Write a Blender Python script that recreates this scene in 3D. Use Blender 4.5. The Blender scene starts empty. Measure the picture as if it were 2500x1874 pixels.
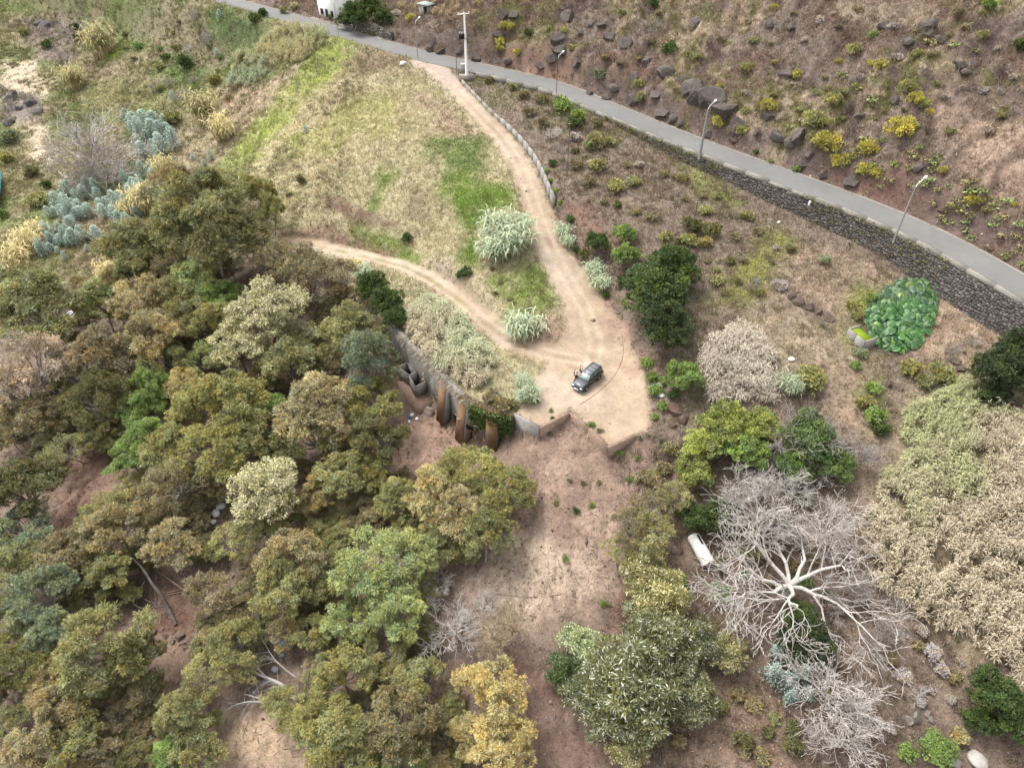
import bpy, math, random
import numpy as np
from mathutils import Vector, Matrix

SC = bpy.context.scene
COL = SC.collection
R = math.radians

# ------------------------------------------------------------------ camera, sky, sun, exposure
PITCH = R(42.0)
CAM_Z = 60.0
FPX = 1733.0                     # focal length in units of a 2500 px wide frame
cam_d = bpy.data.cameras.new('camera')
cam_d.sensor_width = 36.0
cam_d.lens = 36.0 * FPX / 2500.0
cam_d.clip_start = 0.5
cam_d.clip_end = 3000.0
cam = bpy.data.objects.new('camera', cam_d)
COL.objects.link(cam)
cam.location = (0, 0, CAM_Z)
cam.rotation_euler = (R(90) - PITCH, 0, 0)
SC.camera = cam

SUN_EL, SUN_AZ = R(62), R(-52)       # azimuth clockwise from +Y: soft light from the far left
world = bpy.data.worlds.new('World')
SC.world = world
world.use_nodes = True
wn = world.node_tree.nodes
wl = world.node_tree.links
wn.clear()
w_out = wn.new('ShaderNodeOutputWorld')
w_bg = wn.new('ShaderNodeBackground')
w_sky = wn.new('ShaderNodeTexSky')
w_sky.sky_type = 'NISHITA'
w_sky.sun_disc = False
w_sky.sun_elevation = SUN_EL
w_sky.sun_rotation = SUN_AZ
w_sky.dust_density = 3.0
w_sky.air_density = 1.0
w_hsv = wn.new('ShaderNodeHueSaturation')
w_hsv.inputs['Saturation'].default_value = 0.15     # thin overcast: the dome is nearly white
wl.new(w_sky.outputs[0], w_hsv.inputs['Color'])
wl.new(w_hsv.outputs[0], w_bg.inputs['Color'])
w_bg.inputs['Strength'].default_value = 0.15
wl.new(w_bg.outputs[0], w_out.inputs[0])

sun_d = bpy.data.lights.new('sun', 'SUN')
sun_d.energy = 1.3
sun_d.angle = R(22)
sun_d.color = (1.0, 0.96, 0.9)
sun = bpy.data.objects.new('sun', sun_d)
COL.objects.link(sun)
sdir = Vector((math.sin(SUN_AZ) * math.cos(SUN_EL), math.cos(SUN_AZ) * math.cos(SUN_EL), math.sin(SUN_EL)))
sun.rotation_euler = sdir.to_track_quat('Z', 'Y').to_euler()

SC.cycles.max_bounces = 5
SC.cycles.diffuse_bounces = 3
SC.view_settings.view_transform = 'Standard'
SC.view_settings.look = 'None'
SC.view_settings.gamma = 1.0
SC.view_settings.use_curve_mapping = False
SC.view_settings.exposure = 1.62

# ------------------------------------------------------------------ small helpers
rng = np.random.default_rng(7)
random.seed(7)

def ray(u, v):
    dx, dy = (u - 1250.0) / FPX, (937.0 - v) / FPX
    return np.array([dx, math.cos(PITCH) + math.sin(PITCH) * dy, -math.sin(PITCH) + math.cos(PITCH) * dy])

def at(u, v, z):
    """world point where the sight line through photo pixel (u,v) meets height z"""
    d = ray(u, v)
    t = (z - CAM_Z) / d[2]
    return np.array([d[0] * t, d[1] * t, z])

def proj(p):
    p = np.asarray(p, float)
    x, y, z = p[..., 0], p[..., 1], p[..., 2] - CAM_Z
    fwd = y * math.cos(PITCH) - z * math.sin(PITCH)
    up = y * math.sin(PITCH) + z * math.cos(PITCH)
    f = np.maximum(fwd, 0.1)
    return 1250 + FPX * x / f, 937 - FPX * up / f

def sstep(a, b, x):
    t = np.clip((x - a) / (b - a), 0, 1)
    return t * t * (3 - 2 * t)

_NT = np.random.default_rng(3).random((256, 256))
def vnoise(x, y, s=1.0):
    x = np.asarray(x, float) / s + 1000.37
    y = np.asarray(y, float) / s + 1000.71
    i, j = np.floor(x).astype(int), np.floor(y).astype(int)
    fx, fy = x - i, y - j
    fx, fy = fx * fx * (3 - 2 * fx), fy * fy * (3 - 2 * fy)
    g = lambda a, b: _NT[a % 256, b % 256]
    return (g(i, j) * (1 - fx) + g(i + 1, j) * fx) * (1 - fy) + (g(i, j + 1) * (1 - fx) + g(i + 1, j + 1) * fx) * fy

def fbm(x, y, s, n=4):
    a, t, w = 0.0, 0.0, 1.0
    for k in range(n):
        a = a + w * vnoise(x + 17.3 * k, y - 9.1 * k, s / 2 ** k)
        t += w
        w *= 0.5
    return a / t

def seg_dist(px, py, poly):
    """distance to a polyline, signed side (+ = right of travel), arc parameter in [0, n-1]"""
    best = np.full(px.shape, 1e9)
    side = np.zeros(px.shape)
    par = np.zeros(px.shape)
    for k in range(len(poly) - 1):
        ax, ay = poly[k][0], poly[k][1]
        bx, by = poly[k + 1][0], poly[k + 1][1]
        dx, dy = bx - ax, by - ay
        L2 = dx * dx + dy * dy
        t = np.clip(((px - ax) * dx + (py - ay) * dy) / L2, 0, 1)
        d = np.hypot(px - ax - t * dx, py - ay - t * dy)
        m = d < best
        best = np.where(m, d, best)
        side = np.where(m, np.sign((px - ax) * dy - (py - ay) * dx), side)
        par = np.where(m, k + t, par)
    return best, side, par

def in_poly(px, py, poly):
    c = np.zeros(px.shape, bool)
    n = len(poly)
    for k in range(n):
        x1, y1 = poly[k][0], poly[k][1]
        x2, y2 = poly[(k + 1) % n][0], poly[(k + 1) % n][1]
        if y1 == y2:
            continue
        hit = ((y1 > py) != (y2 > py)) & (px < (x2 - x1) * (py - y1) / (y2 - y1) + x1)
        c ^= hit
    return c

def poly_sd(px, py, poly):
    """signed distance, positive inside"""
    d, _, _ = seg_dist(px, py, list(poly) + [poly[0]])
    return np.where(in_poly(px, py, poly), d, -d)

def mesh_np(name, verts, tris, cols=None, smooth=False, attr='Col', quads=None):
    me = bpy.data.meshes.new(name)
    verts = np.asarray(verts, np.float32)
    tris = np.asarray(tris, np.int32).reshape(-1, 3)
    loops = tris.ravel()
    starts = np.arange(len(tris)) * 3
    totals = np.full(len(tris), 3)
    if quads is not None and len(quads):
        quads = np.asarray(quads, np.int32).reshape(-1, 4)
        starts = np.concatenate([starts, len(loops) + np.arange(len(quads)) * 4])
        totals = np.concatenate([totals, np.full(len(quads), 4)])
        loops = np.concatenate([loops, quads.ravel()])
    me.vertices.add(len(verts))
    me.vertices.foreach_set('co', verts.ravel())
    me.loops.add(len(loops))
    me.loops.foreach_set('vertex_index', loops.astype(np.int32))
    me.polygons.add(len(starts))
    me.polygons.foreach_set('loop_start', starts.astype(np.int32))
    try:
        me.polygons.foreach_set('loop_total', totals.astype(np.int32))
    except Exception:
        pass
    if smooth:
        me.polygons.foreach_set('use_smooth', np.ones(len(starts), bool))
    me.update(calc_edges=True)
    if cols is not None:
        cols = np.asarray(cols, np.float32)
        if cols.shape[1] == 3:
            cols = np.concatenate([cols, np.ones((len(cols), 1), np.float32)], 1)
        ca = me.color_attributes.new(attr, 'FLOAT_COLOR', 'POINT')
        ca.data.foreach_set('color', cols.ravel())
    return me

def link(name, me, mat=None, parent=None, loc=None, kind=None, label=None, cat=None, group=None):
    o = bpy.data.objects.new(name, me)
    COL.objects.link(o)
    if mat is not None and me is not None and not me.materials:
        me.materials.append(mat)
    if parent is not None:
        o.parent = parent
    if loc is not None:
        o.location = loc
    tag(o, label, cat, group, kind)
    return o

def tag(o, label=None, cat=None, group=None, kind=None):
    if label: o['label'] = label
    if cat: o['category'] = cat
    if group: o['group'] = group
    if kind: o['kind'] = kind
    return o

def empty(name, loc=(0, 0, 0), rz=0, label=None, cat=None, group=None):
    o = bpy.data.objects.new(name, None)
    COL.objects.link(o)
    o.location = loc
    o.rotation_euler = (0, 0, rz)
    return tag(o, label, cat, group)

def C(r, g, b):
    """sRGB 0-255 to linear"""
    f = lambda c: (c / 255 / 12.92) if c / 255 <= 0.04045 else ((c / 255 + 0.055) / 1.055) ** 2.4
    return (f(r), f(g), f(b))

# ------------------------------------------------------------------ materials
def new_mat(name):
    m = bpy.data.materials.new(name)
    m.use_nodes = True
    nt = m.node_tree
    nt.nodes.clear()
    out = nt.nodes.new('ShaderNodeOutputMaterial')
    return m, nt, out

def N(nt, t, **kw):
    n = nt.nodes.new(t)
    for k, v in kw.items():
        if k in n.inputs:
            n.inputs[k].default_value = v
        else:
            setattr(n, k, v)
    return n

def noise_ramp(nt, vec, scale, lo, hi, detail=4, rough=0.6):
    n = N(nt, 'ShaderNodeTexNoise')
    n.inputs['Scale'].default_value = scale
    n.inputs['Detail'].default_value = detail
    n.inputs['Roughness'].default_value = rough
    if vec is not None:
        nt.links.new(vec, n.inputs['Vector'])
    mr = N(nt, 'ShaderNodeMapRange')
    mr.inputs['From Min'].default_value = 0.25
    mr.inputs['From Max'].default_value = 0.75
    mr.inputs['To Min'].default_value = lo
    mr.inputs['To Max'].default_value = hi
    nt.links.new(n.outputs['Fac'], mr.inputs['Value'])
    return mr.outputs[0], n

def mul_col(nt, a, fac):
    v = N(nt, 'ShaderNodeVectorMath', operation='SCALE')
    nt.links.new(a, v.inputs[0])
    nt.links.new(fac, v.inputs['Scale'])
    return v.outputs[0]

def mat_surface(name, color=None, attr=None, objcol=False, scales=((0.6, 0.8, 1.2), (5, 0.75, 1.25)), rough=0.95, bump=0.3, bump_scale=6, bump_dist=0.1, spec=0.2, translucent=0.0, metallic=0.0, coords='Object'):
    """principled surface: base colour x procedural variation, with bump"""
    m, nt, out = new_mat(name)
    tc = N(nt, 'ShaderNodeTexCoord')
    vec = tc.outputs[coords]
    if coords == 'World':
        pass
    if attr:
        a = N(nt, 'ShaderNodeAttribute', attribute_name=attr)
        colr = a.outputs['Color']
    else:
        c = N(nt, 'ShaderNodeRGB')
        c.outputs[0].default_value = (*color, 1)
        colr = c.outputs[0]
    if objcol:
        oi = N(nt, 'ShaderNodeObjectInfo')
        mx = N(nt, 'ShaderNodeVectorMath', operation='MULTIPLY')
        nt.links.new(colr, mx.inputs[0])
        nt.links.new(oi.outputs['Color'], mx.inputs[1])
        colr = mx.outputs[0]
    for (s, lo, hi) in scales:
        f, _ = noise_ramp(nt, vec, s, lo, hi)
        colr = mul_col(nt, colr, f)
    p = N(nt, 'ShaderNodeBsdfPrincipled')
    p.inputs['Roughness'].default_value = rough
    p.inputs['Specular IOR Level'].default_value = spec
    p.inputs['Metallic'].default_value = metallic
    nt.links.new(colr, p.inputs['Base Color'])
    if bump:
        nn = N(nt, 'ShaderNodeTexNoise')
        nn.inputs['Scale'].default_value = bump_scale
        nn.inputs['Detail'].default_value = 5
        nt.links.new(vec, nn.inputs['Vector'])
        b = N(nt, 'ShaderNodeBump')
        b.inputs['Strength'].default_value = bump
        b.inputs['Distance'].default_value = bump_dist
        nt.links.new(nn.outputs['Fac'], b.inputs['Height'])
        nt.links.new(b.outputs[0], p.inputs['Normal'])
    sh = p.outputs[0]
    if translucent:
        tr = N(nt, 'ShaderNodeBsdfTranslucent')
        nt.links.new(colr, tr.inputs['Color'])
        ms = N(nt, 'ShaderNodeMixShader')
        ms.inputs[0].default_value = translucent
        nt.links.new(sh, ms.inputs[1])
        nt.links.new(tr.outputs[0], ms.inputs[2])
        sh = ms.outputs[0]
    nt.links.new(sh, out.inputs['Surface'])
    return m

def mat_leaf(name, translucent=0.25, spec=0.15, rough=0.7):
    """leaf: vertex colour x object tint"""
    return mat_surface(name, attr='Col', objcol=True, scales=(), rough=rough, bump=0, spec=spec, translucent=translucent)
# ------------------------------------------------------------------ terrain heights
ROAD_Z = 10.5
ROAD_PX = [(2760, 858), (2500, 703), (2182, 536), (1708, 357), (1500, 272), (1358, 214), (1250, 186), (1140, 161), (1020, 134), (830, 80), (700, 42), (560, 4)]
ROAD = [at(u, v, ROAD_Z)[:2] for u, v in ROAD_PX]
# straighten a little and extend both ends
_d = ROAD[-1] - ROAD[-2]
ROAD.append(ROAD[-1] + _d / np.linalg.norm(_d) * 120)
_d = ROAD[0] - ROAD[1]
ROAD.insert(0, ROAD[0] + _d / np.linalg.norm(_d) * 60)
ROAD_HW = 2.65

def smooth_line(pts, n=6):
    """Catmull-Rom through the points"""
    pts = [np.asarray(p, float) for p in pts]
    out = []
    for k in range(len(pts) - 1):
        p0, p1, p2, p3 = pts[max(k - 1, 0)], pts[k], pts[k + 1], pts[min(k + 2, len(pts) - 1)]
        for t in np.linspace(0, 1, n, endpoint=False):
            out.append(0.5 * (2 * p1 + (p2 - p0) * t + (2 * p0 - 5 * p1 + 4 * p2 - p3) * t * t + (3 * p1 - p0 - 3 * p2 + p3) * t ** 3))
    out.append(pts[-1])
    return out

ROAD = smooth_line(ROAD, 5)

DIRT_PX = [(1030, 150, 10.4), (1068, 175, 10.1), (1110, 218, 9.4), (1165, 275, 8.5), (1222, 335, 7.4), (1268, 400, 6.3), (1297, 475, 5.1), (1325, 560, 3.7), (1368, 650, 2.3), (1425, 745, 1.1), (1455, 830, 0.4), (1440, 930, 0.0)]
DIRT_W = [2.9, 2.6, 2.1, 2.0, 2.1, 2.2, 2.3, 2.5, 2.8, 3.1, 4.0, 4.5]
DIRT = [at(u, v, z) for u, v, z in DIRT_PX]
TRACK_PX = [(1420, 880, 0.1), (1330, 862, -0.1), (1250, 835, -0.3), (1180, 785, -0.6), (1115, 725, -0.9), (1050, 682, -1.2), (985, 650, -1.5), (915, 632, -1.8), (850, 618, -2.1), (780, 602, -2.4), (700, 596, -2.8), (640, 620, -3.4), (590, 655, -4.2), (540, 690, -5.0)]
TRACK_W = [3.2, 2.3, 2.2, 1.9, 1.8, 1.7, 1.6, 1.6, 1.7, 1.9, 2.2, 2.0, 1.8, 1.6]
TRACK = [at(u, v, z) for u, v, z in TRACK_PX]

WALL_PX = [(-900, 700, -9), (0, 690, -9), (500, 660, -5), (700, 660, -4), (830, 690, -3), (900, 745, -1.8), (955, 790, -1.2), (998, 835, -0.9), (1052, 888, -0.8), (1098, 932, -0.8), (1141, 976, -0.8), (1195, 1000, -0.8), (1253, 1010, -0.6), (1317, 1044, -0.5), (1392, 1006, -0.3), (1440, 1046, -0.4), (1484, 1092, -0.5), (1550, 1062, -0.4), (1625, 1050, -0.5), (1800, 1150, -0.5), (2200, 1350, -1), (2600, 1500, -2), (4000, 1900, -2)]
WALL = [at(u, v, z) for u, v, z in WALL_PX]
WALL_SOFT = [14, 14, 9, 6, 4, 2.0, 0.6, 0.25, 0.25, 0.25, 0.25, 0.25, 0.25, 0.2, 0.2, 0.2, 0.2, 0.25, 2, 6, 8, 8, 8]

UP = [  # photo pixel and height of ground above the walls
    (1060, 165, 10.1), (960, 158, 9.8), (1000, 150, 10.2), (860, 112, 9.8), (750, 75, 9.6), (650, 48, 9.2), (560, 20, 9.0),
    (1090, 250, 8.7), (1140, 320, 7.4), (1190, 400, 6.1), (1215, 480, 5.0), (1235, 560, 4.0), (1275, 650, 2.5), (1330, 740, 1.3), (1360, 800, 0.6),
    (1170, 480, 4.9), (1130, 400, 6.2), (1085, 330, 7.2), (1020, 250, 8.4), (930, 200, 8.0), (900, 260, 6.2), (820, 170, 7.6), (780, 130, 8.6),
    (700, 300, 1.8), (850, 350, 3.6), (950, 400, 4.0), (1050, 450, 4.4), (1000, 500, 2.6), (920, 480, 1.5), (850, 470, 0.9), (760, 440, 0.3),
    (650, 440, -1.6), (560, 380, -2.6), (600, 300, -0.5), (720, 210, 4.8), (640, 230, 1.8), (1100, 560, 1.2), (1150, 620, 1.3), (1180, 700, 1.0), (1230, 740, 0.9), (1080, 620, 0.2),
    (860, 545, -0.9), (930, 575, -1.0), (1000, 600, -0.9), (780, 540, -1.3), (700, 540, -2.2), (640, 540, -3.0), (1210, 800, 0.0),
    (480, 340, -6), (400, 420, -8), (280, 500, -9.5), (150, 560, -10.5), (0, 600, -12), (-200, 650, -12), (560, 440, -3.5), (480, 480, -6), (300, 560, -9),
    (420, 260, -5), (300, 160, -4.5), (200, 70, -4), (100, 30, -4), (0, 100, -7), (500, 170, -0.5), (600, 110, 4.5), (600, 70, 7), (470, 60, 4.5), (360, 20, 2.5),
    (100, 250, -10), (0, 250, -11), (50, 350, -12), (-100, 420, -13), (-300, 300, -12), (-200, 0, -6), (250, 0, 0),
    (300, 620, -8), (450, 640, -5.5), (580, 660, -4), (700, 650, -3.5), (800, 660, -2.9), (860, 680, -2.5), (920, 700, -1.7), (980, 740, -1.2), (1060, 800, -0.8), (1120, 860, -0.6), (1180, 910, -0.5), (1240, 950, -0.4),
    (1320, 980, -0.2), (1300, 920, 0), (1400, 950, 0), (1500, 1000, -0.2), (1500, 900, 0.1), (1560, 960, 0.1), (1520, 1040, -0.3), (1550, 850, 0.6), (1590, 1040, -0.2),
    (1590, 790, 2.0), (1600, 880, 1.6), (1520, 680, 3.2), (1480, 600, 4.4), (1650, 980, 0.6), (1440, 520, 6.0), (1400, 440, 7.4), (1370, 350, 8.4), (1310, 280, 9.3), (1250, 220, 9.6), (1180, 190, 10.0),
    (1560, 430, 7.9), (1640, 470, 7.6), (1500, 480, 7.2), (1560, 560, 6.2), (1700, 560, 6.9), (1800, 690, 5.6), (1900, 760, 4.6), (1900, 600, 6.6), (2000, 600, 6.7), (2100, 660, 6.4), (2050, 800, 4.4), (2180, 760, 4.9), (2280, 730, 5.8),
    (2250, 840, 4.4), (2400, 800, 5.9), (2480, 860, 5.7), (2700, 950, 5.6), (1800, 900, 2.4), (1750, 1000, 0.8), (2000, 950, 2.2), (2140, 1020, 1.8), (2300, 950, 3), (2450, 1000, 3.4), (2300, 1100, 1.8), (2450, 1200, 1.4),
    (2200, 1200, 0.5), (2300, 1350, -1), (2480, 1400, -1), (2700, 1300, 0.5), (2100, 1400, -2), (2000, 1200, -0.8), (1900, 1100, 0), (1700, 700, 4.6), (1680, 800, 3.0), (1800, 800, 4.0), (2600, 1600, -3.5), (1850, 1300, -2)]
LOW = [
    (700, 800, -7.4), (500, 800, -8), (300, 900, -10), (100, 1000, -11.5), (250, 1150, -11), (985, 1000, -7.2), (1000, 1100, -8.2), (1080, 1030, -7.1), (1130, 1060, -7.0), (900, 900, -7.6), (800, 1100, -8.8), (600, 1250, -10),
    (450, 1480, -11), (450, 1600, -11.2), (650, 1750, -11), (100, 1500, -12.5), (0, 1800, -12), (300, 1820, -11.8), (900, 1500, -10), (1200, 1420, -7.2), (1230, 1300, -6.4), (1195, 1100, -6.6), (1225, 1100, -5.2), (1262, 1070, -3.4), (1275, 1180, -4.6), (1300, 1100, -2.9),
    (1320, 1075, -2.5), (1350, 1060, -1.9), (1392, 1018, -0.9), (1440, 1070, -1.4), (1484, 1118, -2.1), (1520, 1100, -1.6), (1550, 1078, -0.9), (1350, 1200, -3.9), (1500, 1200, -3.4), (1620, 1130, -1.6), (1430, 1350, -5.2), (1550, 1350, -4.8), (1430, 1500, -7),
    (1300, 1620, -8.5), (1400, 1800, -9.3), (1100, 1850, -10.4), (1600, 1500, -6.3), (1700, 1350, -4), (1650, 1250, -3), (1750, 1850, -8.2), (1900, 1750, -6.8), (1750, 1600, -6.3), (1950, 1450, -4.2), (1850, 1250, -2.2), (2100, 1600, -4.8), (2250, 1750, -6),
    (2480, 1850, -7), (2350, 1550, -3.5), (2500, 1500, -2.5), (2800, 1700, -4), (2000, 1200, -0.8), (2200, 1350, -1.2), (0, 700, -10), (150, 680, -9.2), (300, 680, -8.2), (450, 680, -6), (580, 690, -5), (800, 800, -7), (850, 740, -5),
    (-300, 1000, -12), (-200, 1500, -13), (-200, 2100, -12), (800, 2200, -11), (1600, 2200, -9.5), (2600, 2200, -8), (2900, 1400, -1), (0, 850, -11), (500, 1000, -9.5), (700, 1450, -10.5)]

def rbf_fit(pts):
    P = np.array([at(*p) for p in pts])
    xy = P[:, :2] / 20.0
    r = np.hypot(xy[:, None, 0] - xy[None, :, 0], xy[:, None, 1] - xy[None, :, 1])
    K = np.where(r > 0, r * r * np.log(r + 1e-12), 0) + np.eye(len(P)) * 0.012
    n = len(P)
    A = np.zeros((n + 3, n + 3))
    A[:n, :n] = K
    A[:n, n] = 1
    A[:n, n + 1:] = xy
    A[n, :n] = 1
    A[n + 1:, :n] = xy.T
    b = np.concatenate([P[:, 2], np.zeros(3)])
    w = np.linalg.solve(A, b)
    lo, hi = P[:, :2].min(0), P[:, :2].max(0)
    def ev(x, y):
        x = np.clip(np.asarray(x, float), lo[0] - 10, hi[0] + 10)
        y = np.clip(np.asarray(y, float), lo[1] - 10, hi[1] + 10)
        sh = x.shape
        x, y = x.ravel() / 20, y.ravel() / 20
        o = w[n] + w[n + 1] * x + w[n + 2] * y
        for k in range(n):
            r2 = (x - xy[k, 0]) ** 2 + (y - xy[k, 1]) ** 2
            o += w[k] * 0.5 * r2 * np.log(r2 + 1e-12)
        return o.reshape(sh)
    return ev

T_UP, T_LOW = rbf_fit(UP), rbf_fit(LOW)
LOWPOLY = [(w[0], w[1]) for w in WALL] + [(400, -300), (-400, -300)]

SCARPS = [[at(*p)[:2] for p in ((785, 472, 0.4), (840, 488, 0.3), (900, 522, 0.1), (980, 552, -0.1), (1040, 560, 0.3))], [at(*p)[:2] for p in ((640, 545, -2.6), (720, 562, -2.1), (800, 575, -1.6), (880, 600, -1.4), (960, 628, -1.2))]]

def corridor(x, y, z, line, widths, soft_l, soft_r):
    """flatten the ground along a line that carries its own heights"""
    d, s, t = seg_dist(x, y, line)
    tt = np.arange(len(line))
    hz = np.interp(t, tt, [p[2] for p in line])
    hw = np.interp(t, tt, widths)
    sl = np.interp(t, tt, soft_l)
    sr = np.interp(t, tt, soft_r)
    soft = np.where(s > 0, sr, sl)
    w = 1 - sstep(0, 1, (d - hw) / soft)
    return z * (1 - w) + hz * w, d, s, t, hw

def terrain(x, y, detail=True):
    x = np.asarray(x, float); y = np.asarray(y, float)
    shp = x.shape
    x = np.atleast_1d(x).ravel(); y = np.atleast_1d(y).ravel()
    zu, zl = T_UP(x, y), T_LOW(x, y)
    d, _, t = seg_dist(x, y, WALL)
    low = in_poly(x, y, LOWPOLY)
    sd = np.where(low, d, -d)
    soft = np.interp(t, np.arange(len(WALL)), WALL_SOFT)
    w = sstep(-0.15, 1, sd / soft)
    if detail:
        rough = 0.5 * (fbm(x, y, 7, 4) - 0.5) + 0.25 * (fbm(x + 50, y, 1.6, 3) - 0.5)
        zu = zu + rough * 0.9
        zl = zl + rough * 1.3
        rill = np.abs(fbm(x * 1.5 + 0.4 * fbm(x, y, 3, 2) * 4, y * 0.45, 2.6, 3) - 0.5)
        zl = zl - 0.9 * np.maximum(0.09 - rill, 0) / 0.09 * 0.45
    z = zu * (1 - w) + zl * w
    if detail:      # eroded earth scarp across the grassy mound
        for line in SCARPS:
            d_, s_, t_ = seg_dist(x, y, line)
            ds_ = d_ * s_ + 0.9 * (fbm(x, y, 1.6, 3) - 0.5)
            fade = np.exp(-(d_ / 4.5) ** 2) * sstep(0, 0.6, t_) * sstep(len(line) - 1, len(line) - 1.6, t_)
            z = z + 0.75 * fade * np.tanh(ds_ / 0.25)
    z, dd, ds, dt, dhw = corridor(x, y, z, DIRT, DIRT_W, [1, 1, 1.0, 1.0, 1.2, 1.2, 1.4, 1.4, 1.5, 2, 3, 3], [1.0, .6, .35, .35, .35, .35, .4, .8, 1.2, 1.6, 2.5, 3])
    d2 = z
    z, td, ts, tt, thw = corridor(x, y, z, TRACK, TRACK_W, [3, 1.5, 1.4, 1.2, 1.2, 1.2, 1.2, 1.2, 1.2, 1.2, 1.3, 1.5, 2, 2], [3, 1.5, 1.2, 1.0, 1.0, .9, .9, .8, .8, .8, .8, 1, 1.5, 2])
    # hillside above the asphalt
    rd, rs, rt = seg_dist(x, y, ROAD)
    dd2 = rd * rs          # + on the uphill side (right of travel is computed below)
    dd2 = dd2 * ROAD_SIDE
    e = dd2 - ROAD_HW
    run = np.maximum(e, 0)
    hm_ = np.interp(rt, [0, RT_HOUSE - 9, RT_HOUSE - 3, len(ROAD)], [1.0, 1.0, 0.16, 0.16])     # the slope eases off by the house
    hill = ROAD_Z + hm_ * (2.6 * sstep(0.5, 4.0, run) + 0.62 * np.maximum(run - 1.0, 0))
    if detail:
        hill = hill + hm_ * sstep(0.6, 5, run) * (3.2 * (fbm(x, y, 11, 4) - 0.5) + 1.3 * (fbm(x - 30, y, 2.6, 3) - 0.5))
        # short rock steps
        hill = hill + hm_ * sstep(1, 6, run) * 1.2 * (sstep(0.5, 0.62, fbm(x * 0.8 + y * 0.6, (y * 0.8 - x * 0.6) * 2.2, 9, 3)) - 0.5)
    # grassy shoulder instead of a wall west of the junction
    sh = np.interp(rt, [0, RT_JUNC, RT_JUNC + 2, RT_HOUSE, len(ROAD)], [0.01, 0.01, 2.5, 5.0, 13.0])
    wsh = 1 - sstep(0, 1, (-dd2 - ROAD_HW) / sh)
    z = np.where(dd2 < 0, z * (1 - wsh) + (ROAD_Z - 0.1) * wsh, z)
    z = np.where(e > 0, hill, z)
    z = np.where(np.abs(dd2) <= ROAD_HW + 0.2, ROAD_Z - 0.06, z)
    return z.reshape(shp)

_p = at(770, 62, ROAD_Z); _, _, _t = seg_dist(np.array([_p[0]]), np.array([_p[1]]), ROAD); RT_HOUSE = float(_t[0])
_p = at(1160, 170, ROAD_Z); _, _, _t = seg_dist(np.array([_p[0]]), np.array([_p[1]]), ROAD); RT_JUNC = float(_t[0])
# which side of ROAD (ordered right to left) is uphill
_c = at(1708, 357, ROAD_Z)
ROAD_SIDE = 1.0
_, _s, _ = seg_dist(np.array([_c[0] + 10]), np.array([_c[1] + 10]), ROAD)
ROAD_SIDE = float(_s[0])

# ------------------------------------------------------------------ terrain grid
def axis(segments):
    out = [segments[0][0]]
    for a, b, s in segments:
        n = max(1, int(round((b - a) / s)))
        out += list(np.linspace(a, b, n + 1)[1:])
    return np.array(out)
GX = axis([(-900, -300, 60), (-300, -190, 8), (-190, -62, 0.9), (-62, 74, 0.36), (74, 130, 1.2), (130, 300, 10), (300, 900, 60)])
GY = axis([(-300, 0, 25), (0, 16, 2), (16, 128, 0.36), (128, 200, 0.7), (200, 300, 1.8), (300, 500, 12), (500, 1400, 75)])
NX, NY = len(GX), len(GY)
XX, YY = np.meshgrid(GX, GY)
ZZ = terrain(XX, YY)

def bilin(F, x, y):
    x = np.asarray(x, float); y = np.asarray(y, float)
    i = np.clip(np.searchsorted(GX, x) - 1, 0, NX - 2)
    j = np.clip(np.searchsorted(GY, y) - 1, 0, NY - 2)
    fx = np.clip((x - GX[i]) / (GX[i + 1] - GX[i]), 0, 1)
    fy = np.clip((y - GY[j]) / (GY[j + 1] - GY[j]), 0, 1)
    if F.ndim == 3:
        fx, fy = fx[..., None], fy[..., None]
    return (F[j, i] * (1 - fx) + F[j, i + 1] * fx) * (1 - fy) + (F[j + 1, i] * (1 - fx) + F[j + 1, i + 1] * fx) * fy

def hz(x, y):
    return float(bilin(ZZ, np.array([x]), np.array([y]))[0])

_TS = np.concatenate([np.arange(25, 140, 0.12), np.arange(140, 420, 0.4)])
def G(u, v, h=0.0):
    """first point on the sight line through (u,v) that lies h above the ground; returns point ON the ground below it"""
    d = ray(u, v)
    ts = _TS
    x, y, z = d[0] * ts, d[1] * ts, CAM_Z + d[2] * ts
    g = bilin(ZZ, x, y) + h - z
    k = np.argmax(g > 0)
    if g[k] <= 0:
        k = len(ts) - 1
    if k > 0:
        f = g[k - 1] / (g[k - 1] - g[k])
        t = ts[k - 1] + f * (ts[k] - ts[k - 1])
    else:
        t = ts[k]
    px, py = d[0] * t, d[1] * t
    return Vector((px, py, hz(px, py)))

def GP(pts, h=0.0):
    return [tuple(G(u, v, h)[:2]) for u, v in pts]

def pxm(u, v, h=0.0):
    """photo pixels per metre at that ground point"""
    p = G(u, v, h)
    fwd = p.y * math.cos(PITCH) - (p.z + h - CAM_Z) * math.sin(PITCH)
    return FPX / fwd
# ------------------------------------------------------------------ ground colours (real albedo, painted in world space)
KA = 0.44
def A(r, g, b):
    return np.array(C(r, g, b)) * KA

rdist, rside, rpar = seg_dist(XX, YY, ROAD)
RE = rdist * rside * ROAD_SIDE - ROAD_HW            # >0 uphill of the asphalt
LOWM = in_poly(XX, YY, LOWPOLY)
n1, n2, n3 = fbm(XX, YY, 9, 4), fbm(XX + 91, YY - 40, 3.2, 4), fbm(XX - 33, YY + 70, 1.1, 3)
n4 = fbm(XX + 300, YY + 10, 16, 4)

def lerp(a, b, w):
    return a * (1 - w[..., None]) + np.asarray(b) * w[..., None]

GC = np.ones(XX.shape + (3,)) * A(192, 180, 138)        # ground colour
TC = np.ones(XX.shape + (3,)) * A(205, 196, 146)        # tuft colour
TD = np.full(XX.shape, 9.0)                             # tufts per square metre
TH = np.full(XX.shape, 0.36)                            # tuft height
LEAFY = np.zeros(XX.shape)                              # 0 = blades, 1 = broad leaf scrub
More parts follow.
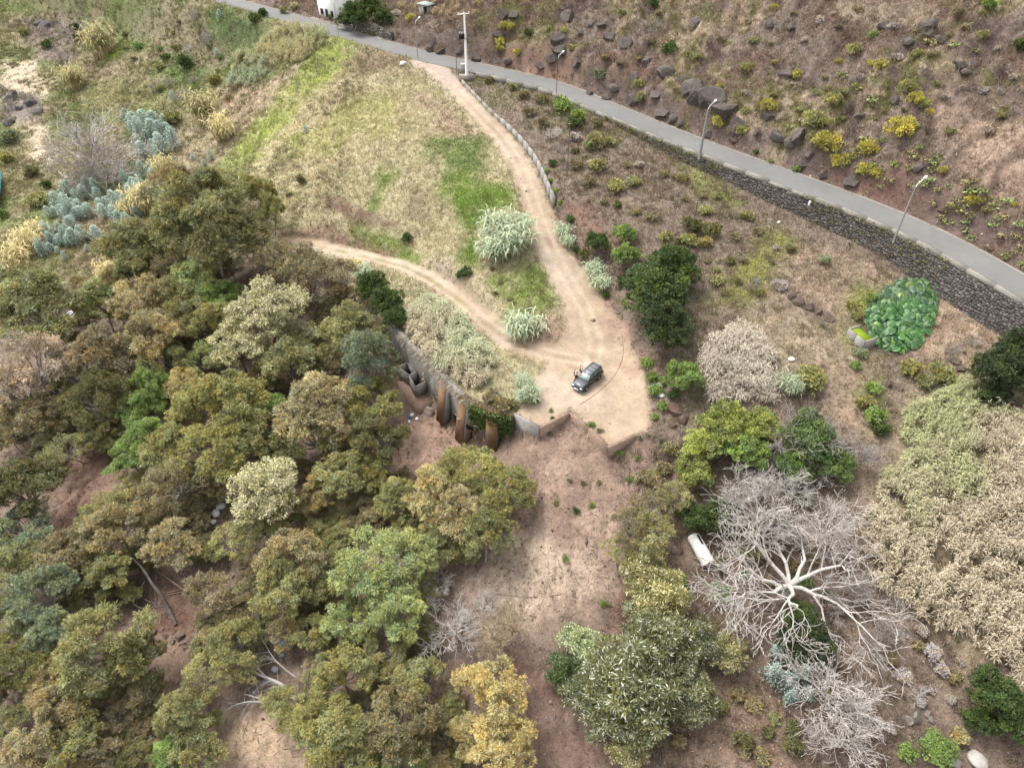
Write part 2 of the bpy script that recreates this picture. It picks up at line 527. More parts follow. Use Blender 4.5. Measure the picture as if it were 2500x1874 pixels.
# lower ground: litter
w = sstep(-1, 2, np.where(LOWM, 1.0, -1.0) * 2)
GC = lerp(GC, A(142, 120, 104), w); TC = lerp(TC, A(184, 164, 142), w)
TD = TD * (1 - w) + 7 * w; TH = TH * (1 - w) + 0.24 * w
# left valley mix
lv = sstep(-28, -55, XX) * (1 - w) * sstep(95, 110, YY)
GC = lerp(GC, A(160, 148, 112), lv); TC = lerp(TC, A(168, 160, 112), lv)
g_ = lv * sstep(0.5, 0.62, n1)
GC = lerp(GC, A(128, 136, 84), g_); TC = lerp(TC, A(148, 158, 92), g_); LEAFY = np.maximum(LEAFY, g_ * 0.8)
# slope right of the dirt road
_dx = np.interp(YY, [d[1] for d in DIRT[::-1]], [d[0] for d in DIRT[::-1]])
rp = sstep(1.5, 3.0, XX - _dx) * (1 - w) * (RE < 0) * (YY < DIRT[0][1] + 4)
GC = lerp(GC, A(142, 124, 108), rp); TC = lerp(TC, A(176, 156, 134), rp); TH = TH * (1 - rp) + 0.34 * rp
q = rp * sstep(0.55, 0.68, n2); TC = lerp(TC, A(128, 112, 88), q)
q = rp * sstep(0.56, 0.7, n1); TC = lerp(TC, A(150, 148, 92), q)
# hillside
hm = (RE > 0).astype(float)
GC = lerp(GC, A(140, 122, 110), hm); TC = lerp(TC, A(170, 150, 132), hm); TD = TD * (1 - hm) + 13 * hm; TH = TH * (1 - hm) + 0.42 * hm
for (nn, a, b, cg, ct) in ((n1, 0.53, 0.63, (176, 154, 130), (202, 180, 150)), (n2, 0.56, 0.66, (112, 94, 86), (140, 120, 108)),
                           (n4, 0.55, 0.62, (130, 106, 92), (156, 130, 112)), (n3 * 0.5 + n1 * 0.5, 0.56, 0.64, (118, 112, 74), (146, 138, 86))):
    q = hm * sstep(a, b, nn)
    GC = lerp(GC, A(*cg), q); TC = lerp(TC, A(*ct), q)
# the cut bank right above the asphalt: bare dark earth and rock
q = hm * sstep(4.2, 2.0, RE) * sstep(0.35, 0.55, n2 + 0.1)
GC = lerp(GC, A(116, 98, 90), q); TD = TD * (1 - 0.7 * q)

def zone(px, gc=None, tc=None, dens=None, hgt=None, soft=1.2, wob=1.6, leafy=None, amt=1.0, h=0.0):
    global GC, TC, TD, TH, LEAFY
    P = GP(px, h)
    xs, ys = [p[0] for p in P], [p[1] for p in P]
    m = (XX > min(xs) - 8) & (XX < max(xs) + 8) & (YY > min(ys) - 8) & (YY < max(ys) + 8)
    x, y = XX[m], YY[m]
    sd = poly_sd(x, y, P) + wob * (2.4 * (fbm(x + 7, y - 3, 2.4, 4) - 0.5) + 3.0 * (fbm(x - 60, y + 31, 6.5, 3) - 0.5))
    wt = np.zeros(XX.shape)
    wt[m] = sstep(-soft * 1.8, soft * 1.8, sd) * amt * 0.92 * np.clip(0.15 + 1.7 * fbm(x + 3, y + 8, 1.7, 3), 0, 1)
    if gc is not None: GC = lerp(GC, A(*gc), wt)
    if tc is not None: TC = lerp(TC, A(*tc), wt)
    if dens is not None: TD = TD * (1 - wt) + dens * wt
    if hgt is not None: TH = TH * (1 - wt) + hgt * wt
    if leafy is not None: LEAFY = LEAFY * (1 - wt) + leafy * wt
    return wt

# --- left valley
zone([(0, 0), (370, 0), (330, 40), (270, 50), (250, 22), (100, 20), (0, 25)], (104, 124, 54), (128, 150, 62), 9, .5, leafy=.8)
zone([(60, 40), (190, 30), (200, 130), (150, 170), (60, 120), (20, 60)], (150, 132, 120), (164, 148, 134), 6, .4)
zone([(470, 20), (560, 22), (640, 58), (690, 92), (640, 165), (560, 150), (520, 110)], (96, 116, 62), (120, 146, 78), 10, .5, leafy=1)
zone([(420, 130), (500, 110), (560, 170), (520, 230), (430, 210)], (102, 124, 60), (132, 156, 80), 9, .5, leafy=1)
zone([(300, 30), (400, 20), (560, 140), (520, 190), (400, 110), (330, 90)], (160, 146, 118), (176, 160, 128), 8, .4, amt=.8)
zone([(0, 150), (60, 150), (140, 190), (135, 235), (60, 262), (112, 300), (118, 420), (92, 410), (50, 300), (0, 285)], (214, 192, 162), (216, 196, 166), 1.5, .15)
zone([(0, 215), (110, 240), (110, 280), (60, 300), (0, 290)], (128, 118, 112), (140, 130, 124), 2, .2)
zone([(205, 165), (300, 108), (310, 118), (240, 175)], (140, 160, 50), (166, 186, 66), 12, .35)
zone([(190, 140), (290, 150), (330, 210), (250, 240), (200, 200)], (172, 152, 124), (188, 170, 138), 7, .35)
zone([(180, 195), (330, 190), (420, 260), (300, 260), (240, 300)], (150, 146, 96), (160, 160, 100), 9, .4, leafy=.5)
zone([(520, 210), (660, 190), (740, 150), (720, 210), (600, 310), (520, 340)], (196, 172, 142), (206, 184, 152), 8, .4)
zone([(400, 330), (520, 280), (620, 250), (560, 380), (420, 460)], (178, 158, 128), (190, 172, 138), 8, .35)
zone([(0, 560), (80, 560), (100, 640), (0, 720)], (190, 178, 138), (206, 196, 152), 8, .5)
zone([(150, 540), (280, 500), (330, 560), (260, 660), (180, 640)], (160, 138, 110), (172, 150, 120), 7, .4)
zone([(90, 560), (200, 560), (180, 640), (120, 640)], (130, 126, 78), (150, 150, 90), 8, .4)
# --- grassy mound
MOUND = [(835, 90), (1000, 160), (1100, 260), (1200, 400), (1240, 560), (1270, 660), (1340, 760), (1290, 830), (1150, 780), (1060, 690), (900, 600), (700, 560), (640, 480), (560, 400), (640, 260)]
zone(MOUND, (204, 190, 148), (222, 210, 160), 14, .36, soft=1.5)
zone([(845, 80), (870, 100), (800, 200), (720, 290), (640, 380), (560, 420), (545, 390), (620, 300), (700, 220), (770, 130)], (172, 182, 92), (204, 216, 110), 16, .34, wob=2.2)
zone([(855, 230), (960, 235), (950, 330), (870, 330), (800, 370), (690, 380), (700, 330), (800, 290)], (174, 180, 94), (206, 214, 112), 16, .32, wob=2.5, amt=1.0)
zone([(890, 120), (990, 135), (1010, 170), (930, 190), (860, 175)], (150, 124, 102), (170, 144, 116), 10, .45, amt=.85, leafy=.4)
zone([(700, 240), (860, 200), (1000, 260), (1080, 330), (1000, 330), (880, 420), (720, 420)], (204, 184, 144), (218, 202, 154), 14, .3, amt=.55, wob=3)
zone([(1020, 230), (1090, 250), (1180, 360), (1150, 370), (1060, 300)], (186, 160, 132), (200, 176, 146), 9, .3)
zone([(1062, 345), (1180, 335), (1195, 420), (1140, 450), (1080, 425)], (120, 136, 66), (138, 160, 80), 12, .45, leafy=1)
zone([(1060, 440), (1150, 430), (1240, 470), (1240, 510), (1130, 500), (1060, 480)], (138, 160, 66), (160, 188, 80), 14, .42, leafy=.3)
zone([(1110, 470), (1200, 480), (1210, 520), (1170, 560), (1165, 640), (1125, 650), (1135, 560), (1108, 520)], (128, 156, 58), (154, 188, 72), 20, .5, soft=.8)
zone([(925, 420), (960, 420), (945, 480), (915, 510), (905, 500)], (132, 154, 66), (154, 182, 80), 16, .4, soft=.7)
zone([(985, 450), (1060, 460), (1070, 560), (1000, 540)], (150, 128, 102), (168, 146, 112), 9, .5, amt=.8, leafy=.5)
zone([(798, 478), (850, 488), (900, 520), (975, 545), (970, 565), (880, 548), (805, 508)], (124, 92, 74), (150, 120, 98), 2, .25, soft=.4, wob=.6)
zone([(865, 562), (960, 575), (1035, 618), (1020, 645), (960, 630), (880, 600)], (136, 158, 64), (158, 184, 78), 15, .35, soft=.8)
zone([(690, 560), (800, 560), (960, 620), (930, 625), (800, 590), (700, 580)], (140, 108, 90), (158, 128, 106), 4, .3)
zone([(1040, 640), (1090, 640), (1200, 740), (1230, 800), (1170, 780)], (182, 158, 136), (184, 166, 138), 4, .22)
zone([(1215, 690), (1270, 650), (1335, 660), (1345, 740), (1300, 790), (1225, 770)], (146, 164, 76), (172, 192, 92), 15, .38, soft=.9)
zone([(1180, 782), (1215, 780), (1260, 830), (1230, 830)], (150, 160, 80), (170, 180, 92), 12, .3, soft=.5)
zone([(1270, 800), (1330, 770), (1400, 770), (1405, 830), (1330, 865), (1270, 850)], (170, 140, 118), (190, 166, 140), 6, .3)
# --- slope right of the dirt road
zone([(1395, 500), (1460, 520), (1490, 600), (1440, 610), (1395, 560)], (146, 110, 92), (156, 122, 102), 2, .25)
zone([(1780, 640), (1890, 555), (1935, 600), (1890, 700), (1800, 750), (1755, 740)], (140, 138, 72), (172, 172, 76), 10, .4, leafy=.9)
zone([(1650, 380), (1760, 430), (1790, 500), (1680, 470)], (140, 142, 76), (160, 164, 88), 9, .4, leafy=.6)
zone([(1900, 640), (2030, 600), (2200, 690), (2170, 760), (2060, 785), (1900, 720)], (184, 160, 136), (204, 180, 152), 11, .4)
zone([(1800, 800), (1880, 745), (2050, 790), (2100, 850), (2030, 905), (1880, 900)], (186, 166, 138), (206, 186, 154), 11, .38)
zone([(2280, 735), (2400, 790), (2490, 860), (2400, 905), (2250, 880), (2220, 850)], (184, 158, 132), (204, 178, 150), 11, .4)
zone([(2075, 700), (2160, 690), (2140, 800), (2090, 840), (2060, 800)], (134, 140, 60), (156, 164, 66), 11, .4, leafy=.7)
zone([(2020, 1010), (2060, 900), (2112, 900), (2105, 985), (2165, 1065), (2120, 1085)], (184, 156, 128), (200, 174, 144), 5, .28)
zone([(2080, 960), (2150, 930), (2190, 1010), (2170, 1070), (2100, 1020)], (120, 130, 62), (148, 158, 76), 14, .5, leafy=.4)
# --- lower soil slope
zone([(1240, 1060), (1400, 1010), (1560, 1060), (1640, 1150), (1600, 1300), (1450, 1500), (1250, 1500), (1150, 1400), (1230, 1250)], (160, 132, 114), (180, 156, 136), 4, .2, soft=2)
zone([(1230, 1320), (1330, 1265), (1480, 1370), (1460, 1480), (1200, 1520), (1150, 1420)], (202, 178, 154), (226, 204, 176), 12, .25)
zone([(1340, 1150), (1400, 1240), (1500, 1290), (1480, 1330), (1380, 1290)], (176, 148, 128), (206, 182, 160), 5, .22)
zone([(1450, 1480), (1550, 1480), (1570, 1560), (1500, 1570)], (108, 74, 62), (150, 112, 94), 4, .18)
zone([(1270, 1620), (1380, 1650), (1410, 1740), (1300, 1730)], (106, 72, 62), (170, 130, 112), 4, .15)
zone([(1290, 1760), (1480, 1710), (1520, 1874), (1290, 1874)], (140, 108, 96), (190, 160, 140), 2.0, .12)
zone([(975, 1010), (1100, 1040), (1130, 1075), (1180, 1110), (1100, 1160), (960, 1180)], (188, 152, 130), (208, 174, 150), 4, .15)
# --- forest floor openings
zone([(110, 1160), (230, 1090), (285, 1110), (285, 1250), (180, 1330), (105, 1300)], (152, 118, 100), (184, 150, 122), 4, .16)
zone([(370, 1540), (470, 1520), (490, 1640), (400, 1730)], (170, 140, 118), (196, 168, 142), 5, .16)
zone([(540, 1760), (700, 1730), (780, 1874), (520, 1874)], (196, 168, 136), (216, 192, 156), 8, .25)
zone([(300, 1450), (470, 1440), (560, 1520), (450, 1560), (330, 1520)], (112, 80, 66), (150, 114, 92), 4, .2)
# --- lower right
zone([(1640, 1650), (1950, 1640), (1950, 1900), (1600, 1900)], (146, 120, 100), (178, 150, 124), 10, .34)
zone([(2150, 1400), (2350, 1450), (2350, 1750), (2150, 1700), (2050, 1550)], (156, 134, 114), (190, 168, 142), 10, .36)
zone([(2250, 1750), (2600, 1600), (2600, 1950), (2250, 1950)], (142, 120, 104), (172, 148, 128), 8, .3)
zone([(2100, 1150), (2200, 950), (2350, 880), (2600, 880), (2600, 1500), (2400, 1650), (2250, 1500), (2100, 1300)], (166, 146, 116), (196, 184, 146), 6, .4, soft=2)
# --- hillside details
zone([(2030, 395), (2120, 400), (2240, 470), (2230, 520), (2120, 470), (2030, 430)], (128, 94, 80), (146, 112, 96), 5, .25)
zone([(2200, 480), (2500, 600), (2500, 680), (2330, 590)], (122, 98, 86), (140, 116, 102), 5, .25)
zone([(2290, 230), (2500, 330), (2500, 480), (2400, 440), (2330, 340)], (176, 150, 130), (200, 172, 146), 9, .36)
zone([(2050, 0), (2300, 0), (2350, 60), (2200, 80), (2060, 60)], (170, 152, 128), (196, 178, 150), 9, .4)
zone([(1250, 130), (1340, 160), (1420, 190), (1400, 200), (1290, 170)], (160, 126, 106), (168, 138, 116), 3, .2)

# --- dirt road, track and clearing
dd, ds, dt = seg_dist(XX, YY, DIRT)
dhw = np.interp(dt, np.arange(len(DIRT)), DIRT_W)
td, ts_, tt = seg_dist(XX, YY, TRACK)
thw = np.interp(tt, np.arange(len(TRACK)), TRACK_W)
CLEAR = GP([(1335, 880), (1385, 790), (1470, 735), (1530, 800), (1562, 880), (1590, 1000), (1575, 1050), (1550, 1061), (1486, 1091), (1440, 1045), (1392, 1006), (1317, 1042), (1262, 1015), (1290, 940)])
csd = poly_sd(XX, YY, CLEAR)
wob = 1.5 * (fbm(XX, YY, 1.5, 4) - 0.5)
DIRTM = np.maximum.reduce([dhw - dd, thw - td, np.where(LOWM, -9, csd)])
DW = sstep(-0.45, 0.55, DIRTM + wob * 0.55)
dcol = A(200, 174, 144) * np.ones_like(GC)
dcol = lerp(dcol, A(208, 186, 160), sstep(0.45, 0.65, n1))
dcol = lerp(dcol, A(188, 154, 120), sstep(0.55, 0.7, n2) * 0.6)
# twin wheel ruts, a touch paler and smoother than the crown between them
for (d_, hw_) in ((dd, dhw), (td, thw)):
    rut = np.exp(-((d_ - 0.78) / 0.3) ** 2) * (d_ < hw_)
    dcol = lerp(dcol, A(222, 200, 172), rut * 0.7)
    crown_ = np.exp(-(d_ / 0.3) ** 2)
    dcol = lerp(dcol, A(176, 152, 124), crown_ * 0.45 * sstep(0.3, 0.6, n2))
mid = np.exp(-(td / 0.35) ** 2) * sstep(2.5, 4, tt) * sstep(0.45, 0.6, n2)
dcol = lerp(dcol, A(150, 150, 90), mid * 0.7)
far = sstep(3, 1.0, dt) * (dd < 4)
dcol = lerp(dcol, A(200, 180, 166), far * 0.6)
GC = GC * (1 - DW[..., None]) + dcol * DW[..., None]
TD = TD * (1 - DW)
TD = np.where(np.abs(rdist) < ROAD_HW + 0.35 - 0.75 * (fbm(XX, YY, 1.8, 3) - 0.35), 0, TD)
lr = LOWM * sstep(22, 30, XX)
TD = TD * (1 + 0.6 * lr)
# reddish stony margin right of the clearing
w_ = zone([(1495, 745), (1545, 790), (1575, 880), (1560, 905), (1535, 850), (1500, 790)], (168, 132, 114), (176, 146, 124), 2, .2)

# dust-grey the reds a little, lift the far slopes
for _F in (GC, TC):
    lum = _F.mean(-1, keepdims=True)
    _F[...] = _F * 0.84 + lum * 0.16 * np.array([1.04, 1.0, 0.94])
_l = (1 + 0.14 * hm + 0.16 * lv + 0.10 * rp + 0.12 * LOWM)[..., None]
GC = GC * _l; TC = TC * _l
# matted, streaky variation so that no cover reads as one even tone
TC = TC * (0.70 + 0.60 * fbm(XX + 11, YY + 5, 2.2, 4))[..., None] * 1.4
TC = TC * (0.8 + 0.4 * vnoise(XX - 40, YY, 0.8))[..., None]
GC = GC * (0.78 + 0.44 * fbm(XX - 15, YY + 61, 1.3, 3))[..., None] * 1.06
# ------------------------------------------------------------------ ground meshes
M_GROUND = mat_surface('ground_earth', attr='Col', scales=((0.35, 0.85, 1.15), (2.2, 0.72, 1.28), (9, 0.62, 1.38)), bump=0.8, bump_scale=4.0, bump_dist=0.12)
M_DIRT = mat_surface('packed_dirt', attr='Col', scales=((0.25, 0.9, 1.1), (2.0, 0.86, 1.12), (12, 0.84, 1.14)), bump=0.4, bump_scale=7.0, bump_dist=0.04)

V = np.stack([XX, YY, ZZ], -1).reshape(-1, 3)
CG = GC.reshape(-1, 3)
idx = np.arange(NX * NY).reshape(NY, NX)
Q = np.stack([idx[:-1, :-1], idx[:-1, 1:], idx[1:, 1:], idx[1:, :-1]], -1).reshape(-1, 4)
qc = DIRTM.reshape(-1)[Q].mean(1)
dirt_q = qc > -0.35
hill_q = (RE.reshape(-1)[Q].min(1) > 0.2) & ~dirt_q
rest_q = ~dirt_q & ~hill_q
def sub_ground(name, sel, mat, label):
    q = Q[sel]
    used = np.unique(q)
    re = np.full(len(V), -1)
    re[used] = np.arange(len(used))
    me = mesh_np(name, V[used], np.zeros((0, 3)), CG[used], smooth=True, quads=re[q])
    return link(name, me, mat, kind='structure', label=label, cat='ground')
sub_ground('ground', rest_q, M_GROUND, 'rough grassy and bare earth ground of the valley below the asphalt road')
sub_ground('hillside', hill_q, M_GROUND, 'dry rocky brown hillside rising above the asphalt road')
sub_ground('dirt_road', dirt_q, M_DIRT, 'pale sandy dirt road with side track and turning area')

# ------------------------------------------------------------------ asphalt road
M_ASPH = mat_surface('worn_asphalt', color=(0.132, 0.129, 0.124), scales=((0.12, 0.86, 1.10), (0.9, 0.93, 1.06), (30, 0.85, 1.15)), rough=0.9, bump=0.15, bump_scale=40, bump_dist=0.01)
M_CONC = mat_surface('weathered_concrete', color=A(176, 170, 160) , scales=((0.5, 0.72, 1.15), (4, 0.8, 1.15)), rough=0.9, bump=0.35, bump_scale=7, bump_dist=0.04)
def offset_line(line, off):
    line = [np.asarray(p[:2], float) for p in line]
    out = []
    for k in range(len(line)):
        a, b = line[max(k - 1, 0)], line[min(k + 1, len(line) - 1)]
        t = (b - a) / np.linalg.norm(b - a)
        nrm = np.array([t[1], -t[0]])       # right of travel
        out.append(line[k] + nrm * off)
    return out
def strip(name, line, o1, o2, z, mat, **kw):
    a, b = offset_line(line, o1), offset_line(line, o2)
    v = [(p[0], p[1], z) for p in a] + [(p[0], p[1], z) for p in b]
    n = len(a)
    return link(name, mesh_np(name, v, [], quads=[(k, k + 1, n + k + 1, n + k) for k in range(n - 1)]), mat, **kw)
S_ = ROAD_SIDE
road_o = strip('asphalt_road', ROAD, -(ROAD_HW) * S_, ROAD_HW * S_, ROAD_Z, M_ASPH, kind='structure', label='grey asphalt road crossing the hillside', cat='road')
def ribbon_solid(name, line, o1, o2, z0, z1, mat, parent=None, seg=None, **kw):
    """box section swept along a line"""
    pts = line if seg is None else line[seg[0]:seg[1]]
    a, b = offset_line(pts, o1), offset_line(pts, o2)
    n = len(a)
    f0 = (lambda k: z0) if not callable(z0) else (lambda k: z0(k))
    f1 = (lambda k: z1) if not callable(z1) else (lambda k: z1(k))
    v = []
    for k in range(n):
        v += [(a[k][0], a[k][1], f0(k)), (b[k][0], b[k][1], f0(k)), (b[k][0], b[k][1], f1(k)), (a[k][0], a[k][1], f1(k))]
    q = []
    for k in range(n - 1):
        i, j = 4 * k, 4 * (k + 1)
        for e in range(4):
            q.append((i + e, i + (e + 1) % 4, j + (e + 1) % 4, j + e))
    q += [(3, 2, 1, 0), tuple(4 * (n - 1) + e for e in range(4))]
    return link(name, mesh_np(name, v, [], quads=q), mat, parent=parent, **kw)
# pale gutter strip on the uphill edge
M_GUT = mat_surface('gutter_concrete', color=A(190, 178, 162), scales=((0.8, 0.6, 1.15), (6, 0.8, 1.2)), bump=0.3)
ribbon_solid('gutter', ROAD, (ROAD_HW + 0.02) * S_, (ROAD_HW + 0.4) * S_, ROAD_Z - 0.4, ROAD_Z + 0.03, M_GUT, parent=road_o)
# ------------------------------------------------------------------ ground cover: blades, broad leaf scrub and litter (uncountable)
M_GRASS = mat_surface('grass_blades', attr='Col', scales=(), rough=0.8, bump=0, spec=0.1, translucent=0.3)

def blades(base, k, h, wid, lean, cols, rg, jit=0.18, updir=None):
    """k blades at every base point -> verts, tris, colours"""
    n = len(base)
    b = np.repeat(base, k, 0)
    hh = np.repeat(h, k) * rg.uniform(0.55, 1.25, n * k)
    ww = np.repeat(wid, k) * rg.uniform(0.7, 1.3, n * k)
    ll = np.repeat(lean, k)
    a = rg.uniform(0, 2 * np.pi, n * k)
    el = np.clip(np.pi / 2 - np.abs(rg.normal(0, 1, n * k)) * ll, 0.06, np.pi / 2)
    d = np.stack([np.cos(a) * np.cos(el), np.sin(a) * np.cos(el), np.sin(el)], 1)
    s = np.cross(d, rg.normal(0, 1, (n * k, 3)))
    s /= np.linalg.norm(s, axis=1, keepdims=True) + 1e-9
    off = rg.normal(0, 1, (n * k, 3)) * np.repeat(h, k)[:, None] * 0.35
    off[:, 2] = np.abs(off[:, 2]) * 0.08
    p = b + off
    v = np.empty((n * k, 3, 3))
    v[:, 0] = p - s * ww[:, None] * 0.5
    v[:, 1] = p + s * ww[:, None] * 0.5
    v[:, 2] = p + d * hh[:, None]
    c = np.repeat(cols, k, 0) * (1 + rg.normal(0, jit, (n * k, 1)))
    c = np.clip(c * (1 + rg.normal(0, 0.05, (n * k, 3))), 0.004, 0.85)
    return v.reshape(-1, 3), np.arange(n * k * 3).reshape(-1, 3), np.repeat(c, 3, 0)

def leaflets(base, k, rad, size, cols, rg, jit=0.2, flat=0.6):
    """k rhombic leaves in a ball around every base point"""
    n = len(base)
    b = np.repeat(base, k, 0)
    o = rg.normal(0, 1, (n * k, 3))
    o /= np.linalg.norm(o, axis=1, keepdims=True)
    o *= (np.repeat(rad, k) * rg.uniform(0.3, 1, n * k))[:, None]
    o[:, 2] = np.abs(o[:, 2]) * flat + 0.05
    p = b + o
    nr = rg.normal(0, 0.6, (n * k, 3)) + np.array([0, 0, 0.9])
    nr /= np.linalg.norm(nr, axis=1, keepdims=True)
    t = np.cross(nr, rg.normal(0, 1, (n * k, 3)))
    t /= np.linalg.norm(t, axis=1, keepdims=True)
    s = np.cross(nr, t)
    L = (np.repeat(size, k) * rg.uniform(0.6, 1.3, n * k))[:, None]
    v = np.empty((n * k, 4, 3))
    v[:, 0] = p - t * L * 0.5
    v[:, 1] = p - s * L * 0.27
    v[:, 2] = p + t * L * 0.5
    v[:, 3] = p + s * L * 0.27
    c = np.repeat(cols, k, 0) * (1 + rg.normal(0, jit, (n * k, 1)))
    c = np.clip(c * (1 + rg.normal(0, 0.05, (n * k, 3))), 0.004, 0.85)
    i = np.arange(n * k) * 4
    f = np.concatenate([np.stack([i, i + 1, i + 2], 1), np.stack([i, i + 2, i + 3], 1)])
    return v.reshape(-1, 3), f, np.repeat(c, 4, 0)

def merge(parts):
    vs, fs, cs, n = [], [], [], 0
    for v, f, c in parts:
        vs.append(v); fs.append(np.asarray(f) + n); cs.append(c)
        n += len(v)
    return np.concatenate(vs), np.concatenate(fs), np.concatenate(cs)

def scatter_cover():
    rg = np.random.default_rng(21)
    xc, yc = (XX[:-1, :-1] + XX[1:, 1:]) / 2, (YY[:-1, :-1] + YY[1:, 1:]) / 2
    cell = (XX[1:, 1:] - XX[:-1, :-1]) * (YY[1:, 1:] - YY[:-1, :-1])
    zc = (ZZ[:-1, :-1] + ZZ[1:, 1:]) / 2
    u, v = proj(np.stack([xc, yc, zc], -1))
    inside = (u > -250) & (u < 2750) & (v > -200) & (v < 2100) & (yc > 5) & (yc < 330) & (cell < 6)
    dist = np.sqrt(xc ** 2 + yc ** 2 + (zc - CAM_Z) ** 2)
    lod = np.clip((85 / dist) ** 1.6, 0.12, 1.0)
    steep = np.abs(ZZ[1:, 1:] - ZZ[:-1, :-1]) / np.hypot(XX[1:, 1:] - XX[:-1, :-1], YY[1:, 1:] - YY[:-1, :-1]) < 3.2
    lam = np.where(inside & steep, TD[:-1, :-1] * cell * lod * 1.35, 0)
    cnt = rg.poisson(lam)
    jj, ii = np.nonzero(cnt)
    rep = cnt[jj, ii]
    jj, ii = np.repeat(jj, rep), np.repeat(ii, rep)
    x = GX[ii] + rg.random(len(ii)) * (GX[ii + 1] - GX[ii])
    y = GY[jj] + rg.random(len(jj)) * (GY[jj + 1] - GY[jj])
    z = bilin(ZZ, x, y) - 0.03
    P = np.stack([x, y, z], 1)
    col = bilin(TC, x, y)
    h = bilin(TH, x, y)
    lf = bilin(LEAFY, x, y)
    ld = np.clip((85 / np.sqrt(x * x + y * y + (z - 60) ** 2)) ** 1.6, 0.12, 1.0)
    grow = 1 / np.sqrt(ld)
    col = col * (1 + rg.normal(0, 0.13, (len(x), 1)))
    low = in_poly(x, y, LOWPOLY)
    rd, rs, _ = seg_dist(x, y, ROAD)
    up = rs * ROAD_SIDE > 0
    leafy = rg.random(len(x)) < lf
    def make(name, sel, label, cat, lie=False):
        parts = []
        s = sel & ~leafy
        if s.any():
            if lie:
                parts.append(blades(P[s], 4, h[s] * 1.1 * grow[s], np.full(s.sum(), 0.05) * grow[s], np.full(s.sum(), 2.2), col[s], rg, 0.28))
            else:
                parts.append(blades(P[s], 5, h[s] * 1.25 * grow[s] ** 0.8, np.full(s.sum(), 0.065) * grow[s], np.full(s.sum(), 0.95), col[s], rg, 0.26))
        s = sel & leafy
        if s.any():
            parts.append(leaflets(P[s], 5, h[s] * 0.9 * grow[s], np.full(s.sum(), 0.2) * grow[s], col[s], rg))
        vv, ff, cc = merge(parts)
        print(name, int(sel.sum()), 'tufts', len(ff), 'tris')
        link(name, mesh_np(name, vv, ff, cc), M_GRASS, kind='stuff', label=label, cat=cat)
    pr = np.array([XX[0, 0]])
    left = (x < -26) & ~low & ~up
    make('hillside_scrub', up, 'dry brown grass and low scrub covering the hillside above the road', 'scrub')
    make('valley_scrub', left, 'mixed dry and green ground cover on the far valley slopes', 'scrub')
    make('dry_grass', ~low & ~up & ~left, 'dry yellow and green grass on the mound and terraces', 'grass')
    make('leaf_litter', low, 'fallen leaves, bark and straw on the lower forest floor', 'litter', lie=True)
scatter_cover()

# ------------------------------------------------------------------ low dead scrub and stones, too many to count
def in_view(x, y, z, m=150):
    u, v = proj(np.stack([x, y, z], -1))
    return (u > -m) & (u < 2500 + m) & (v > -m) & (v < 1874 + m)
def scatter_scrub():
    rg = np.random.default_rng(31)
    def region(name, n, box, test, cols, h, k, label, clump=4.0, thr=0.5):
        x, y = rg.uniform(box[0], box[1], n), rg.uniform(box[2], box[3], n)
        z = bilin(ZZ, x, y)
        m = in_view(x, y, z) & test(x, y) & (fbm(x + 77, y - 20, clump, 3) > thr + rg.normal(0, 0.05, n))
        dm = bilin(DW, x, y) < 0.1
        rd = seg_dist(x, y, ROAD)[0]
        m &= dm & (rd > ROAD_HW + 0.9)
        x, y, z = x[m], y[m], z[m]
        c = np.array([A(*q) for q in cols])[rg.integers(0, len(cols), len(x))] * rg.uniform(0.8, 1.25, (len(x), 1)) * 1.25
        hh = h * rg.uniform(0.6, 1.4, len(x))
        far = np.sqrt(x * x + y * y + 3000) / 100
        P = np.stack([x, y, z - 0.05], 1)
        v, f, cc = blades(P, k, hh, 0.05 * np.maximum(far, 0.8), np.full(len(x), 0.85), c, rg, 0.25)
        print(name, len(x), len(f), 'tris')
        link(name, mesh_np(name, v, f, cc), M_GRASS, kind='stuff', label=label, cat='scrub')
    up = lambda x, y: seg_dist(x, y, ROAD)[1] * ROAD_SIDE > 0
    low = lambda x, y: in_poly(x, y, LOWPOLY)
    region('hillside_brush', 26000, (-60, 95, 60, 240), lambda x, y: up(x, y), [(150, 134, 122), (168, 148, 126), (128, 112, 104), (176, 158, 134), (136, 126, 92)], 0.75, 22, 'grey and brown dead brush over the hillside', 3.0, 0.47)
    region('terrace_brush', 12000, (0, 75, 40, 150), lambda x, y: ~up(x, y) & ~low(x, y) & (x > 2), [(158, 138, 118), (178, 158, 134), (134, 116, 102), (150, 146, 100), (190, 172, 146)], 0.7, 22, 'dry brown brush over the terraces below the basalt wall', 3.0, 0.47)
    region('slope_brush', 9000, (10, 65, 16, 70), lambda x, y: low(x, y) & (x > 12) & (y < 62), [(150, 130, 112), (176, 158, 140), (132, 112, 98), (190, 176, 158), (130, 122, 82)], 0.75, 26, 'tangled dry brush on the lower slope around the bleached tree', 2.6, 0.40)
    region('valley_brush', 30000, (-190, -28, 90, 270), lambda x, y: ~up(x, y) & ~low(x, y) & (x < -30), [(150, 146, 100), (170, 158, 124), (134, 140, 84), (164, 150, 130)], 0.8, 18, 'mixed scrub over the far valley slopes', 5.0, 0.5)
    region('forest_brush', 14000, (-70, 14, 16, 100), lambda x, y: low(x, y) & (x < 12), [(150, 128, 104), (128, 104, 88), (176, 152, 124), (132, 126, 82)], 0.45, 14, 'dead twigs and low brush on the forest floor', 2.2, 0.5)
scatter_scrub()
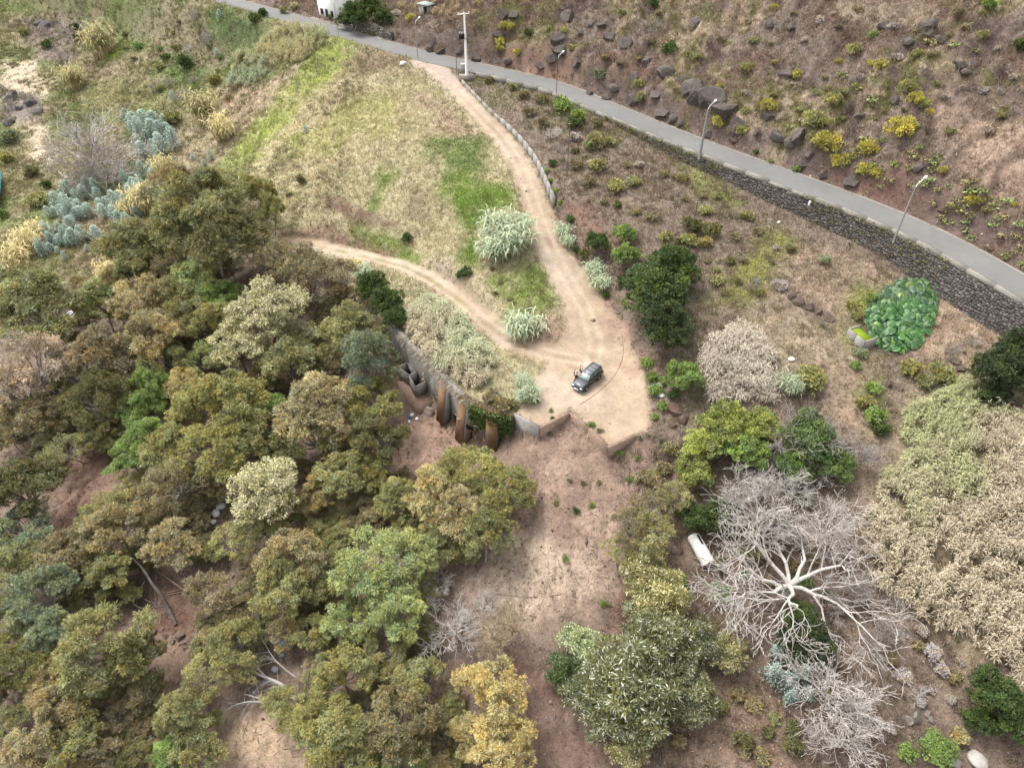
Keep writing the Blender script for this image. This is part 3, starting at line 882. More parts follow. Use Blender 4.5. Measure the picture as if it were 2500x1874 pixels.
def scatter_stones():
    rg = np.random.default_rng(32)
    o8 = np.array([[1, 0, 0], [0, 1, 0], [-1, 0, 0], [0, -1, 0], [0, 0, 1], [0, 0, -1]], float)
    f8 = np.array([[0, 1, 4], [1, 2, 4], [2, 3, 4], [3, 0, 4], [1, 0, 5], [2, 1, 5], [3, 2, 5], [0, 3, 5]])
    n = 60000
    x, y = rg.uniform(-60, 75, n), rg.uniform(16, 150, n)
    z = bilin(ZZ, x, y)
    low = in_poly(x, y, LOWPOLY)
    rd, rs, _ = seg_dist(x, y, ROAD)
    e = rd * rs * ROAD_SIDE - ROAD_HW
    soil = low & (np.abs(x - 8) < 16) & (y > 22)
    keep = in_view(x, y, z, 60) & ((soil & (rg.random(n) < 0.75)) | ((e > 0.3) & (e < 5) & (rg.random(n) < 0.6)) | (low & (rg.random(n) < 0.2)) | (rg.random(n) < 0.04)) & ~((e > -2 * ROAD_HW - 0.3) & (e < 0.3))
    x, y, z, soil = x[keep], y[keep], z[keep], soil[keep]
    m = len(x)
    s = np.exp(rg.normal(-2.75, 0.5, m))
    P = np.stack([x, y, z], 1)
    v = P[:, None] + o8[None] * s[:, None, None] * rg.uniform(0.6, 1.3, (m, 6, 1))
    f = f8[None] + (np.arange(m) * 6)[:, None, None]
    base = np.array([A(176, 150, 130), A(206, 186, 166), A(140, 116, 100), A(128, 120, 114), A(222, 206, 188)])[rg.integers(0, 5, m)] * rg.uniform(0.8, 1.2, (m, 1))
    print('stones', m)
    link('loose_stones', mesh_np('loose_stones', v.reshape(-1, 3), f.reshape(-1, 3), np.repeat(base, 6, 0)), M_GROUND, kind='stuff', label='loose stones and clods on bare soil and banks', cat='gravel')
scatter_stones()

def scatter_sticks():
    rg = np.random.default_rng(33)
    n = 9000
    x, y = rg.uniform(-60, 60, n), rg.uniform(18, 95, n)
    z = bilin(ZZ, x, y)
    m = in_view(x, y, z, 40) & in_poly(x, y, LOWPOLY) & (fbm(x - 9, y + 14, 3.0, 3) > 0.52)
    x, y, z = x[m], y[m], z[m]
    k = len(x)
    a = rg.uniform(0, 6.28, k); L = np.exp(rg.normal(-0.15, 0.5, k))
    d = np.stack([np.cos(a), np.sin(a), rg.normal(0.08, 0.1, k)], 1)
    p0 = np.stack([x, y, z + 0.05], 1)
    r = rg.uniform(0.012, 0.035, k)
    p1 = p0 + d * L[:, None]
    p1[:, 2] = np.maximum(p1[:, 2], bilin(ZZ, p1[:, 0], p1[:, 1]) + 0.03)
    sg = np.concatenate([p0, p1, r[:, None], r[:, None] * 0.5], 1)
    dd_ = unit_(p1 - p0)
    s_ = unit_(np.cross(dd_, np.array([0, 0, 1.0])))
    u_ = np.cross(s_, dd_)
    v = np.stack([p0 - s_ * r[:, None], p0 + s_ * r[:, None], p0 + u_ * r[:, None] * 1.5, p1], 1)
    f = np.array([[0, 1, 3], [1, 2, 3], [2, 0, 3]])[None] + (np.arange(k) * 4)[:, None, None]
    c = np.array([A(206, 188, 168), A(168, 144, 124), A(190, 182, 174), A(140, 116, 98)])[rg.integers(0, 4, k)] * rg.uniform(0.85, 1.2, (k, 1))
    link('fallen_sticks', mesh_np('fallen_sticks', v.reshape(-1, 3), f.reshape(-1, 3), np.repeat(c, 4, 0)), M_GRASS, kind='stuff', label='fallen sticks and bark strips on the lower ground', cat='sticks')
def unit_(a):
    return a / (np.linalg.norm(a, axis=-1, keepdims=True) + 1e-9)
scatter_sticks()
# ------------------------------------------------------------------ plant builders
M_LEAF = mat_leaf('foliage')
M_BARK = mat_surface('bark', attr='Col', objcol=True, scales=((3, 0.7, 1.2),), bump=0.4, bump_scale=9, bump_dist=0.05)

def unit(a):
    return a / (np.linalg.norm(a, axis=-1, keepdims=True) + 1e-9)

def tubes(segs, sides=5, col=(1, 1, 1), rg=None):
    """segs: array (n,8): p0 p1 r0 r1 -> open frustums"""
    s = np.asarray(segs, float)
    n = len(s)
    p0, p1, r0, r1 = s[:, :3], s[:, 3:6], s[:, 6], s[:, 7]
    d = unit(p1 - p0)
    ref = np.where(np.abs(d[:, 2:3]) > 0.9, np.array([[1.0, 0, 0]]), np.array([[0, 0, 1.0]]))
    a = unit(np.cross(d, ref))
    b = np.cross(d, a)
    th = np.arange(sides) * 2 * np.pi / sides
    ring = a[:, None] * np.cos(th)[None, :, None] + b[:, None] * np.sin(th)[None, :, None]
    v = np.concatenate([p0[:, None] + ring * r0[:, None, None], p1[:, None] + ring * r1[:, None, None]], 1)
    base = (np.arange(n) * 2 * sides)[:, None]
    k = np.arange(sides)
    k2 = (k + 1) % sides
    f1 = np.stack([np.broadcast_to(k, (n, sides)) + base, np.broadcast_to(k2, (n, sides)) + base, np.broadcast_to(k2 + sides, (n, sides)) + base], -1)
    f2 = np.stack([np.broadcast_to(k, (n, sides)) + base, np.broadcast_to(k2 + sides, (n, sides)) + base, np.broadcast_to(k + sides, (n, sides)) + base], -1)
    f = np.concatenate([f1.reshape(-1, 3), f2.reshape(-1, 3)])
    c = np.ones((n, 1, 3)) * np.asarray(col)
    if rg is not None:
        c = c * (1 + rg.normal(0, 0.12, (n, 1, 1)))
    c = np.repeat(c, 2 * sides, 1).reshape(-1, 3)
    return v.reshape(-1, 3), f, np.clip(c, 0.01, 2)

def limb(p0, p1, r0, r1, rg, n=5, wob=0.12, sag=0.0):
    """wobbly polyline as segments"""
    p0, p1 = np.asarray(p0, float), np.asarray(p1, float)
    L = np.linalg.norm(p1 - p0)
    pts = [p0 + (p1 - p0) * t + (rg.normal(0, wob * L / n, 3) if 0 < t < 1 else 0) + np.array([0, 0, sag * L * (t - t * t)]) for t in np.linspace(0, 1, n + 1)]
    rr = np.linspace(r0, r1, n + 1)
    return [np.concatenate([pts[k], pts[k + 1], [rr[k], rr[k + 1]]]) for k in range(n)]

def leaf_cards(p, d, L, W, col, rg, droop=0.0, out=None):
    """rhombic leaves at p along d"""
    n = len(p)
    d = unit(d + np.array([0, 0, -droop]))
    s = unit(np.cross(d, rg.normal(0, 1, (n, 3)) if out is None else out + rg.normal(0, 0.45, (n, 3))))
    v = np.empty((n, 4, 3))
    v[:, 0] = p
    v[:, 1] = p + d * (L * 0.45)[:, None] + s * (W * 0.5)[:, None]
    v[:, 2] = p + d * L[:, None]
    v[:, 3] = p + d * (L * 0.45)[:, None] - s * (W * 0.5)[:, None]
    i = np.arange(n) * 4
    f = np.concatenate([np.stack([i, i + 1, i + 2], 1), np.stack([i, i + 2, i + 3], 1)])
    return v.reshape(-1, 3), f, np.repeat(col, 4, 0)

def crown_lobes(rg, R, z0, H, nl, flat=0.75, spread=0.78, rmin=0.26, rmax=0.40):
    """centres and radii of foliage masses over a dome"""
    out = []
    k = 0
    while len(out) < nl and k < 900:
        k += 1
        a, r = rg.uniform(0, 2 * np.pi), R * spread * math.sqrt(rg.random())
        z = z0 + H * (0.15 + 0.85 * (1 - (r / R) ** 2)) * rg.uniform(0.35, 1.0)
        lr = R * rg.uniform(rmin, rmax)
        p = np.array([r * math.cos(a), r * math.sin(a), z])
        if all(np.linalg.norm((p - q[0]) * [1, 1, 0.8]) > 0.62 * (lr + q[1]) * 0.8 for q in out):
            out.append((p, lr))
    return out

def crown_mesh(rg, lobes, per_lobe, leafL, leafW, clumps=24, droop=0.5, hue=(1.09, 0.98, 0.82), tips=None, tip_share=0.0, brown=0.06, flat=0.8):
    V_, F_, C_ = [], [], []
    for (c, r) in lobes:
        lc = 1 + rg.normal(0, 0.13)
        hs = rg.normal(0, 1)
        cd = unit(rg.normal(0, 1, (clumps, 3)) + np.array([0, 0, 0.55]))
        cr = r * rg.uniform(0.62, 1.0, clumps)
        cp = c + cd * cr[:, None] * np.array([1, 1, flat])
        m = max(4, per_lobe // clumps)
        q = np.repeat(np.arange(clumps), m)
        dirs = unit(rg.normal(0, 1, (len(q), 3)) + cd[q] * 0.7)
        pos = cp[q] + dirs * (r * 0.27 * rg.random(len(q)) ** 0.6)[:, None]
        L = leafL * rg.uniform(0.6, 1.3, len(q))
        W = leafW * rg.uniform(0.7, 1.3, len(q))
        col = np.ones((len(q), 3)) * lc * (1 + rg.normal(0, 0.14, clumps))[q][:, None]
        col *= (1 + rg.normal(0, 0.16, (len(q), 1)))
        t = np.clip(0.5 * hs + rg.normal(0, 0.8, clumps)[q] + rg.normal(0, 0.5, len(q)), -1.5, 1.5)[:, None]
        col *= np.where(t > 0, 1 + (np.array(hue) - 1) * t, 1 + (1 / np.array(hue) - 1) * (-t) * 0.6)
        b = rg.random(len(q)) < brown
        col[b] *= np.array([1.15, 0.92, 0.78])
        if tips is not None:
            b = rg.random(len(q)) < tip_share
            col[b] = np.array(tips) * (1 + rg.normal(0, 0.15, (b.sum(), 1)))
        v, f, cc = leaf_cards(pos, dirs, L, W, np.clip(col, 0.08, 16), rg, droop, unit(cd[q] + np.array([0, 0, 0.25])))
        V_.append(v); F_.append(f); C_.append(cc)
    return merge(list(zip(V_, F_, C_)))

def tree_proto(name, seed, R=3.5, trunk_h=4.2, H=3.6, nl=13, per_lobe=850, leafL=0.34, leafW=0.10, droop=0.5, bark=(0.20, 0.165, 0.135), lean=0.6, trunk_r=0.17, **kw):
    rg = np.random.default_rng(seed)
    lobe_kw = {k: kw.pop(k) for k in ('spread', 'rmin', 'rmax') if k in kw}
    lobes = crown_lobes(rg, R, trunk_h, H, nl, **lobe_kw)
    v, f, c = crown_mesh(rg, lobes, per_lobe, leafL, leafW, droop=droop, **kw)
    crown = mesh_np(name + '_crown', v, f, c)
    crown.materials.append(M_LEAF)
    base = np.array([rg.normal(0, lean), rg.normal(0, lean), -0.4])
    fork = np.array([rg.normal(0, 0.3), rg.normal(0, 0.3), trunk_h * 0.72])
    segs = limb(base, fork, trunk_r, trunk_r * 0.75, rg, 5, 0.06)
    for (p, r) in lobes:
        mid = fork + (p - fork) * 0.5 + rg.normal(0, 0.2, 3)
        segs += limb(fork + (p - fork) * 0.02, mid, trunk_r * 0.5, trunk_r * 0.3, rg, 3, 0.1)
        segs += limb(mid, p + np.array([0, 0, r * 0.3]), trunk_r * 0.3, 0.025, rg, 3, 0.12)
        for _ in range(3):
            e = p + unit(rg.normal(0, 1, 3)) * r * 0.9
            segs += limb(mid + (p - mid) * 0.5, e, 0.04, 0.012, rg, 2, 0.1)
    v, f, c = tubes(segs, 5, (1, 1, 1), rg)
    trunk = mesh_np(name + '_trunk', v, f, c * np.array(bark), smooth=True)
    trunk.materials.append(M_BARK)
    return dict(crown=crown, trunk=trunk, R=R, hc=trunk_h + H * 0.5, top=trunk_h + H)

def sapling_proto(name, seed, H=2.6, R=1.0, n=950):
    """young blue gum: a spire of paired silvery leaves on side shoots"""
    rg = np.random.default_rng(seed)
    t = np.sort(rg.random(n) ** 0.8)
    z = 0.25 + t * (H - 0.25)
    lobe = 0.75 + 0.35 * np.sin(3 * rg.uniform(0, 6.28) + 0)
    rad = R * (1 - t) ** 0.55 * rg.uniform(0.15, 1.2, n) + 0.06
    a = rg.uniform(0, 2 * np.pi, n)
    d = np.stack([np.cos(a), np.sin(a), rg.uniform(-0.2, 0.6, n)], 1)
    p = np.stack([np.cos(a) * rad * 0.6, np.sin(a) * rad * 0.6, z], 1)
    ph = rg.uniform(0, 6.28)
    rad = rad * (0.8 + 0.35 * np.sin(3 * a + ph + 5 * t))
    p[:, 0] = np.cos(a) * rad * 0.8; p[:, 1] = np.sin(a) * rad * 0.8
    L = rg.uniform(0.16, 0.32, n) * (1 - 0.3 * t)
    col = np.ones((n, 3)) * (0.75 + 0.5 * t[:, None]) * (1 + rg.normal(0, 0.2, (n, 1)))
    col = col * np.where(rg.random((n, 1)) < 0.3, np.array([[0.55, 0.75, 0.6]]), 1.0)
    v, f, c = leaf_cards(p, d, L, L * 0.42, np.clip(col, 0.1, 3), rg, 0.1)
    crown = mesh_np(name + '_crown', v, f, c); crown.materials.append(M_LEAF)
    v, f, c = tubes(limb((0, 0, -0.2), (rg.normal(0, .1), rg.normal(0, .1), H * 0.95), 0.04, 0.012, rg, 5, 0.05), 4)
    trunk = mesh_np(name + '_stem', v, f, c * np.array((0.2, 0.17, 0.14))); trunk.materials.append(M_BARK)
    return dict(crown=crown, trunk=trunk, R=R, hc=H * 0.5, top=H)

def shrub_proto(name, seed, R=1.0, H=1.0, n=1500, leafL=0.2, leafW=0.1, nl=7, hue=(1.1, 1.0, 0.8), droop=0.0, brown=0.04, tips=None, tip_share=0):
    rg = np.random.default_rng(seed)
    lobes = []
    for k in range(nl):
        a, r = rg.uniform(0, 2 * np.pi), R * 0.6 * math.sqrt(rg.random())
        lobes.append((np.array([r * math.cos(a), r * math.sin(a), H * rg.uniform(0.35, 0.62)]), R * rg.uniform(0.34, 0.5)))
    v, f, c = crown_mesh(rg, lobes, n // nl, leafL, leafW, clumps=14, droop=droop, hue=hue, brown=brown, tips=tips, tip_share=tip_share, flat=min(1.0, H / R * 0.8))
    crown = mesh_np(name + '_foliage', v, f, c); crown.materials.append(M_LEAF)
    segs = []
    for (p, r) in lobes:
        segs += limb((0, 0, -0.2), p + np.array([0, 0, r * 0.4]), 0.04, 0.012, rg, 3, 0.1)
    v, f, c = tubes(segs, 4)
    trunk = mesh_np(name + '_stem', v, f, c * np.array((0.16, 0.13, 0.1))); trunk.materials.append(M_BARK)
    return dict(crown=crown, trunk=trunk, R=R, hc=H * 0.5, top=H)

def dead_proto(name, seed, R=3.0, H=4.0, trunk_r=0.2, levels=4, kids=(6, 5, 5, 5), spread=1.0, col=(0.42, 0.40, 0.385), up=0.5, twigr=0.012, trunk_h=0.25, curl=0.22, flatten=1.0, sides=5, fork=(0.42, 0.62)):
    """leafless tree: limbs that fork down to fine twigs"""
    rg = np.random.default_rng(seed)
    limbs_s, twigs = [], []
    def grow(p, d, L, r, lev):
        n = 5 if lev < 2 else 3
        pts = [np.array(p, float)]
        dd = np.array(d, float)
        for k in range(n):
            dd = unit(dd + rg.normal(0, curl, 3) + np.array([0, 0, 0.06 * up]))
            dd[2] *= flatten
            pts.append(pts[-1] + dd * L / n)
        rr = np.linspace(r, r * 0.45, n + 1)
        for k in range(n):
            (limbs_s if lev < 2 else twigs).append(np.concatenate([pts[k], pts[k + 1], [max(rr[k], twigr), max(rr[k + 1], twigr * 0.7)]]))
        if lev >= levels:
            return
        for j in range(kids[lev]):
            t = rg.uniform(0.3, 1.0) if j else 1.0
            k = min(int(t * n), n - 1)
            q = pts[k] + (pts[k + 1] - pts[k]) * (t * n - k)
            nd = unit(pts[k + 1] - pts[k])
            side = unit(np.cross(nd, rg.normal(0, 1, 3)))
            ang = rg.uniform(0.35, 0.95)
            e = unit(nd * math.cos(ang) + side * math.sin(ang) * np.array([1, 1, 0.75]))
            grow(q, e, L * rg.uniform(0.5, 0.78), rr[k] * rg.uniform(*fork), lev + 1)
    top = np.array([0, 0, H * trunk_h])
    limbs_s += limb((rg.normal(0, .2), rg.normal(0, .2), -0.5), top, trunk_r, trunk_r * 0.85, rg, 4, 0.05)
    n0 = kids[0]
    for j in range(n0):
        a = 2 * np.pi * (j + rg.uniform(-0.3, 0.3)) / n0
        e = rg.uniform(0.15, 0.75) * up + 0.1
        grow(top, (math.cos(a) * spread, math.sin(a) * spread, e), R * rg.uniform(0.5, 0.72), trunk_r * 0.6, 1)
    a_ = tubes(limbs_s, sides, col, rg)
    b_ = tubes(twigs, 3, np.array(col) * 1.02, rg)
    limbs_me = mesh_np(name + '_limbs', *a_, smooth=True); limbs_me.materials.append(M_BARK)
    twig_me = mesh_np(name + '_twigs', *b_, smooth=True); twig_me.materials.append(M_BARK)
    return dict(crown=twig_me, trunk=limbs_me, R=R, hc=H * 0.6, top=H, dead=True)

def reed_geo(pos, H, rg, col, nleaf=9, leafL=0.75, leafW=0.07, lean=0.18, stalk=(0.42, 0.38, 0.24), wind=None):
    """giant cane: stalks with long arching leaves; every leaf bends once"""
    n = len(pos)
    a = rg.uniform(0, 2 * np.pi, n)
    tip = pos + np.stack([np.cos(a) * lean * H * rg.random(n), np.sin(a) * lean * H * rg.random(n), H * rg.uniform(0.75, 1.05, n)], 1)
    if wind is not None:
        tip[:, :2] += np.asarray(wind)[None, :] * H[:, None]
    seg = np.concatenate([pos, tip, np.full((n, 1), 0.022), np.full((n, 1), 0.012)], 1)
    v1, f1, c1 = tubes(seg, 3)
    c1 = c1 * np.array(stalk)
    t = np.repeat(np.linspace(0.45, 1.0, nleaf)[None], n, 0).ravel()
    q = np.repeat(np.arange(n), nleaf)
    p0 = pos[q] + (tip - pos)[q] * t[:, None]
    b = rg.uniform(0, 2 * np.pi, len(q))
    e = rg.uniform(0.3, 1.1, len(q))
    d1 = np.stack([np.cos(b) * np.cos(e), np.sin(b) * np.cos(e), np.sin(e)], 1)
    d2 = unit(d1 + np.array([0, 0, -1.5]) * rg.uniform(0.5, 1.1, (len(q), 1)))
    L = leafL * rg.uniform(0.6, 1.25, len(q))
    W = leafW * rg.uniform(0.7, 1.3, len(q))
    m = p0 + d1 * (L * 0.5)[:, None]
    e_ = m + d2 * (L * 0.5)[:, None]
    s = unit(np.cross(d1, np.array([0, 0, 1.0]) + rg.normal(0, 0.2, (len(q), 3))))
    v = np.empty((len(q), 4, 3))
    v[:, 0] = p0
    v[:, 1] = m + s * (W * 0.5)[:, None]
    v[:, 2] = m - s * (W * 0.5)[:, None]
    v[:, 3] = e_
    i = np.arange(len(q)) * 4
    f = np.concatenate([np.stack([i, i + 1, i + 2], 1), np.stack([i + 1, i + 3, i + 2], 1)])
    cc = col[q] * (1 + rg.normal(0, 0.16, (len(q), 1)))
    return merge([(v1, f1, c1), (v.reshape(-1, 3), f, np.repeat(np.clip(cc * 1.3, 0.01, 0.8), 4, 0))])

def clump_proto(name, seed, R=1.2, H=2.2, n=70, col=(150, 158, 120), col2=(190, 180, 130), leafL=0.8, leafW=0.08, lean=0.45, nleaf=9):
    """one reed or pampas clump"""
    rg = np.random.default_rng(seed)
    a, r = rg.uniform(0, 2 * np.pi, n), R * 0.55 * np.sqrt(rg.random(n))
    pos = np.stack([np.cos(a) * r, np.sin(a) * r, np.full(n, -0.1)], 1)
    w = rg.random((n, 1))
    c = A(*col) * w + A(*col2) * (1 - w)
    hh = np.full(n, H) * rg.uniform(0.6, 1.1, n)
    v, f, cc = reed_geo(pos, hh, rg, c, nleaf=nleaf, leafL=leafL, leafW=leafW, lean=lean)
    me = mesh_np(name, v, f, cc / KA)
    me.materials.append(M_LEAF)
    return dict(crown=me, trunk=None, R=R, hc=H * 0.6, top=H)

# ------------------------------------------------------------------ placing: each plant is a thing of its own
TINT = {
    'olive': (148, 150, 88), 'dark olive': (116, 116, 66), 'tan': (172, 160, 106), 'yellowish': (160, 160, 88), 'bright green': (134, 164, 70), 'dark green': (84, 108, 48),
    'blue-green': (136, 152, 112), 'cream-flecked': (180, 176, 126), 'brown': (146, 134, 94), 'orange-yellow': (180, 166, 96), 'light green': (160, 176, 100), 'pinkish': (182, 164, 134),
    'golden green': (152, 152, 76), 'deep green': (72, 88, 48), 'sage green': (124, 132, 76), 'lime': (154, 166, 70), 'leaf green': (112, 142, 70), 'silvery blue': (180, 196, 188), 'yellow': (188, 178, 52), 'grey': (178, 168, 160), 'pale': (214, 200, 168), 'dusky': (140, 132, 88), 'white': (214, 206, 198)}
LANDMARK = {}
PLACED = []
_ones = ['', 'first', 'second', 'third', 'fourth', 'fifth', 'sixth', 'seventh', 'eighth', 'ninth', 'tenth', 'eleventh', 'twelfth', 'thirteenth', 'fourteenth', 'fifteenth', 'sixteenth', 'seventeenth', 'eighteenth', 'nineteenth']
def ordinal(n):
    if n < 20:
        return _ones[n]
    t, o = divmod(n, 10)
    return {2: 'twentieth', 3: 'thirtieth', 4: 'fortieth', 5: 'fiftieth', 6: 'sixtieth', 7: 'seventieth', 8: 'eightieth'}[t] if o == 0 else {2: 'twenty', 3: 'thirty', 4: 'forty', 5: 'fifty', 6: 'sixty', 7: 'seventy', 8: 'eighty'}[t] + '-' + _ones[o]

def plant(proto, name, noun, cat, u, v, rpx, tint, lm, group=None, sz=None, hscale=None, rz=None, tintmul=1.0, stem='trunk', crown='crown', bark=None):
    """stand a plant so that its middle shows at photo pixel (u,v) with a radius of rpx pixels"""
    s = 1.0
    for _ in range(4):
        hs = hscale if hscale is not None else 1.0
        k = pxm(u, v, proto['hc'] * s * hs)
        s = rpx / k / proto['R']
        if sz: s = min(s, sz)
    hs = hscale if hscale is not None else 1.0
    sc_z = s * hs
    g = G(u, v, proto['hc'] * sc_z)
    o = empty(name, g, rz if rz is not None else rng.uniform(0, 6.28))
    o.scale = (s, s, sc_z)
    col = A(*TINT[tint])
    col = (col * 0.74 + col.mean() * 0.26) * np.array([1.01, 1.0, 0.97]) * 1.86 * tintmul * (1 + rng.normal(0, 0.06))
    c = bpy.data.objects.new(crown, proto['crown']); COL.objects.link(c); c.parent = o
    if proto.get('dead'):
        b = A(*TINT[tint]) / np.array((0.42, 0.40, 0.385)) * tintmul * 1.45
        c.color = (*b, 1)
    else:
        c.color = (*col, 1)
    if proto['trunk'] is not None:
        t = bpy.data.objects.new(stem, proto['trunk']); COL.objects.link(t); t.parent = o
        t.color = c.color if proto.get('dead') else ((1, 1, 1, 1) if bark is None else (*bark, 1))
    PLACED.append((o, tint, noun, cat, lm, group, u, v))
    return o

def name_plants():
    """tell alike plants apart by their order outward from a landmark one can find"""
    by = {}
    for r in PLACED:
        by.setdefault((r[1], r[2], r[4]), []).append(r)
    for (tint, noun, lm), rows in by.items():
        lu, lv = LANDMARK[lm]
        rows.sort(key=lambda r: (r[6] - lu) ** 2 + (r[7] - lv) ** 2)
        for k, r in enumerate(rows):
            if len(rows) == 1:
                t = f'{tint} {noun} standing by {lm}'
            elif k == 0:
                t = f'{tint} {noun}, first one out from {lm}'
            else:
                t = f'{ordinal(k + 1)} {tint} {noun} counted outward from {lm}'
            tag(r[0], t, r[3], r[5])
# ------------------------------------------------------------------ the trees
LANDMARK.update({
    'the bare clearing in the wood': (200, 1220), 'the white dumped sacks': (530, 1255), 'the roofless concrete rooms': (1000, 930), 'the bleached fallen tree': (640, 1690),
    'the leaning dark trunk': (410, 1440), 'the blue barrel': (705, 1590), 'the narrow track bend': (700, 600), 'the grey twiggy dead tree': (1110, 1520),
    'the zigzag platform wall': (1400, 1040), 'the white tank': (1710, 1345), 'the great bleached dead tree': (1930, 1400), 'the tall cane field': (2300, 1150),
    'the big-leaved creeper': (2186, 760), 'the transformer pole': (1140, 180), 'the white house': (760, 10), 'the black car': (1430, 900), 'the lone straw patch': (650, 1800),
    'the sandy valley floor': (60, 330), 'the grey valley tree': (200, 380), 'the lamp above the stone wall': (2182, 585), 'the dirt junction': (1060, 165), 'the orange-yellow tree': (1200, 1740)})
EUC = [tree_proto('eucalyptus', 100 + k, nl=17 + k % 4, per_lobe=1000, H=3.0 + 0.6 * (k % 3), leafL=0.32, leafW=0.075, spread=0.93, rmin=0.17, rmax=0.34, clumps=22, droop=0.35, bark=(0.27, 0.24, 0.21)) for k in range(8)]
SPARSE = [tree_proto('sparse_eucalyptus', 200 + k, nl=18, per_lobe=420, rmin=0.16, rmax=0.30, spread=0.95, leafL=0.32, leafW=0.07, brown=0.15, bark=(0.3, 0.27, 0.24)) for k in range(3)]
BLOOM = [tree_proto('flowering_gum', 300 + k, nl=14, per_lobe=850, leafL=0.28, leafW=0.11, tips=(1.35, 1.35, 1.3), tip_share=0.4, hue=(1.0, 1.0, 0.8), brown=0.04) for k in range(2)]
WATT = [tree_proto('wattle', 400 + k, nl=14, trunk_h=2.6, H=3.0, per_lobe=800, leafL=0.42, leafW=0.085, droop=-0.25, tips=(3.6, 3.3, 6.0), tip_share=0.2, brown=0.03, hue=(1.15, 1.05, 0.9)) for k in range(3)]
BROAD = [tree_proto('broadleaf', 500 + k, nl=16, trunk_h=2.2, H=3.8, per_lobe=900, leafL=0.26, leafW=0.16, droop=0.15, hue=(1.12, 1.08, 0.8), brown=0.02) for k in range(3)]

def pick(lst, k):
    return lst[k % len(lst)]

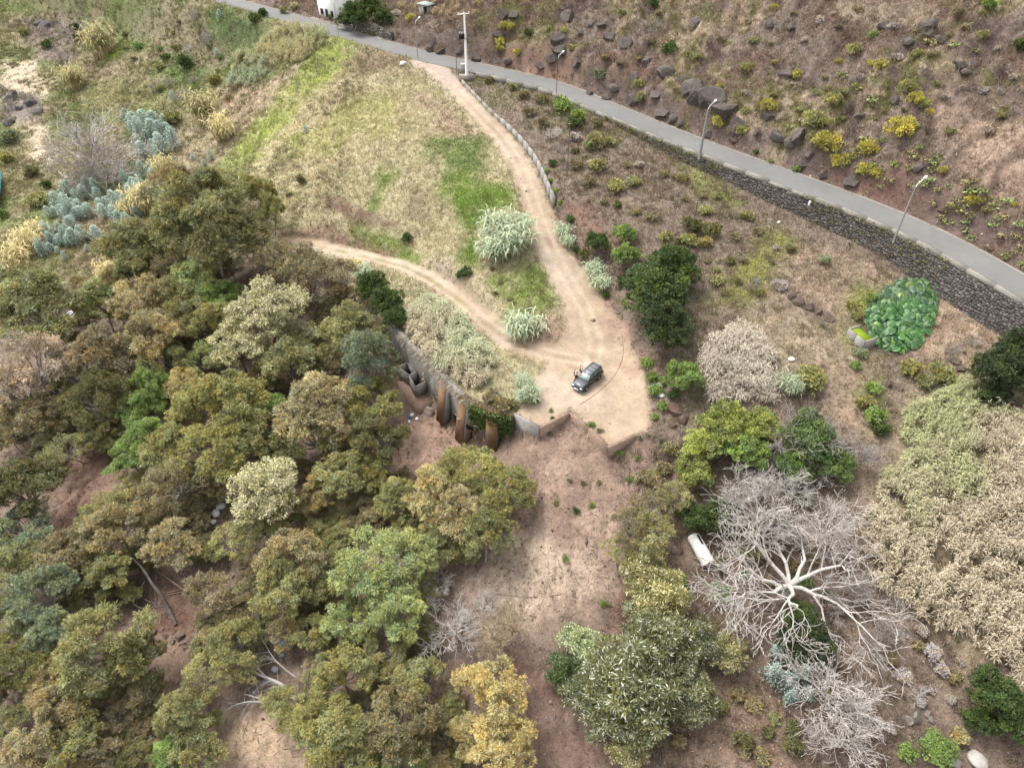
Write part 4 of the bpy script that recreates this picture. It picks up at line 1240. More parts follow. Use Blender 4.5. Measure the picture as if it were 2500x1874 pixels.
# u, v, radius px, tint, landmark  (measured on the photograph)
FOREST = [
    (495, 470, 95, 'olive', 'the narrow track bend'), (420, 440, 60, 'tan', 'the narrow track bend'), (560, 440, 50, 'olive', 'the narrow track bend'), (325, 585, 72, 'olive', 'the narrow track bend'),
    (520, 560, 88, 'dark olive', 'the narrow track bend'), (432, 545, 60, 'olive', 'the narrow track bend'), (610, 560, 45, 'olive', 'the narrow track bend'),
    (90, 735, 92, 'olive', 'the bare clearing in the wood'), (30, 690, 60, 'olive', 'the bare clearing in the wood'), (240, 720, 48, 'light green', 'the bare clearing in the wood'), (338, 715, 62, 'tan', 'the narrow track bend'),
    (465, 668, 58, 'light green', 'the narrow track bend'), (335, 660, 52, 'dark olive', 'the narrow track bend'), (432, 716, 52, 'olive', 'the narrow track bend'), (450, 762, 52, 'olive', 'the narrow track bend'),
    (368, 806, 68, 'tan', 'the narrow track bend'), (540, 716, 48, 'bright green', 'the narrow track bend'), (525, 778, 55, 'yellowish', 'the narrow track bend'), (405, 632, 46, 'brown', 'the narrow track bend'),
    (695, 872, 62, 'olive', 'the roofless concrete rooms'), (494, 868, 40, 'light green', 'the white dumped sacks'), (428, 892, 28, 'blue-green', 'the white dumped sacks'),
    (247, 855, 70, 'brown', 'the bare clearing in the wood'), (298, 880, 54, 'tan', 'the bare clearing in the wood'), (405, 870, 52, 'olive', 'the white dumped sacks'), (360, 932, 46, 'bright green', 'the bare clearing in the wood'),
    (445, 925, 42, 'orange-yellow', 'the white dumped sacks'), (340, 985, 44, 'bright green', 'the bare clearing in the wood'), (232, 955, 62, 'dark olive', 'the bare clearing in the wood'), (293, 985, 40, 'brown', 'the bare clearing in the wood'),
    (240, 1030, 42, 'olive', 'the bare clearing in the wood'), (350, 1060, 46, 'bright green', 'the bare clearing in the wood'), (312, 1110, 50, 'bright green', 'the bare clearing in the wood'),
    (540, 975, 92, 'golden green', 'the white dumped sacks'), (463, 985, 50, 'yellowish', 'the white dumped sacks'), (413, 1080, 62, 'golden green', 'the white dumped sacks'), (522, 1082, 82, 'golden green', 'the white dumped sacks'),
    (617, 1082, 50, 'olive', 'the white dumped sacks'), (652, 992, 42, 'bright green', 'the white dumped sacks'), (772, 980, 84, 'tan', 'the roofless concrete rooms'), (755, 1060, 72, 'dark olive', 'the roofless concrete rooms'),
    (764, 1195, 48, 'orange-yellow', 'the white dumped sacks'), (822, 1150, 56, 'olive', 'the roofless concrete rooms'), (28, 1185, 82, 'dark olive', 'the bare clearing in the wood'), (250, 1240, 52, 'yellowish', 'the bare clearing in the wood'),
    (858, 800, 66, 'olive', 'the roofless concrete rooms'), (915, 1150, 42, 'golden green', 'the roofless concrete rooms'), (966, 1205, 44, 'yellowish', 'the roofless concrete rooms'),
    (908, 962, 62, 'golden green', 'the roofless concrete rooms'), (922, 1055, 58, 'dark olive', 'the roofless concrete rooms'), (1146, 1145, 70, 'golden green', 'the zigzag platform wall'), (1065, 1190, 70, 'orange-yellow', 'the zigzag platform wall'),
    (1225, 1185, 66, 'golden green', 'the zigzag platform wall'), (1120, 1240, 70, 'tan', 'the zigzag platform wall'), (1190, 1295, 55, 'olive', 'the zigzag platform wall'), (1080, 1300, 50, 'olive', 'the grey twiggy dead tree'),
    (50, 1275, 60, 'blue-green', 'the bare clearing in the wood'), (275, 1275, 66, 'tan', 'the bare clearing in the wood'), (143, 1345, 60, 'dusky', 'the bare clearing in the wood'), (25, 1370, 60, 'olive', 'the bare clearing in the wood'),
    (90, 1440, 66, 'blue-green', 'the leaning dark trunk'), (118, 1545, 50, 'blue-green', 'the leaning dark trunk'), (418, 1322, 60, 'tan', 'the leaning dark trunk'), (258, 1388, 52, 'olive', 'the leaning dark trunk'),
    (232, 1452, 44, 'dark olive', 'the leaning dark trunk'), (705, 1350, 66, 'tan', 'the white dumped sacks'), (678, 1430, 62, 'olive', 'the blue barrel'), (770, 1400, 50, 'olive', 'the blue barrel'),
    (240, 1560, 92, 'olive', 'the leaning dark trunk'), (320, 1610, 62, 'dark olive', 'the leaning dark trunk'), (116, 1642, 46, 'orange-yellow', 'the leaning dark trunk'), (20, 1620, 56, 'golden green', 'the leaning dark trunk'),
    (15, 1500, 50, 'golden green', 'the leaning dark trunk'), (116, 1740, 68, 'tan', 'the lone straw patch'), (165, 1800, 58, 'olive', 'the lone straw patch'), (50, 1835, 60, 'tan', 'the lone straw patch'),
    (565, 1560, 52, 'yellowish', 'the bleached fallen tree'), (444, 1740, 56, 'olive', 'the bleached fallen tree'), (482, 1818, 60, 'olive', 'the lone straw patch'), (417, 1838, 42, 'bright green', 'the lone straw patch'),
    (753, 1545, 42, 'yellowish', 'the blue barrel'), (832, 1640, 62, 'yellowish', 'the blue barrel'), (795, 1775, 70, 'golden green', 'the lone straw patch'), (240, 1835, 46, 'brown', 'the lone straw patch'),
    (916, 1365, 90, 'light green', 'the grey twiggy dead tree'), (1045, 1345, 48, 'light green', 'the grey twiggy dead tree'), (850, 1500, 52, 'light green', 'the grey twiggy dead tree'), (962, 1490, 68, 'light green', 'the grey twiggy dead tree'),
    (928, 1592, 50, 'olive', 'the grey twiggy dead tree'), (1020, 1680, 68, 'olive', 'the orange-yellow tree'), (975, 1745, 78, 'dusky', 'the orange-yellow tree'), (846, 1800, 74, 'yellowish', 'the lone straw patch'),
    (975, 1848, 58, 'bright green', 'the orange-yellow tree'), (893, 868, 66, 'blue-green', 'the roofless concrete rooms'), (690, 1720, 48, 'yellowish', 'the bleached fallen tree'), (640, 1275, 50, 'olive', 'the white dumped sacks'),
]
for k, (u, v, r, t, lm) in enumerate(FOREST):
    plant(pick(EUC, k), 'eucalyptus_tree', 'eucalyptus', 'tree', u, v, r * 1.2, t, lm, 'eucalyptus wood below the track', hscale=rng.uniform(0.85, 1.15))
TALLC = [(633, 455, 36, 'golden green', 'the narrow track bend'), (662, 505, 34, 'golden green', 'the narrow track bend')]
for k, (u, v, r, t, lm) in enumerate(TALLC):
    plant(pick(EUC, k + 2), 'eucalyptus_tree', 'narrow eucalyptus', 'tree', u, v, r, t, lm, 'narrow eucalypts at the track edge', hscale=1.6)
for k, (u, v, r, t, lm) in enumerate([(656, 740, 90, 'cream-flecked', 'the roofless concrete rooms'), (579, 838, 66, 'cream-flecked', 'the roofless concrete rooms'), (637, 1185, 88, 'cream-flecked', 'the white dumped sacks'), (720, 810, 50, 'cream-flecked', 'the roofless concrete rooms')]):
    plant(pick(BLOOM, k), 'flowering_gum_tree', 'blossoming gum', 'tree', u, v, r * 1.05, t, lm, 'blossoming gums in the wood')
for k, (u, v, r, t, lm) in enumerate([(77, 875, 90, 'pinkish', 'the bare clearing in the wood'), (35, 940, 72, 'pinkish', 'the bare clearing in the wood'), (45, 1010, 60, 'dusky', 'the bare clearing in the wood'), (130, 1000, 46, 'dusky', 'the bare clearing in the wood'),
        (640, 605, 60, 'dusky', 'the narrow track bend'), (735, 632, 62, 'dusky', 'the narrow track bend'), (765, 690, 62, 'brown', 'the narrow track bend'), (835, 655, 46, 'brown', 'the narrow track bend'), (690, 660, 50, 'brown', 'the narrow track bend'),
        (417, 1170, 72, 'dusky', 'the white dumped sacks'), (512, 1165, 50, 'dusky', 'the white dumped sacks'), (502, 1440, 60, 'brown', 'the leaning dark trunk'), (500, 1640, 56, 'yellowish', 'the bleached fallen tree'), (590, 1625, 40, 'yellowish', 'the bleached fallen tree'),
        (1591, 1290, 58, 'olive', 'the white tank'), (1540, 1275, 50, 'dusky', 'the white tank'), (1510, 1335, 38, 'olive', 'the white tank'), (1645, 1205, 42, 'olive', 'the zigzag platform wall'), (1590, 1235, 48, 'dusky', 'the zigzag platform wall'), (170, 900, 50, 'dusky', 'the bare clearing in the wood'), (560, 1530, 40, 'dusky', 'the blue barrel'), (355, 1690, 46, 'dusky', 'the bleached fallen tree')]):
    plant(pick(SPARSE, k), 'sparse_tree', 'thin-leaved tree', 'tree', u, v, r * 1.1, t, lm, 'thin-crowned trees')
for k, (u, v, r, t, lm) in enumerate([(1194, 1690, 88, 'orange-yellow', 'the bleached fallen tree'), (1222, 1800, 76, 'orange-yellow', 'the bleached fallen tree'), (1150, 1790, 50, 'orange-yellow', 'the bleached fallen tree')]):
    plant(pick(EUC, k + 1), 'autumn_tinted_tree', 'feathery tree', 'tree', u, v, r * 1.08, t, lm, 'yellowing feathery trees', tintmul=1.2)
for k, (u, v, r, t, lm) in enumerate([(1535, 1640, 112, 'sage green', 'the white tank'), (1615, 1575, 92, 'sage green', 'the white tank'), (1456, 1715, 80, 'sage green', 'the orange-yellow tree'), (1555, 1735, 82, 'sage green', 'the orange-yellow tree'),
        (1380, 1632, 46, 'dark green', 'the orange-yellow tree'), (1410, 1565, 46, 'light green', 'the white tank'), (1572, 1385, 58, 'golden green', 'the white tank'), (1612, 1450, 70, 'golden green', 'the white tank'), (1570, 1490, 48, 'sage green', 'the white tank'),
        (1670, 1640, 60, 'sage green', 'the white tank'), (1690, 1700, 62, 'sage green', 'the great bleached dead tree'), (1533, 1825, 46, 'golden green', 'the orange-yellow tree'), (1700, 1560, 60, 'sage green', 'the great bleached dead tree'), (1780, 1590, 46, 'golden green', 'the great bleached dead tree')]):
    plant(pick(WATT, k), 'wattle_tree', 'silver-tipped wattle', 'tree', u, v, r * 1.08, t, lm, 'wattles below the soil slope', tintmul=0.95)
for k, (u, v, r, t, lm) in enumerate([(1600, 700, 78, 'dark green', 'the black car'), (1640, 640, 62, 'dark green', 'the black car'), (1620, 780, 70, 'deep green', 'the black car'), (1672, 915, 46, 'bright green', 'the black car'),
        (1780, 1030, 66, 'lime', 'the zigzag platform wall'), (1720, 1085, 52, 'lime', 'the zigzag platform wall'), (1695, 1150, 46, 'lime', 'the zigzag platform wall'), (1820, 1090, 56, 'bright green', 'the zigzag platform wall'), (1860, 1030, 48, 'lime', 'the great bleached dead tree'),
        (1978, 1060, 66, 'leaf green', 'the great bleached dead tree'), (2040, 1120, 48, 'leaf green', 'the great bleached dead tree'), (1935, 1130, 46, 'leaf green', 'the great bleached dead tree'),
        (2462, 900, 70, 'deep green', 'the tall cane field'), (2495, 840, 50, 'deep green', 'the tall cane field'), (2430, 960, 40, 'deep green', 'the tall cane field'),
        (2433, 1690, 62, 'dark green', 'the tall cane field'), (2492, 1745, 56, 'dark green', 'the tall cane field'), (2400, 1760, 40, 'dark green', 'the tall cane field'), (2292, 1822, 40, 'bright green', 'the tall cane field'),
        (1525, 565, 27, 'bright green', 'the black car'), (1530, 618, 33, 'bright green', 'the black car'), (1458, 588, 30, 'dark green', 'the black car'),
        (945, 730, 42, 'dark green', 'the roofless concrete rooms'), (905, 690, 40, 'dark green', 'the narrow track bend'), (960, 770, 30, 'dark green', 'the roofless concrete rooms'),
        (865, 30, 36, 'dark green', 'the white house'), (900, 12, 36, 'dark green', 'the white house'), (935, 38, 22, 'dark green', 'the white house'), (840, 45, 20, 'dark green', 'the white house'),
        (1960, 1500, 40, 'dark green', 'the great bleached dead tree'), (1985, 1560, 52, 'deep green', 'the great bleached dead tree'), (1760, 1440, 26, 'bright green', 'the great bleached dead tree'), (1935, 1570, 44, 'deep green', 'the great bleached dead tree'), (1700, 1260, 40, 'dark green', 'the white tank'), (1765, 1245, 42, 'dark green', 'the white tank')]):
    plant(pick(BROAD, k), 'broadleaf_tree', 'broadleaf tree', 'tree', u, v, r * 1.06, t, lm, 'dense broadleaf trees')

# lower trees that close the wood between the big crowns
FOREST_PX = [(0, 640), (110, 650), (230, 700), (330, 610), (560, 610), (700, 640), (830, 650), (890, 730), (870, 800), (900, 950), (950, 1120), (1030, 1150), (1250, 1200), (1180, 1330), (1060, 1380), (1050, 1500), (1060, 1620), (1130, 1660), (1110, 1874), (0, 1874)]
OPEN_PX = [[(105, 1150), (240, 1080), (300, 1120), (300, 1260), (200, 1330), (110, 1310)], [(320, 1380), (470, 1370), (560, 1350), (620, 1330), (590, 1420), (480, 1540), (490, 1640), (390, 1730), (350, 1620), (300, 1500)],
    [(520, 1730), (740, 1700), (770, 1874), (520, 1874)], [(480, 1580), (740, 1540), (760, 1740), (480, 1740)], [(960, 990), (1180, 1080), (1100, 1160), (950, 1150)], [(490, 1210), (575, 1200), (585, 1290), (480, 1310)], [(560, 620), (620, 600), (640, 680), (560, 720)]]
crowns = [(r[6], r[7], 0) for r in PLACED]
rad = [f[2] * 1.15 for f in FOREST] 
crowns = [(f[0], f[1], f[2] * 1.12) for f in FOREST] + [(656, 740, 95), (579, 838, 70), (637, 1185, 92), (720, 810, 52), (77, 875, 80), (35, 940, 60), (640, 605, 50), (735, 632, 55), (765, 690, 55), (835, 655, 40), (417, 1170, 55), (1194, 1690, 90), (1222, 1800, 80), (1150, 1790, 52)]
frg = np.random.default_rng(77)
nfill = 0
for _ in range(5000):
    u, v = frg.uniform(0, 1250), frg.uniform(640, 1890)
    if not in_poly(np.array([u]), np.array([v]), FOREST_PX)[0] or any(in_poly(np.array([u]), np.array([v]), q)[0] for q in OPEN_PX):
        continue
    gap = min(math.hypot(u - a, v - b) - c for a, b, c in crowns)
    if gap < -4:
        continue
    r = min(52, max(30, gap + 26)) * frg.uniform(0.9, 1.1)
    crowns.append((u, v, r * 0.9))
    lm = min(('the bare clearing in the wood', 'the white dumped sacks', 'the roofless concrete rooms', 'the bleached fallen tree', 'the leaning dark trunk', 'the blue barrel', 'the narrow track bend', 'the grey twiggy dead tree'), key=lambda q: math.hypot(LANDMARK[q][0] - u, LANDMARK[q][1] - v))
    t = ('olive', 'dusky', 'dark olive', 'yellowish', 'brown', 'tan', 'olive', 'dusky')[nfill % 8]
    plant(pick(EUC if nfill % 3 else SPARSE, nfill), 'understorey_tree', 'low tree', 'tree', u, v, r, t, lm, 'lower trees between the big crowns', hscale=0.8)
    nfill += 1
print('infill', nfill)
# ------------------------------------------------------------------ saplings, shrubs, dead wood, reeds, rocks
SAP = [sapling_proto('blue_gum_sapling', 600 + k, H=2.4 + 0.3 * k, R=1.0) for k in range(4)]
def inpoly_points(px, n, seed, mind):
    rg = np.random.default_rng(seed)
    us, vs = [p[0] for p in px], [p[1] for p in px]
    out, k = [], 0
    while len(out) < n and k < 6000:
        k += 1
        u, v = rg.uniform(min(us), max(us)), rg.uniform(min(vs), max(vs))
        if in_poly(np.array([u]), np.array([v]), px)[0] and all(math.hypot(u - a, v - b) > mind for a, b in out):
            out.append((u, v))
    return out
sp = []
for px, n, sd in (([(75, 560), (130, 500), (230, 465), (330, 455), (385, 490), (300, 545), (180, 600), (100, 610)], 36, 1), ([(290, 440), (380, 400), (425, 415), (390, 480), (300, 470)], 13, 2), ([(255, 235), (340, 270), (425, 300), (425, 380), (350, 375), (300, 300)], 17, 3), ([(110, 470), (190, 440), (260, 450), (150, 520)], 8, 4)):
    sp += inpoly_points(px, n, sd, 14)
sp += [(140, 610), (156, 625), (250, 590), (212, 605), (497, 398), (512, 380), (470, 385), (535, 35), (528, 128), (420, 235), (745, 316)]
for k, (u, v) in enumerate(sp):
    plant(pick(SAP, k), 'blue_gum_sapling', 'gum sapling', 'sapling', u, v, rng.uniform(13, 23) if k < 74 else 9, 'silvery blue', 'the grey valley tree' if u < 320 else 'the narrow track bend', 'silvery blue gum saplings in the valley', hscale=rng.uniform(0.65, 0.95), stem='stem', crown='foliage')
for k, (u, v, r) in enumerate([(1905, 1590, 30), (1940, 1610, 32), (1960, 1640, 28), (1890, 1640, 28), (1925, 1660, 30), (1975, 1690, 22), (1930, 1700, 24), (2000, 1620, 24)]):
    plant(pick(SAP, k), 'blue_gum_sapling', 'gum sapling', 'sapling', u, v, r, 'silvery blue', 'the great bleached dead tree', 'blue gums under the bleached tree', hscale=0.8, stem='stem', crown='foliage')

SHR = [shrub_proto('round_shrub', 700 + k, H=1.1, n=1700) for k in range(4)]
YEL = [shrub_proto('yellow_shrub', 720 + k, H=1.15, n=2000, leafL=0.17, leafW=0.07, nl=9, hue=(1.05, 1.0, 0.7), droop=-0.3) for k in range(3)]
TUF = [shrub_proto('grass_clump', 740 + k, H=0.8, n=700, leafL=0.45, leafW=0.06, nl=4, droop=-0.2) for k in range(2)]
for k, (u, v, r, t) in enumerate([(1891, 17, 10, 'yellow'), (1945, 181, 14, 'yellow'), (2131, 85, 12, 'bright green'), (2152, 158, 16, 'yellow'), (2125, 154, 10, 'yellow'), (2214, 212, 22, 'yellowish'), (2239, 241, 20, 'yellow'), (2264, 251, 13, 'yellowish'),
        (1878, 257, 21, 'yellow'), (2036, 243, 20, 'yellowish'), (1758, 293, 20, 'yellow'), (1793, 313, 14, 'yellow'), (1816, 317, 15, 'yellowish'), (1986, 290, 26, 'yellowish'), (2020, 296, 18, 'yellowish'), (2020, 345, 32, 'yellow'), (2051, 392, 22, 'yellow'),
        (2117, 363, 27, 'yellow'), (2206, 313, 34, 'yellow'), (2113, 413, 20, 'yellow'), (2140, 421, 16, 'yellow'), (2372, 488, 18, 'yellow'), (2302, 415, 13, 'yellow'), (2476, 498, 9, 'yellow'), (1756, 210, 9, 'yellow'), (2086, 120, 18, 'yellowish'), (2047, 149, 9, 'yellow'), (2271, 272, 10, 'yellow'), (2020, 216, 11, 'yellowish'), (1990, 335, 20, 'dusky'),
        (1003, 44, 13, 'yellow'), (1228, 62, 12, 'yellow'), (1246, 64, 11, 'yellow'), (1219, 102, 13, 'yellow'), (1222, 118, 11, 'yellow'), (1262, 127, 11, 'yellow'), (2340, 30, 16, 'dusky'), (2400, 85, 14, 'yellowish'), (1820, 165, 16, 'yellowish'), (2240, 130, 14, 'yellowish')]):
    plant(pick(YEL, k), 'hillside_shrub', 'cushion shrub', 'shrub', u, v, r * 1.2, t, 'the lamp above the stone wall' if u > 1650 else 'the transformer pole', 'cushion shrubs on the hillside', stem='stem', crown='foliage', tintmul=1.0)
for k, (u, v, r, t, lm) in enumerate([(1630, 118, 25, 'dark green', 'the lamp above the stone wall'), (1292, 79, 14, 'dark green', 'the transformer pole'), (1462, 178, 20, 'blue-green', 'the transformer pole'), (1344, 70, 9, 'bright green', 'the transformer pole'), (1599, 8, 18, 'dark green', 'the transformer pole'),
        (2422, 10, 22, 'bright green', 'the lamp above the stone wall'), (2492, 108, 26, 'dark green', 'the lamp above the stone wall'), (1849, 372, 9, 'dark green', 'the lamp above the stone wall'), (1943, 413, 12, 'bright green', 'the lamp above the stone wall'), (1882, 394, 8, 'bright green', 'the lamp above the stone wall'), (1565, 235, 18, 'olive', 'the transformer pole'), (1560, 205, 16, 'olive', 'the transformer pole'),
        (1456, 401, 26, 'yellowish', 'the dirt junction'), (1503, 455, 26, 'yellowish', 'the dirt junction'), (1453, 343, 32, 'olive', 'the dirt junction'), (1462, 297, 18, 'dusky', 'the dirt junction'), (1690, 545, 30, 'dark olive', 'the lamp above the stone wall'), (1730, 560, 28, 'dark olive', 'the lamp above the stone wall'), (1720, 590, 22, 'orange-yellow', 'the lamp above the stone wall'), (1680, 580, 22, 'golden green', 'the lamp above the stone wall'),
        (737, 438, 16, 'dark olive', 'the narrow track bend'), (703, 476, 9, 'dark olive', 'the narrow track bend'), (995, 578, 18, 'dark green', 'the narrow track bend'), (1132, 662, 20, 'dark green', 'the black car'), (1120, 672, 12, 'dark green', 'the black car'),
        (1371, 258, 30, 'bright green', 'the dirt junction'), (1412, 282, 26, 'bright green', 'the dirt junction'), (1395, 300, 22, 'dark green', 'the dirt junction'), (1350, 400, 14, 'dark green', 'the dirt junction'), (1318, 240, 20, 'dusky', 'the dirt junction'), (1278, 232, 18, 'dusky', 'the dirt junction'), (1290, 275, 18, 'brown', 'the dirt junction'), (1330, 300, 20, 'brown', 'the dirt junction'), (1255, 212, 14, 'olive', 'the dirt junction'), (1195, 195, 14, 'olive', 'the dirt junction'),
        (1993, 921, 44, 'golden green', 'the big-leaved creeper'), (2130, 1010, 34, 'bright green', 'the big-leaved creeper'), (2155, 1045, 26, 'dark green', 'the big-leaved creeper'), (2110, 980, 28, 'yellowish', 'the big-leaved creeper'), (2105, 865, 20, 'blue-green', 'the big-leaved creeper'), (2085, 890, 18, 'bright green', 'the big-leaved creeper'), (2135, 950, 22, 'bright green', 'the big-leaved creeper'),
        (2230, 900, 34, 'yellowish', 'the big-leaved creeper'), (2290, 910, 34, 'yellowish', 'the big-leaved creeper'), (2265, 935, 28, 'olive', 'the big-leaved creeper'), (2330, 930, 24, 'yellowish', 'the big-leaved creeper'), (2080, 745, 22, 'golden green', 'the big-leaved creeper'), (2100, 770, 20, 'golden green', 'the big-leaved creeper'), (2130, 730, 18, 'bright green', 'the big-leaved creeper'), (2015, 632, 18, 'blue-green', 'the big-leaved creeper'),
        (1225, 985, 30, 'brown', 'the zigzag platform wall'), (1195, 965, 26, 'brown', 'the zigzag platform wall'), (1235, 1015, 30, 'dark green', 'the zigzag platform wall'), (1205, 1025, 32, 'dark green', 'the zigzag platform wall'), (1245, 985, 22, 'olive', 'the zigzag platform wall'), (1180, 1000, 24, 'olive', 'the zigzag platform wall'), (1215, 1050, 22, 'dark green', 'the zigzag platform wall'),
        (1575, 885, 20, 'bright green', 'the black car'), (1590, 920, 20, 'bright green', 'the black car'), (1605, 955, 22, 'bright green', 'the black car'), (1612, 990, 18, 'bright green', 'the black car'), (1620, 930, 14, 'bright green', 'the black car'), (1600, 1015, 12, 'bright green', 'the black car'), (1640, 960, 18, 'dark green', 'the black car'), (1410, 610, 14, 'dark green', 'the black car'), (1425, 620, 18, 'dark olive', 'the black car'), (1480, 720, 14, 'dark green', 'the black car'), (1395, 535, 14, 'dark green', 'the dirt junction'), (1365, 495, 10, 'bright green', 'the dirt junction'), (1355, 465, 10, 'bright green', 'the dirt junction'), (1345, 440, 9, 'bright green', 'the dirt junction'), (1338, 415, 9, 'bright green', 'the dirt junction'),
        (455, 150, 26, 'dark green', 'the white house'), (400, 140, 14, 'dark green', 'the white house'), (520, 195, 22, 'golden green', 'the white house'), (420, 285, 24, 'golden green', 'the grey valley tree'), (110, 110, 18, 'dark green', 'the sandy valley floor'), (182, 65, 14, 'deep green', 'the sandy valley floor'), (190, 90, 14, 'deep green', 'the sandy valley floor'), (70, 420, 22, 'dark olive', 'the sandy valley floor'), (110, 450, 16, 'dark green', 'the sandy valley floor'), (15, 330, 30, 'blue-green', 'the sandy valley floor'), (10, 385, 24, 'yellowish', 'the sandy valley floor'), (85, 485, 30, 'yellowish', 'the sandy valley floor'), (8, 520, 20, 'bright green', 'the sandy valley floor'), (5, 610, 26, 'golden green', 'the sandy valley floor'), (220, 585, 15, 'deep green', 'the grey valley tree'), (55, 75, 16, 'golden green', 'the sandy valley floor'), (225, 112, 12, 'bright green', 'the sandy valley floor'), (620, 45, 18, 'dark green', 'the white house'),
        (640, 30, 16, 'dark green', 'the white house'), (715, 15, 14, 'cream-flecked', 'the white house'), (690, 25, 14, 'olive', 'the white house'), (795, 30, 10, 'dusky', 'the white house'), (808, 40, 9, 'bright green', 'the white house'), (925, 65, 14, 'blue-green', 'the white house'), (950, 50, 16, 'blue-green', 'the white house'), (965, 35, 16, 'grey', 'the white house'), (910, 80, 12, 'blue-green', 'the white house'),
        (2337, 1794, 24, 'orange-yellow', 'the tall cane field'), (1500, 1590, 16, 'dusky', 'the white tank'), (2020, 1690, 24, 'golden green', 'the great bleached dead tree'), (2085, 1720, 24, 'golden green', 'the great bleached dead tree'), (1945, 1780, 26, 'dark olive', 'the great bleached dead tree'), (2210, 1830, 30, 'bright green', 'the great bleached dead tree'), (1700, 1310, 18, 'olive', 'the white tank'), (1660, 1420, 30, 'bright green', 'the white tank'),
        (1640, 1100, 26, 'dusky', 'the zigzag platform wall'), (1625, 1140, 26, 'brown', 'the zigzag platform wall'), (1605, 1180, 26, 'brown', 'the zigzag platform wall')]):
    plant(pick(SHR, k), 'shrub', 'bush', 'shrub', u, v, r, t, lm, 'bushes', stem='stem', crown='foliage')
xb = []
for px, n, sd, md, tints, lm, (r0, r1) in (([(1400, 330), (1500, 340), (1700, 450), (1900, 560), (1980, 620), (1880, 720), (1700, 720), (1660, 620), (1480, 520), (1400, 440)], 44, 21, 24, ('dusky', 'brown', 'yellowish', 'dark olive', 'grey', 'olive'), 'the lamp above the stone wall', (11, 24)),
        ([(1350, 30), (1700, 10), (2100, 10), (2480, 30), (2480, 440), (2250, 330), (1900, 300), (1600, 200), (1350, 120)], 60, 22, 34, ('dusky', 'grey', 'brown', 'olive', 'yellowish'), 'the lamp above the stone wall', (9, 19)),
        ([(1640, 1660), (1760, 1640), (1880, 1740), (2000, 1850), (1600, 1874), (1620, 1760)], 16, 23, 34, ('dusky', 'brown', 'dark olive', 'olive'), 'the great bleached dead tree', (18, 34)),
        ([(1560, 1120), (1680, 1120), (1680, 1230), (1600, 1330), (1540, 1250)], 9, 24, 26, ('dusky', 'olive', 'brown'), 'the zigzag platform wall', (16, 28)),
        ([(1750, 1250), (1860, 1200), (2060, 1230), (2090, 1330), (2100, 1480), (1860, 1480), (1760, 1400)], 16, 25, 34, ('dark olive', 'dusky', 'leaf green', 'brown'), 'the great bleached dead tree', (16, 30)),
        ([(2100, 1480), (2250, 1530), (2400, 1650), (2380, 1720), (2200, 1680)], 12, 26, 30, ('grey', 'dusky', 'brown'), 'the tall cane field', (14, 26)),
        ([(300, 60), (470, 40), (600, 150), (560, 260), (420, 250), (300, 180)], 18, 27, 22, ('golden green', 'olive', 'leaf green', 'dusky'), 'the white house', (9, 17)),
        ([(1150, 620), (1230, 640), (1260, 740), (1200, 740)], 5, 28, 16, ('dusky', 'olive'), 'the black car', (7, 11))):
    for (u, v) in inpoly_points(px, n, sd, md):
        xb.append((u, v, rng.uniform(r0, r1), tints[rng.integers(0, len(tints))], lm))
for k, (u, v, r, t, lm) in enumerate(xb):
    plant(pick(SHR, k), 'shrub', 'bush', 'shrub', u, v, r, t, lm, 'bushes', stem='stem', crown='foliage', hscale=0.8)
for k, (u, v, r, t) in enumerate([(1443, 1036, 11, 'bright green'), (1513, 1105, 11, 'bright green'), (1555, 1117, 8, 'bright green'), (1538, 1170, 12, 'bright green'), (1444, 1235, 11, 'bright green'), (1405, 1245, 12, 'dark green'), (1380, 1362, 11, 'bright green'), (1425, 1178, 9, 'dusky'), (1462, 1178, 9, 'golden green'), (1390, 1172, 8, 'dusky'), (1477, 1473, 11, 'bright green'), (1358, 1225, 9, 'golden green'), (1465, 1050, 9, 'olive'), (1562, 1067, 7, 'blue-green'), (1615, 1080, 8, 'dark green'), (1345, 1000, 7, 'bright green'), (1310, 980, 9, 'golden green'), (1348, 1020, 6, 'dark green'), (1341, 1057, 8, 'olive')]):
    plant(pick(TUF, k), 'weed_tuft', 'weed tuft', 'weed', u, v, r, t, 'the zigzag platform wall', 'weed tufts on the bare soil', stem='stem', crown='foliage')

# prickly pears on the bank above the road
def pear_proto(name, seed, n=34):
    rg = np.random.default_rng(seed)
    V_, F_, C_ = [], [], []
    k8 = np.arange(8) * np.pi / 4
    for k in range(n):
        a, r = rg.uniform(0, 6.28), 0.85 * math.sqrt(rg.random())
        c = np.array([math.cos(a) * r, math.sin(a) * r, 0.15 + 0.55 * rg.random()])
        nrm = unit(rg.normal(0, 1, 3) + np.array([0, -0.2, 0.5]))
        t = unit(np.cross(nrm, rg.normal(0, 1, 3)))
        s = np.cross(nrm, t)
        L = rg.uniform(0.16, 0.28)
        ring = c + t * (np.cos(k8) * L)[:, None] + s * (np.sin(k8) * L * 0.62)[:, None]
        v = np.concatenate([ring + nrm * 0.015, ring - nrm * 0.015])
        f = [(0, i, i + 1) for i in range(1, 7)] + [(8, 8 + i + 1, 8 + i) for i in range(1, 7)]
        f += [(i, 8 + i, (i + 1) % 8) for i in range(8)] + [((i + 1) % 8, 8 + i, 8 + (i + 1) % 8) for i in range(8)]
        col = np.ones((16, 3)) * rg.uniform(0.7, 1.25) * np.array([1, 1, rg.uniform(0.7, 1.1)])
        V_.append(v); F_.append(np.array(f)); C_.append(col)
    v, f, c = merge(list(zip(V_, F_, C_)))
    me = mesh_np(name, v, f, c); me.materials.append(M_LEAF)
    return dict(crown=me, trunk=None, R=1.0, hc=0.3, top=0.8)
PEAR = [pear_proto('prickly_pear', 800 + k) for k in range(3)]
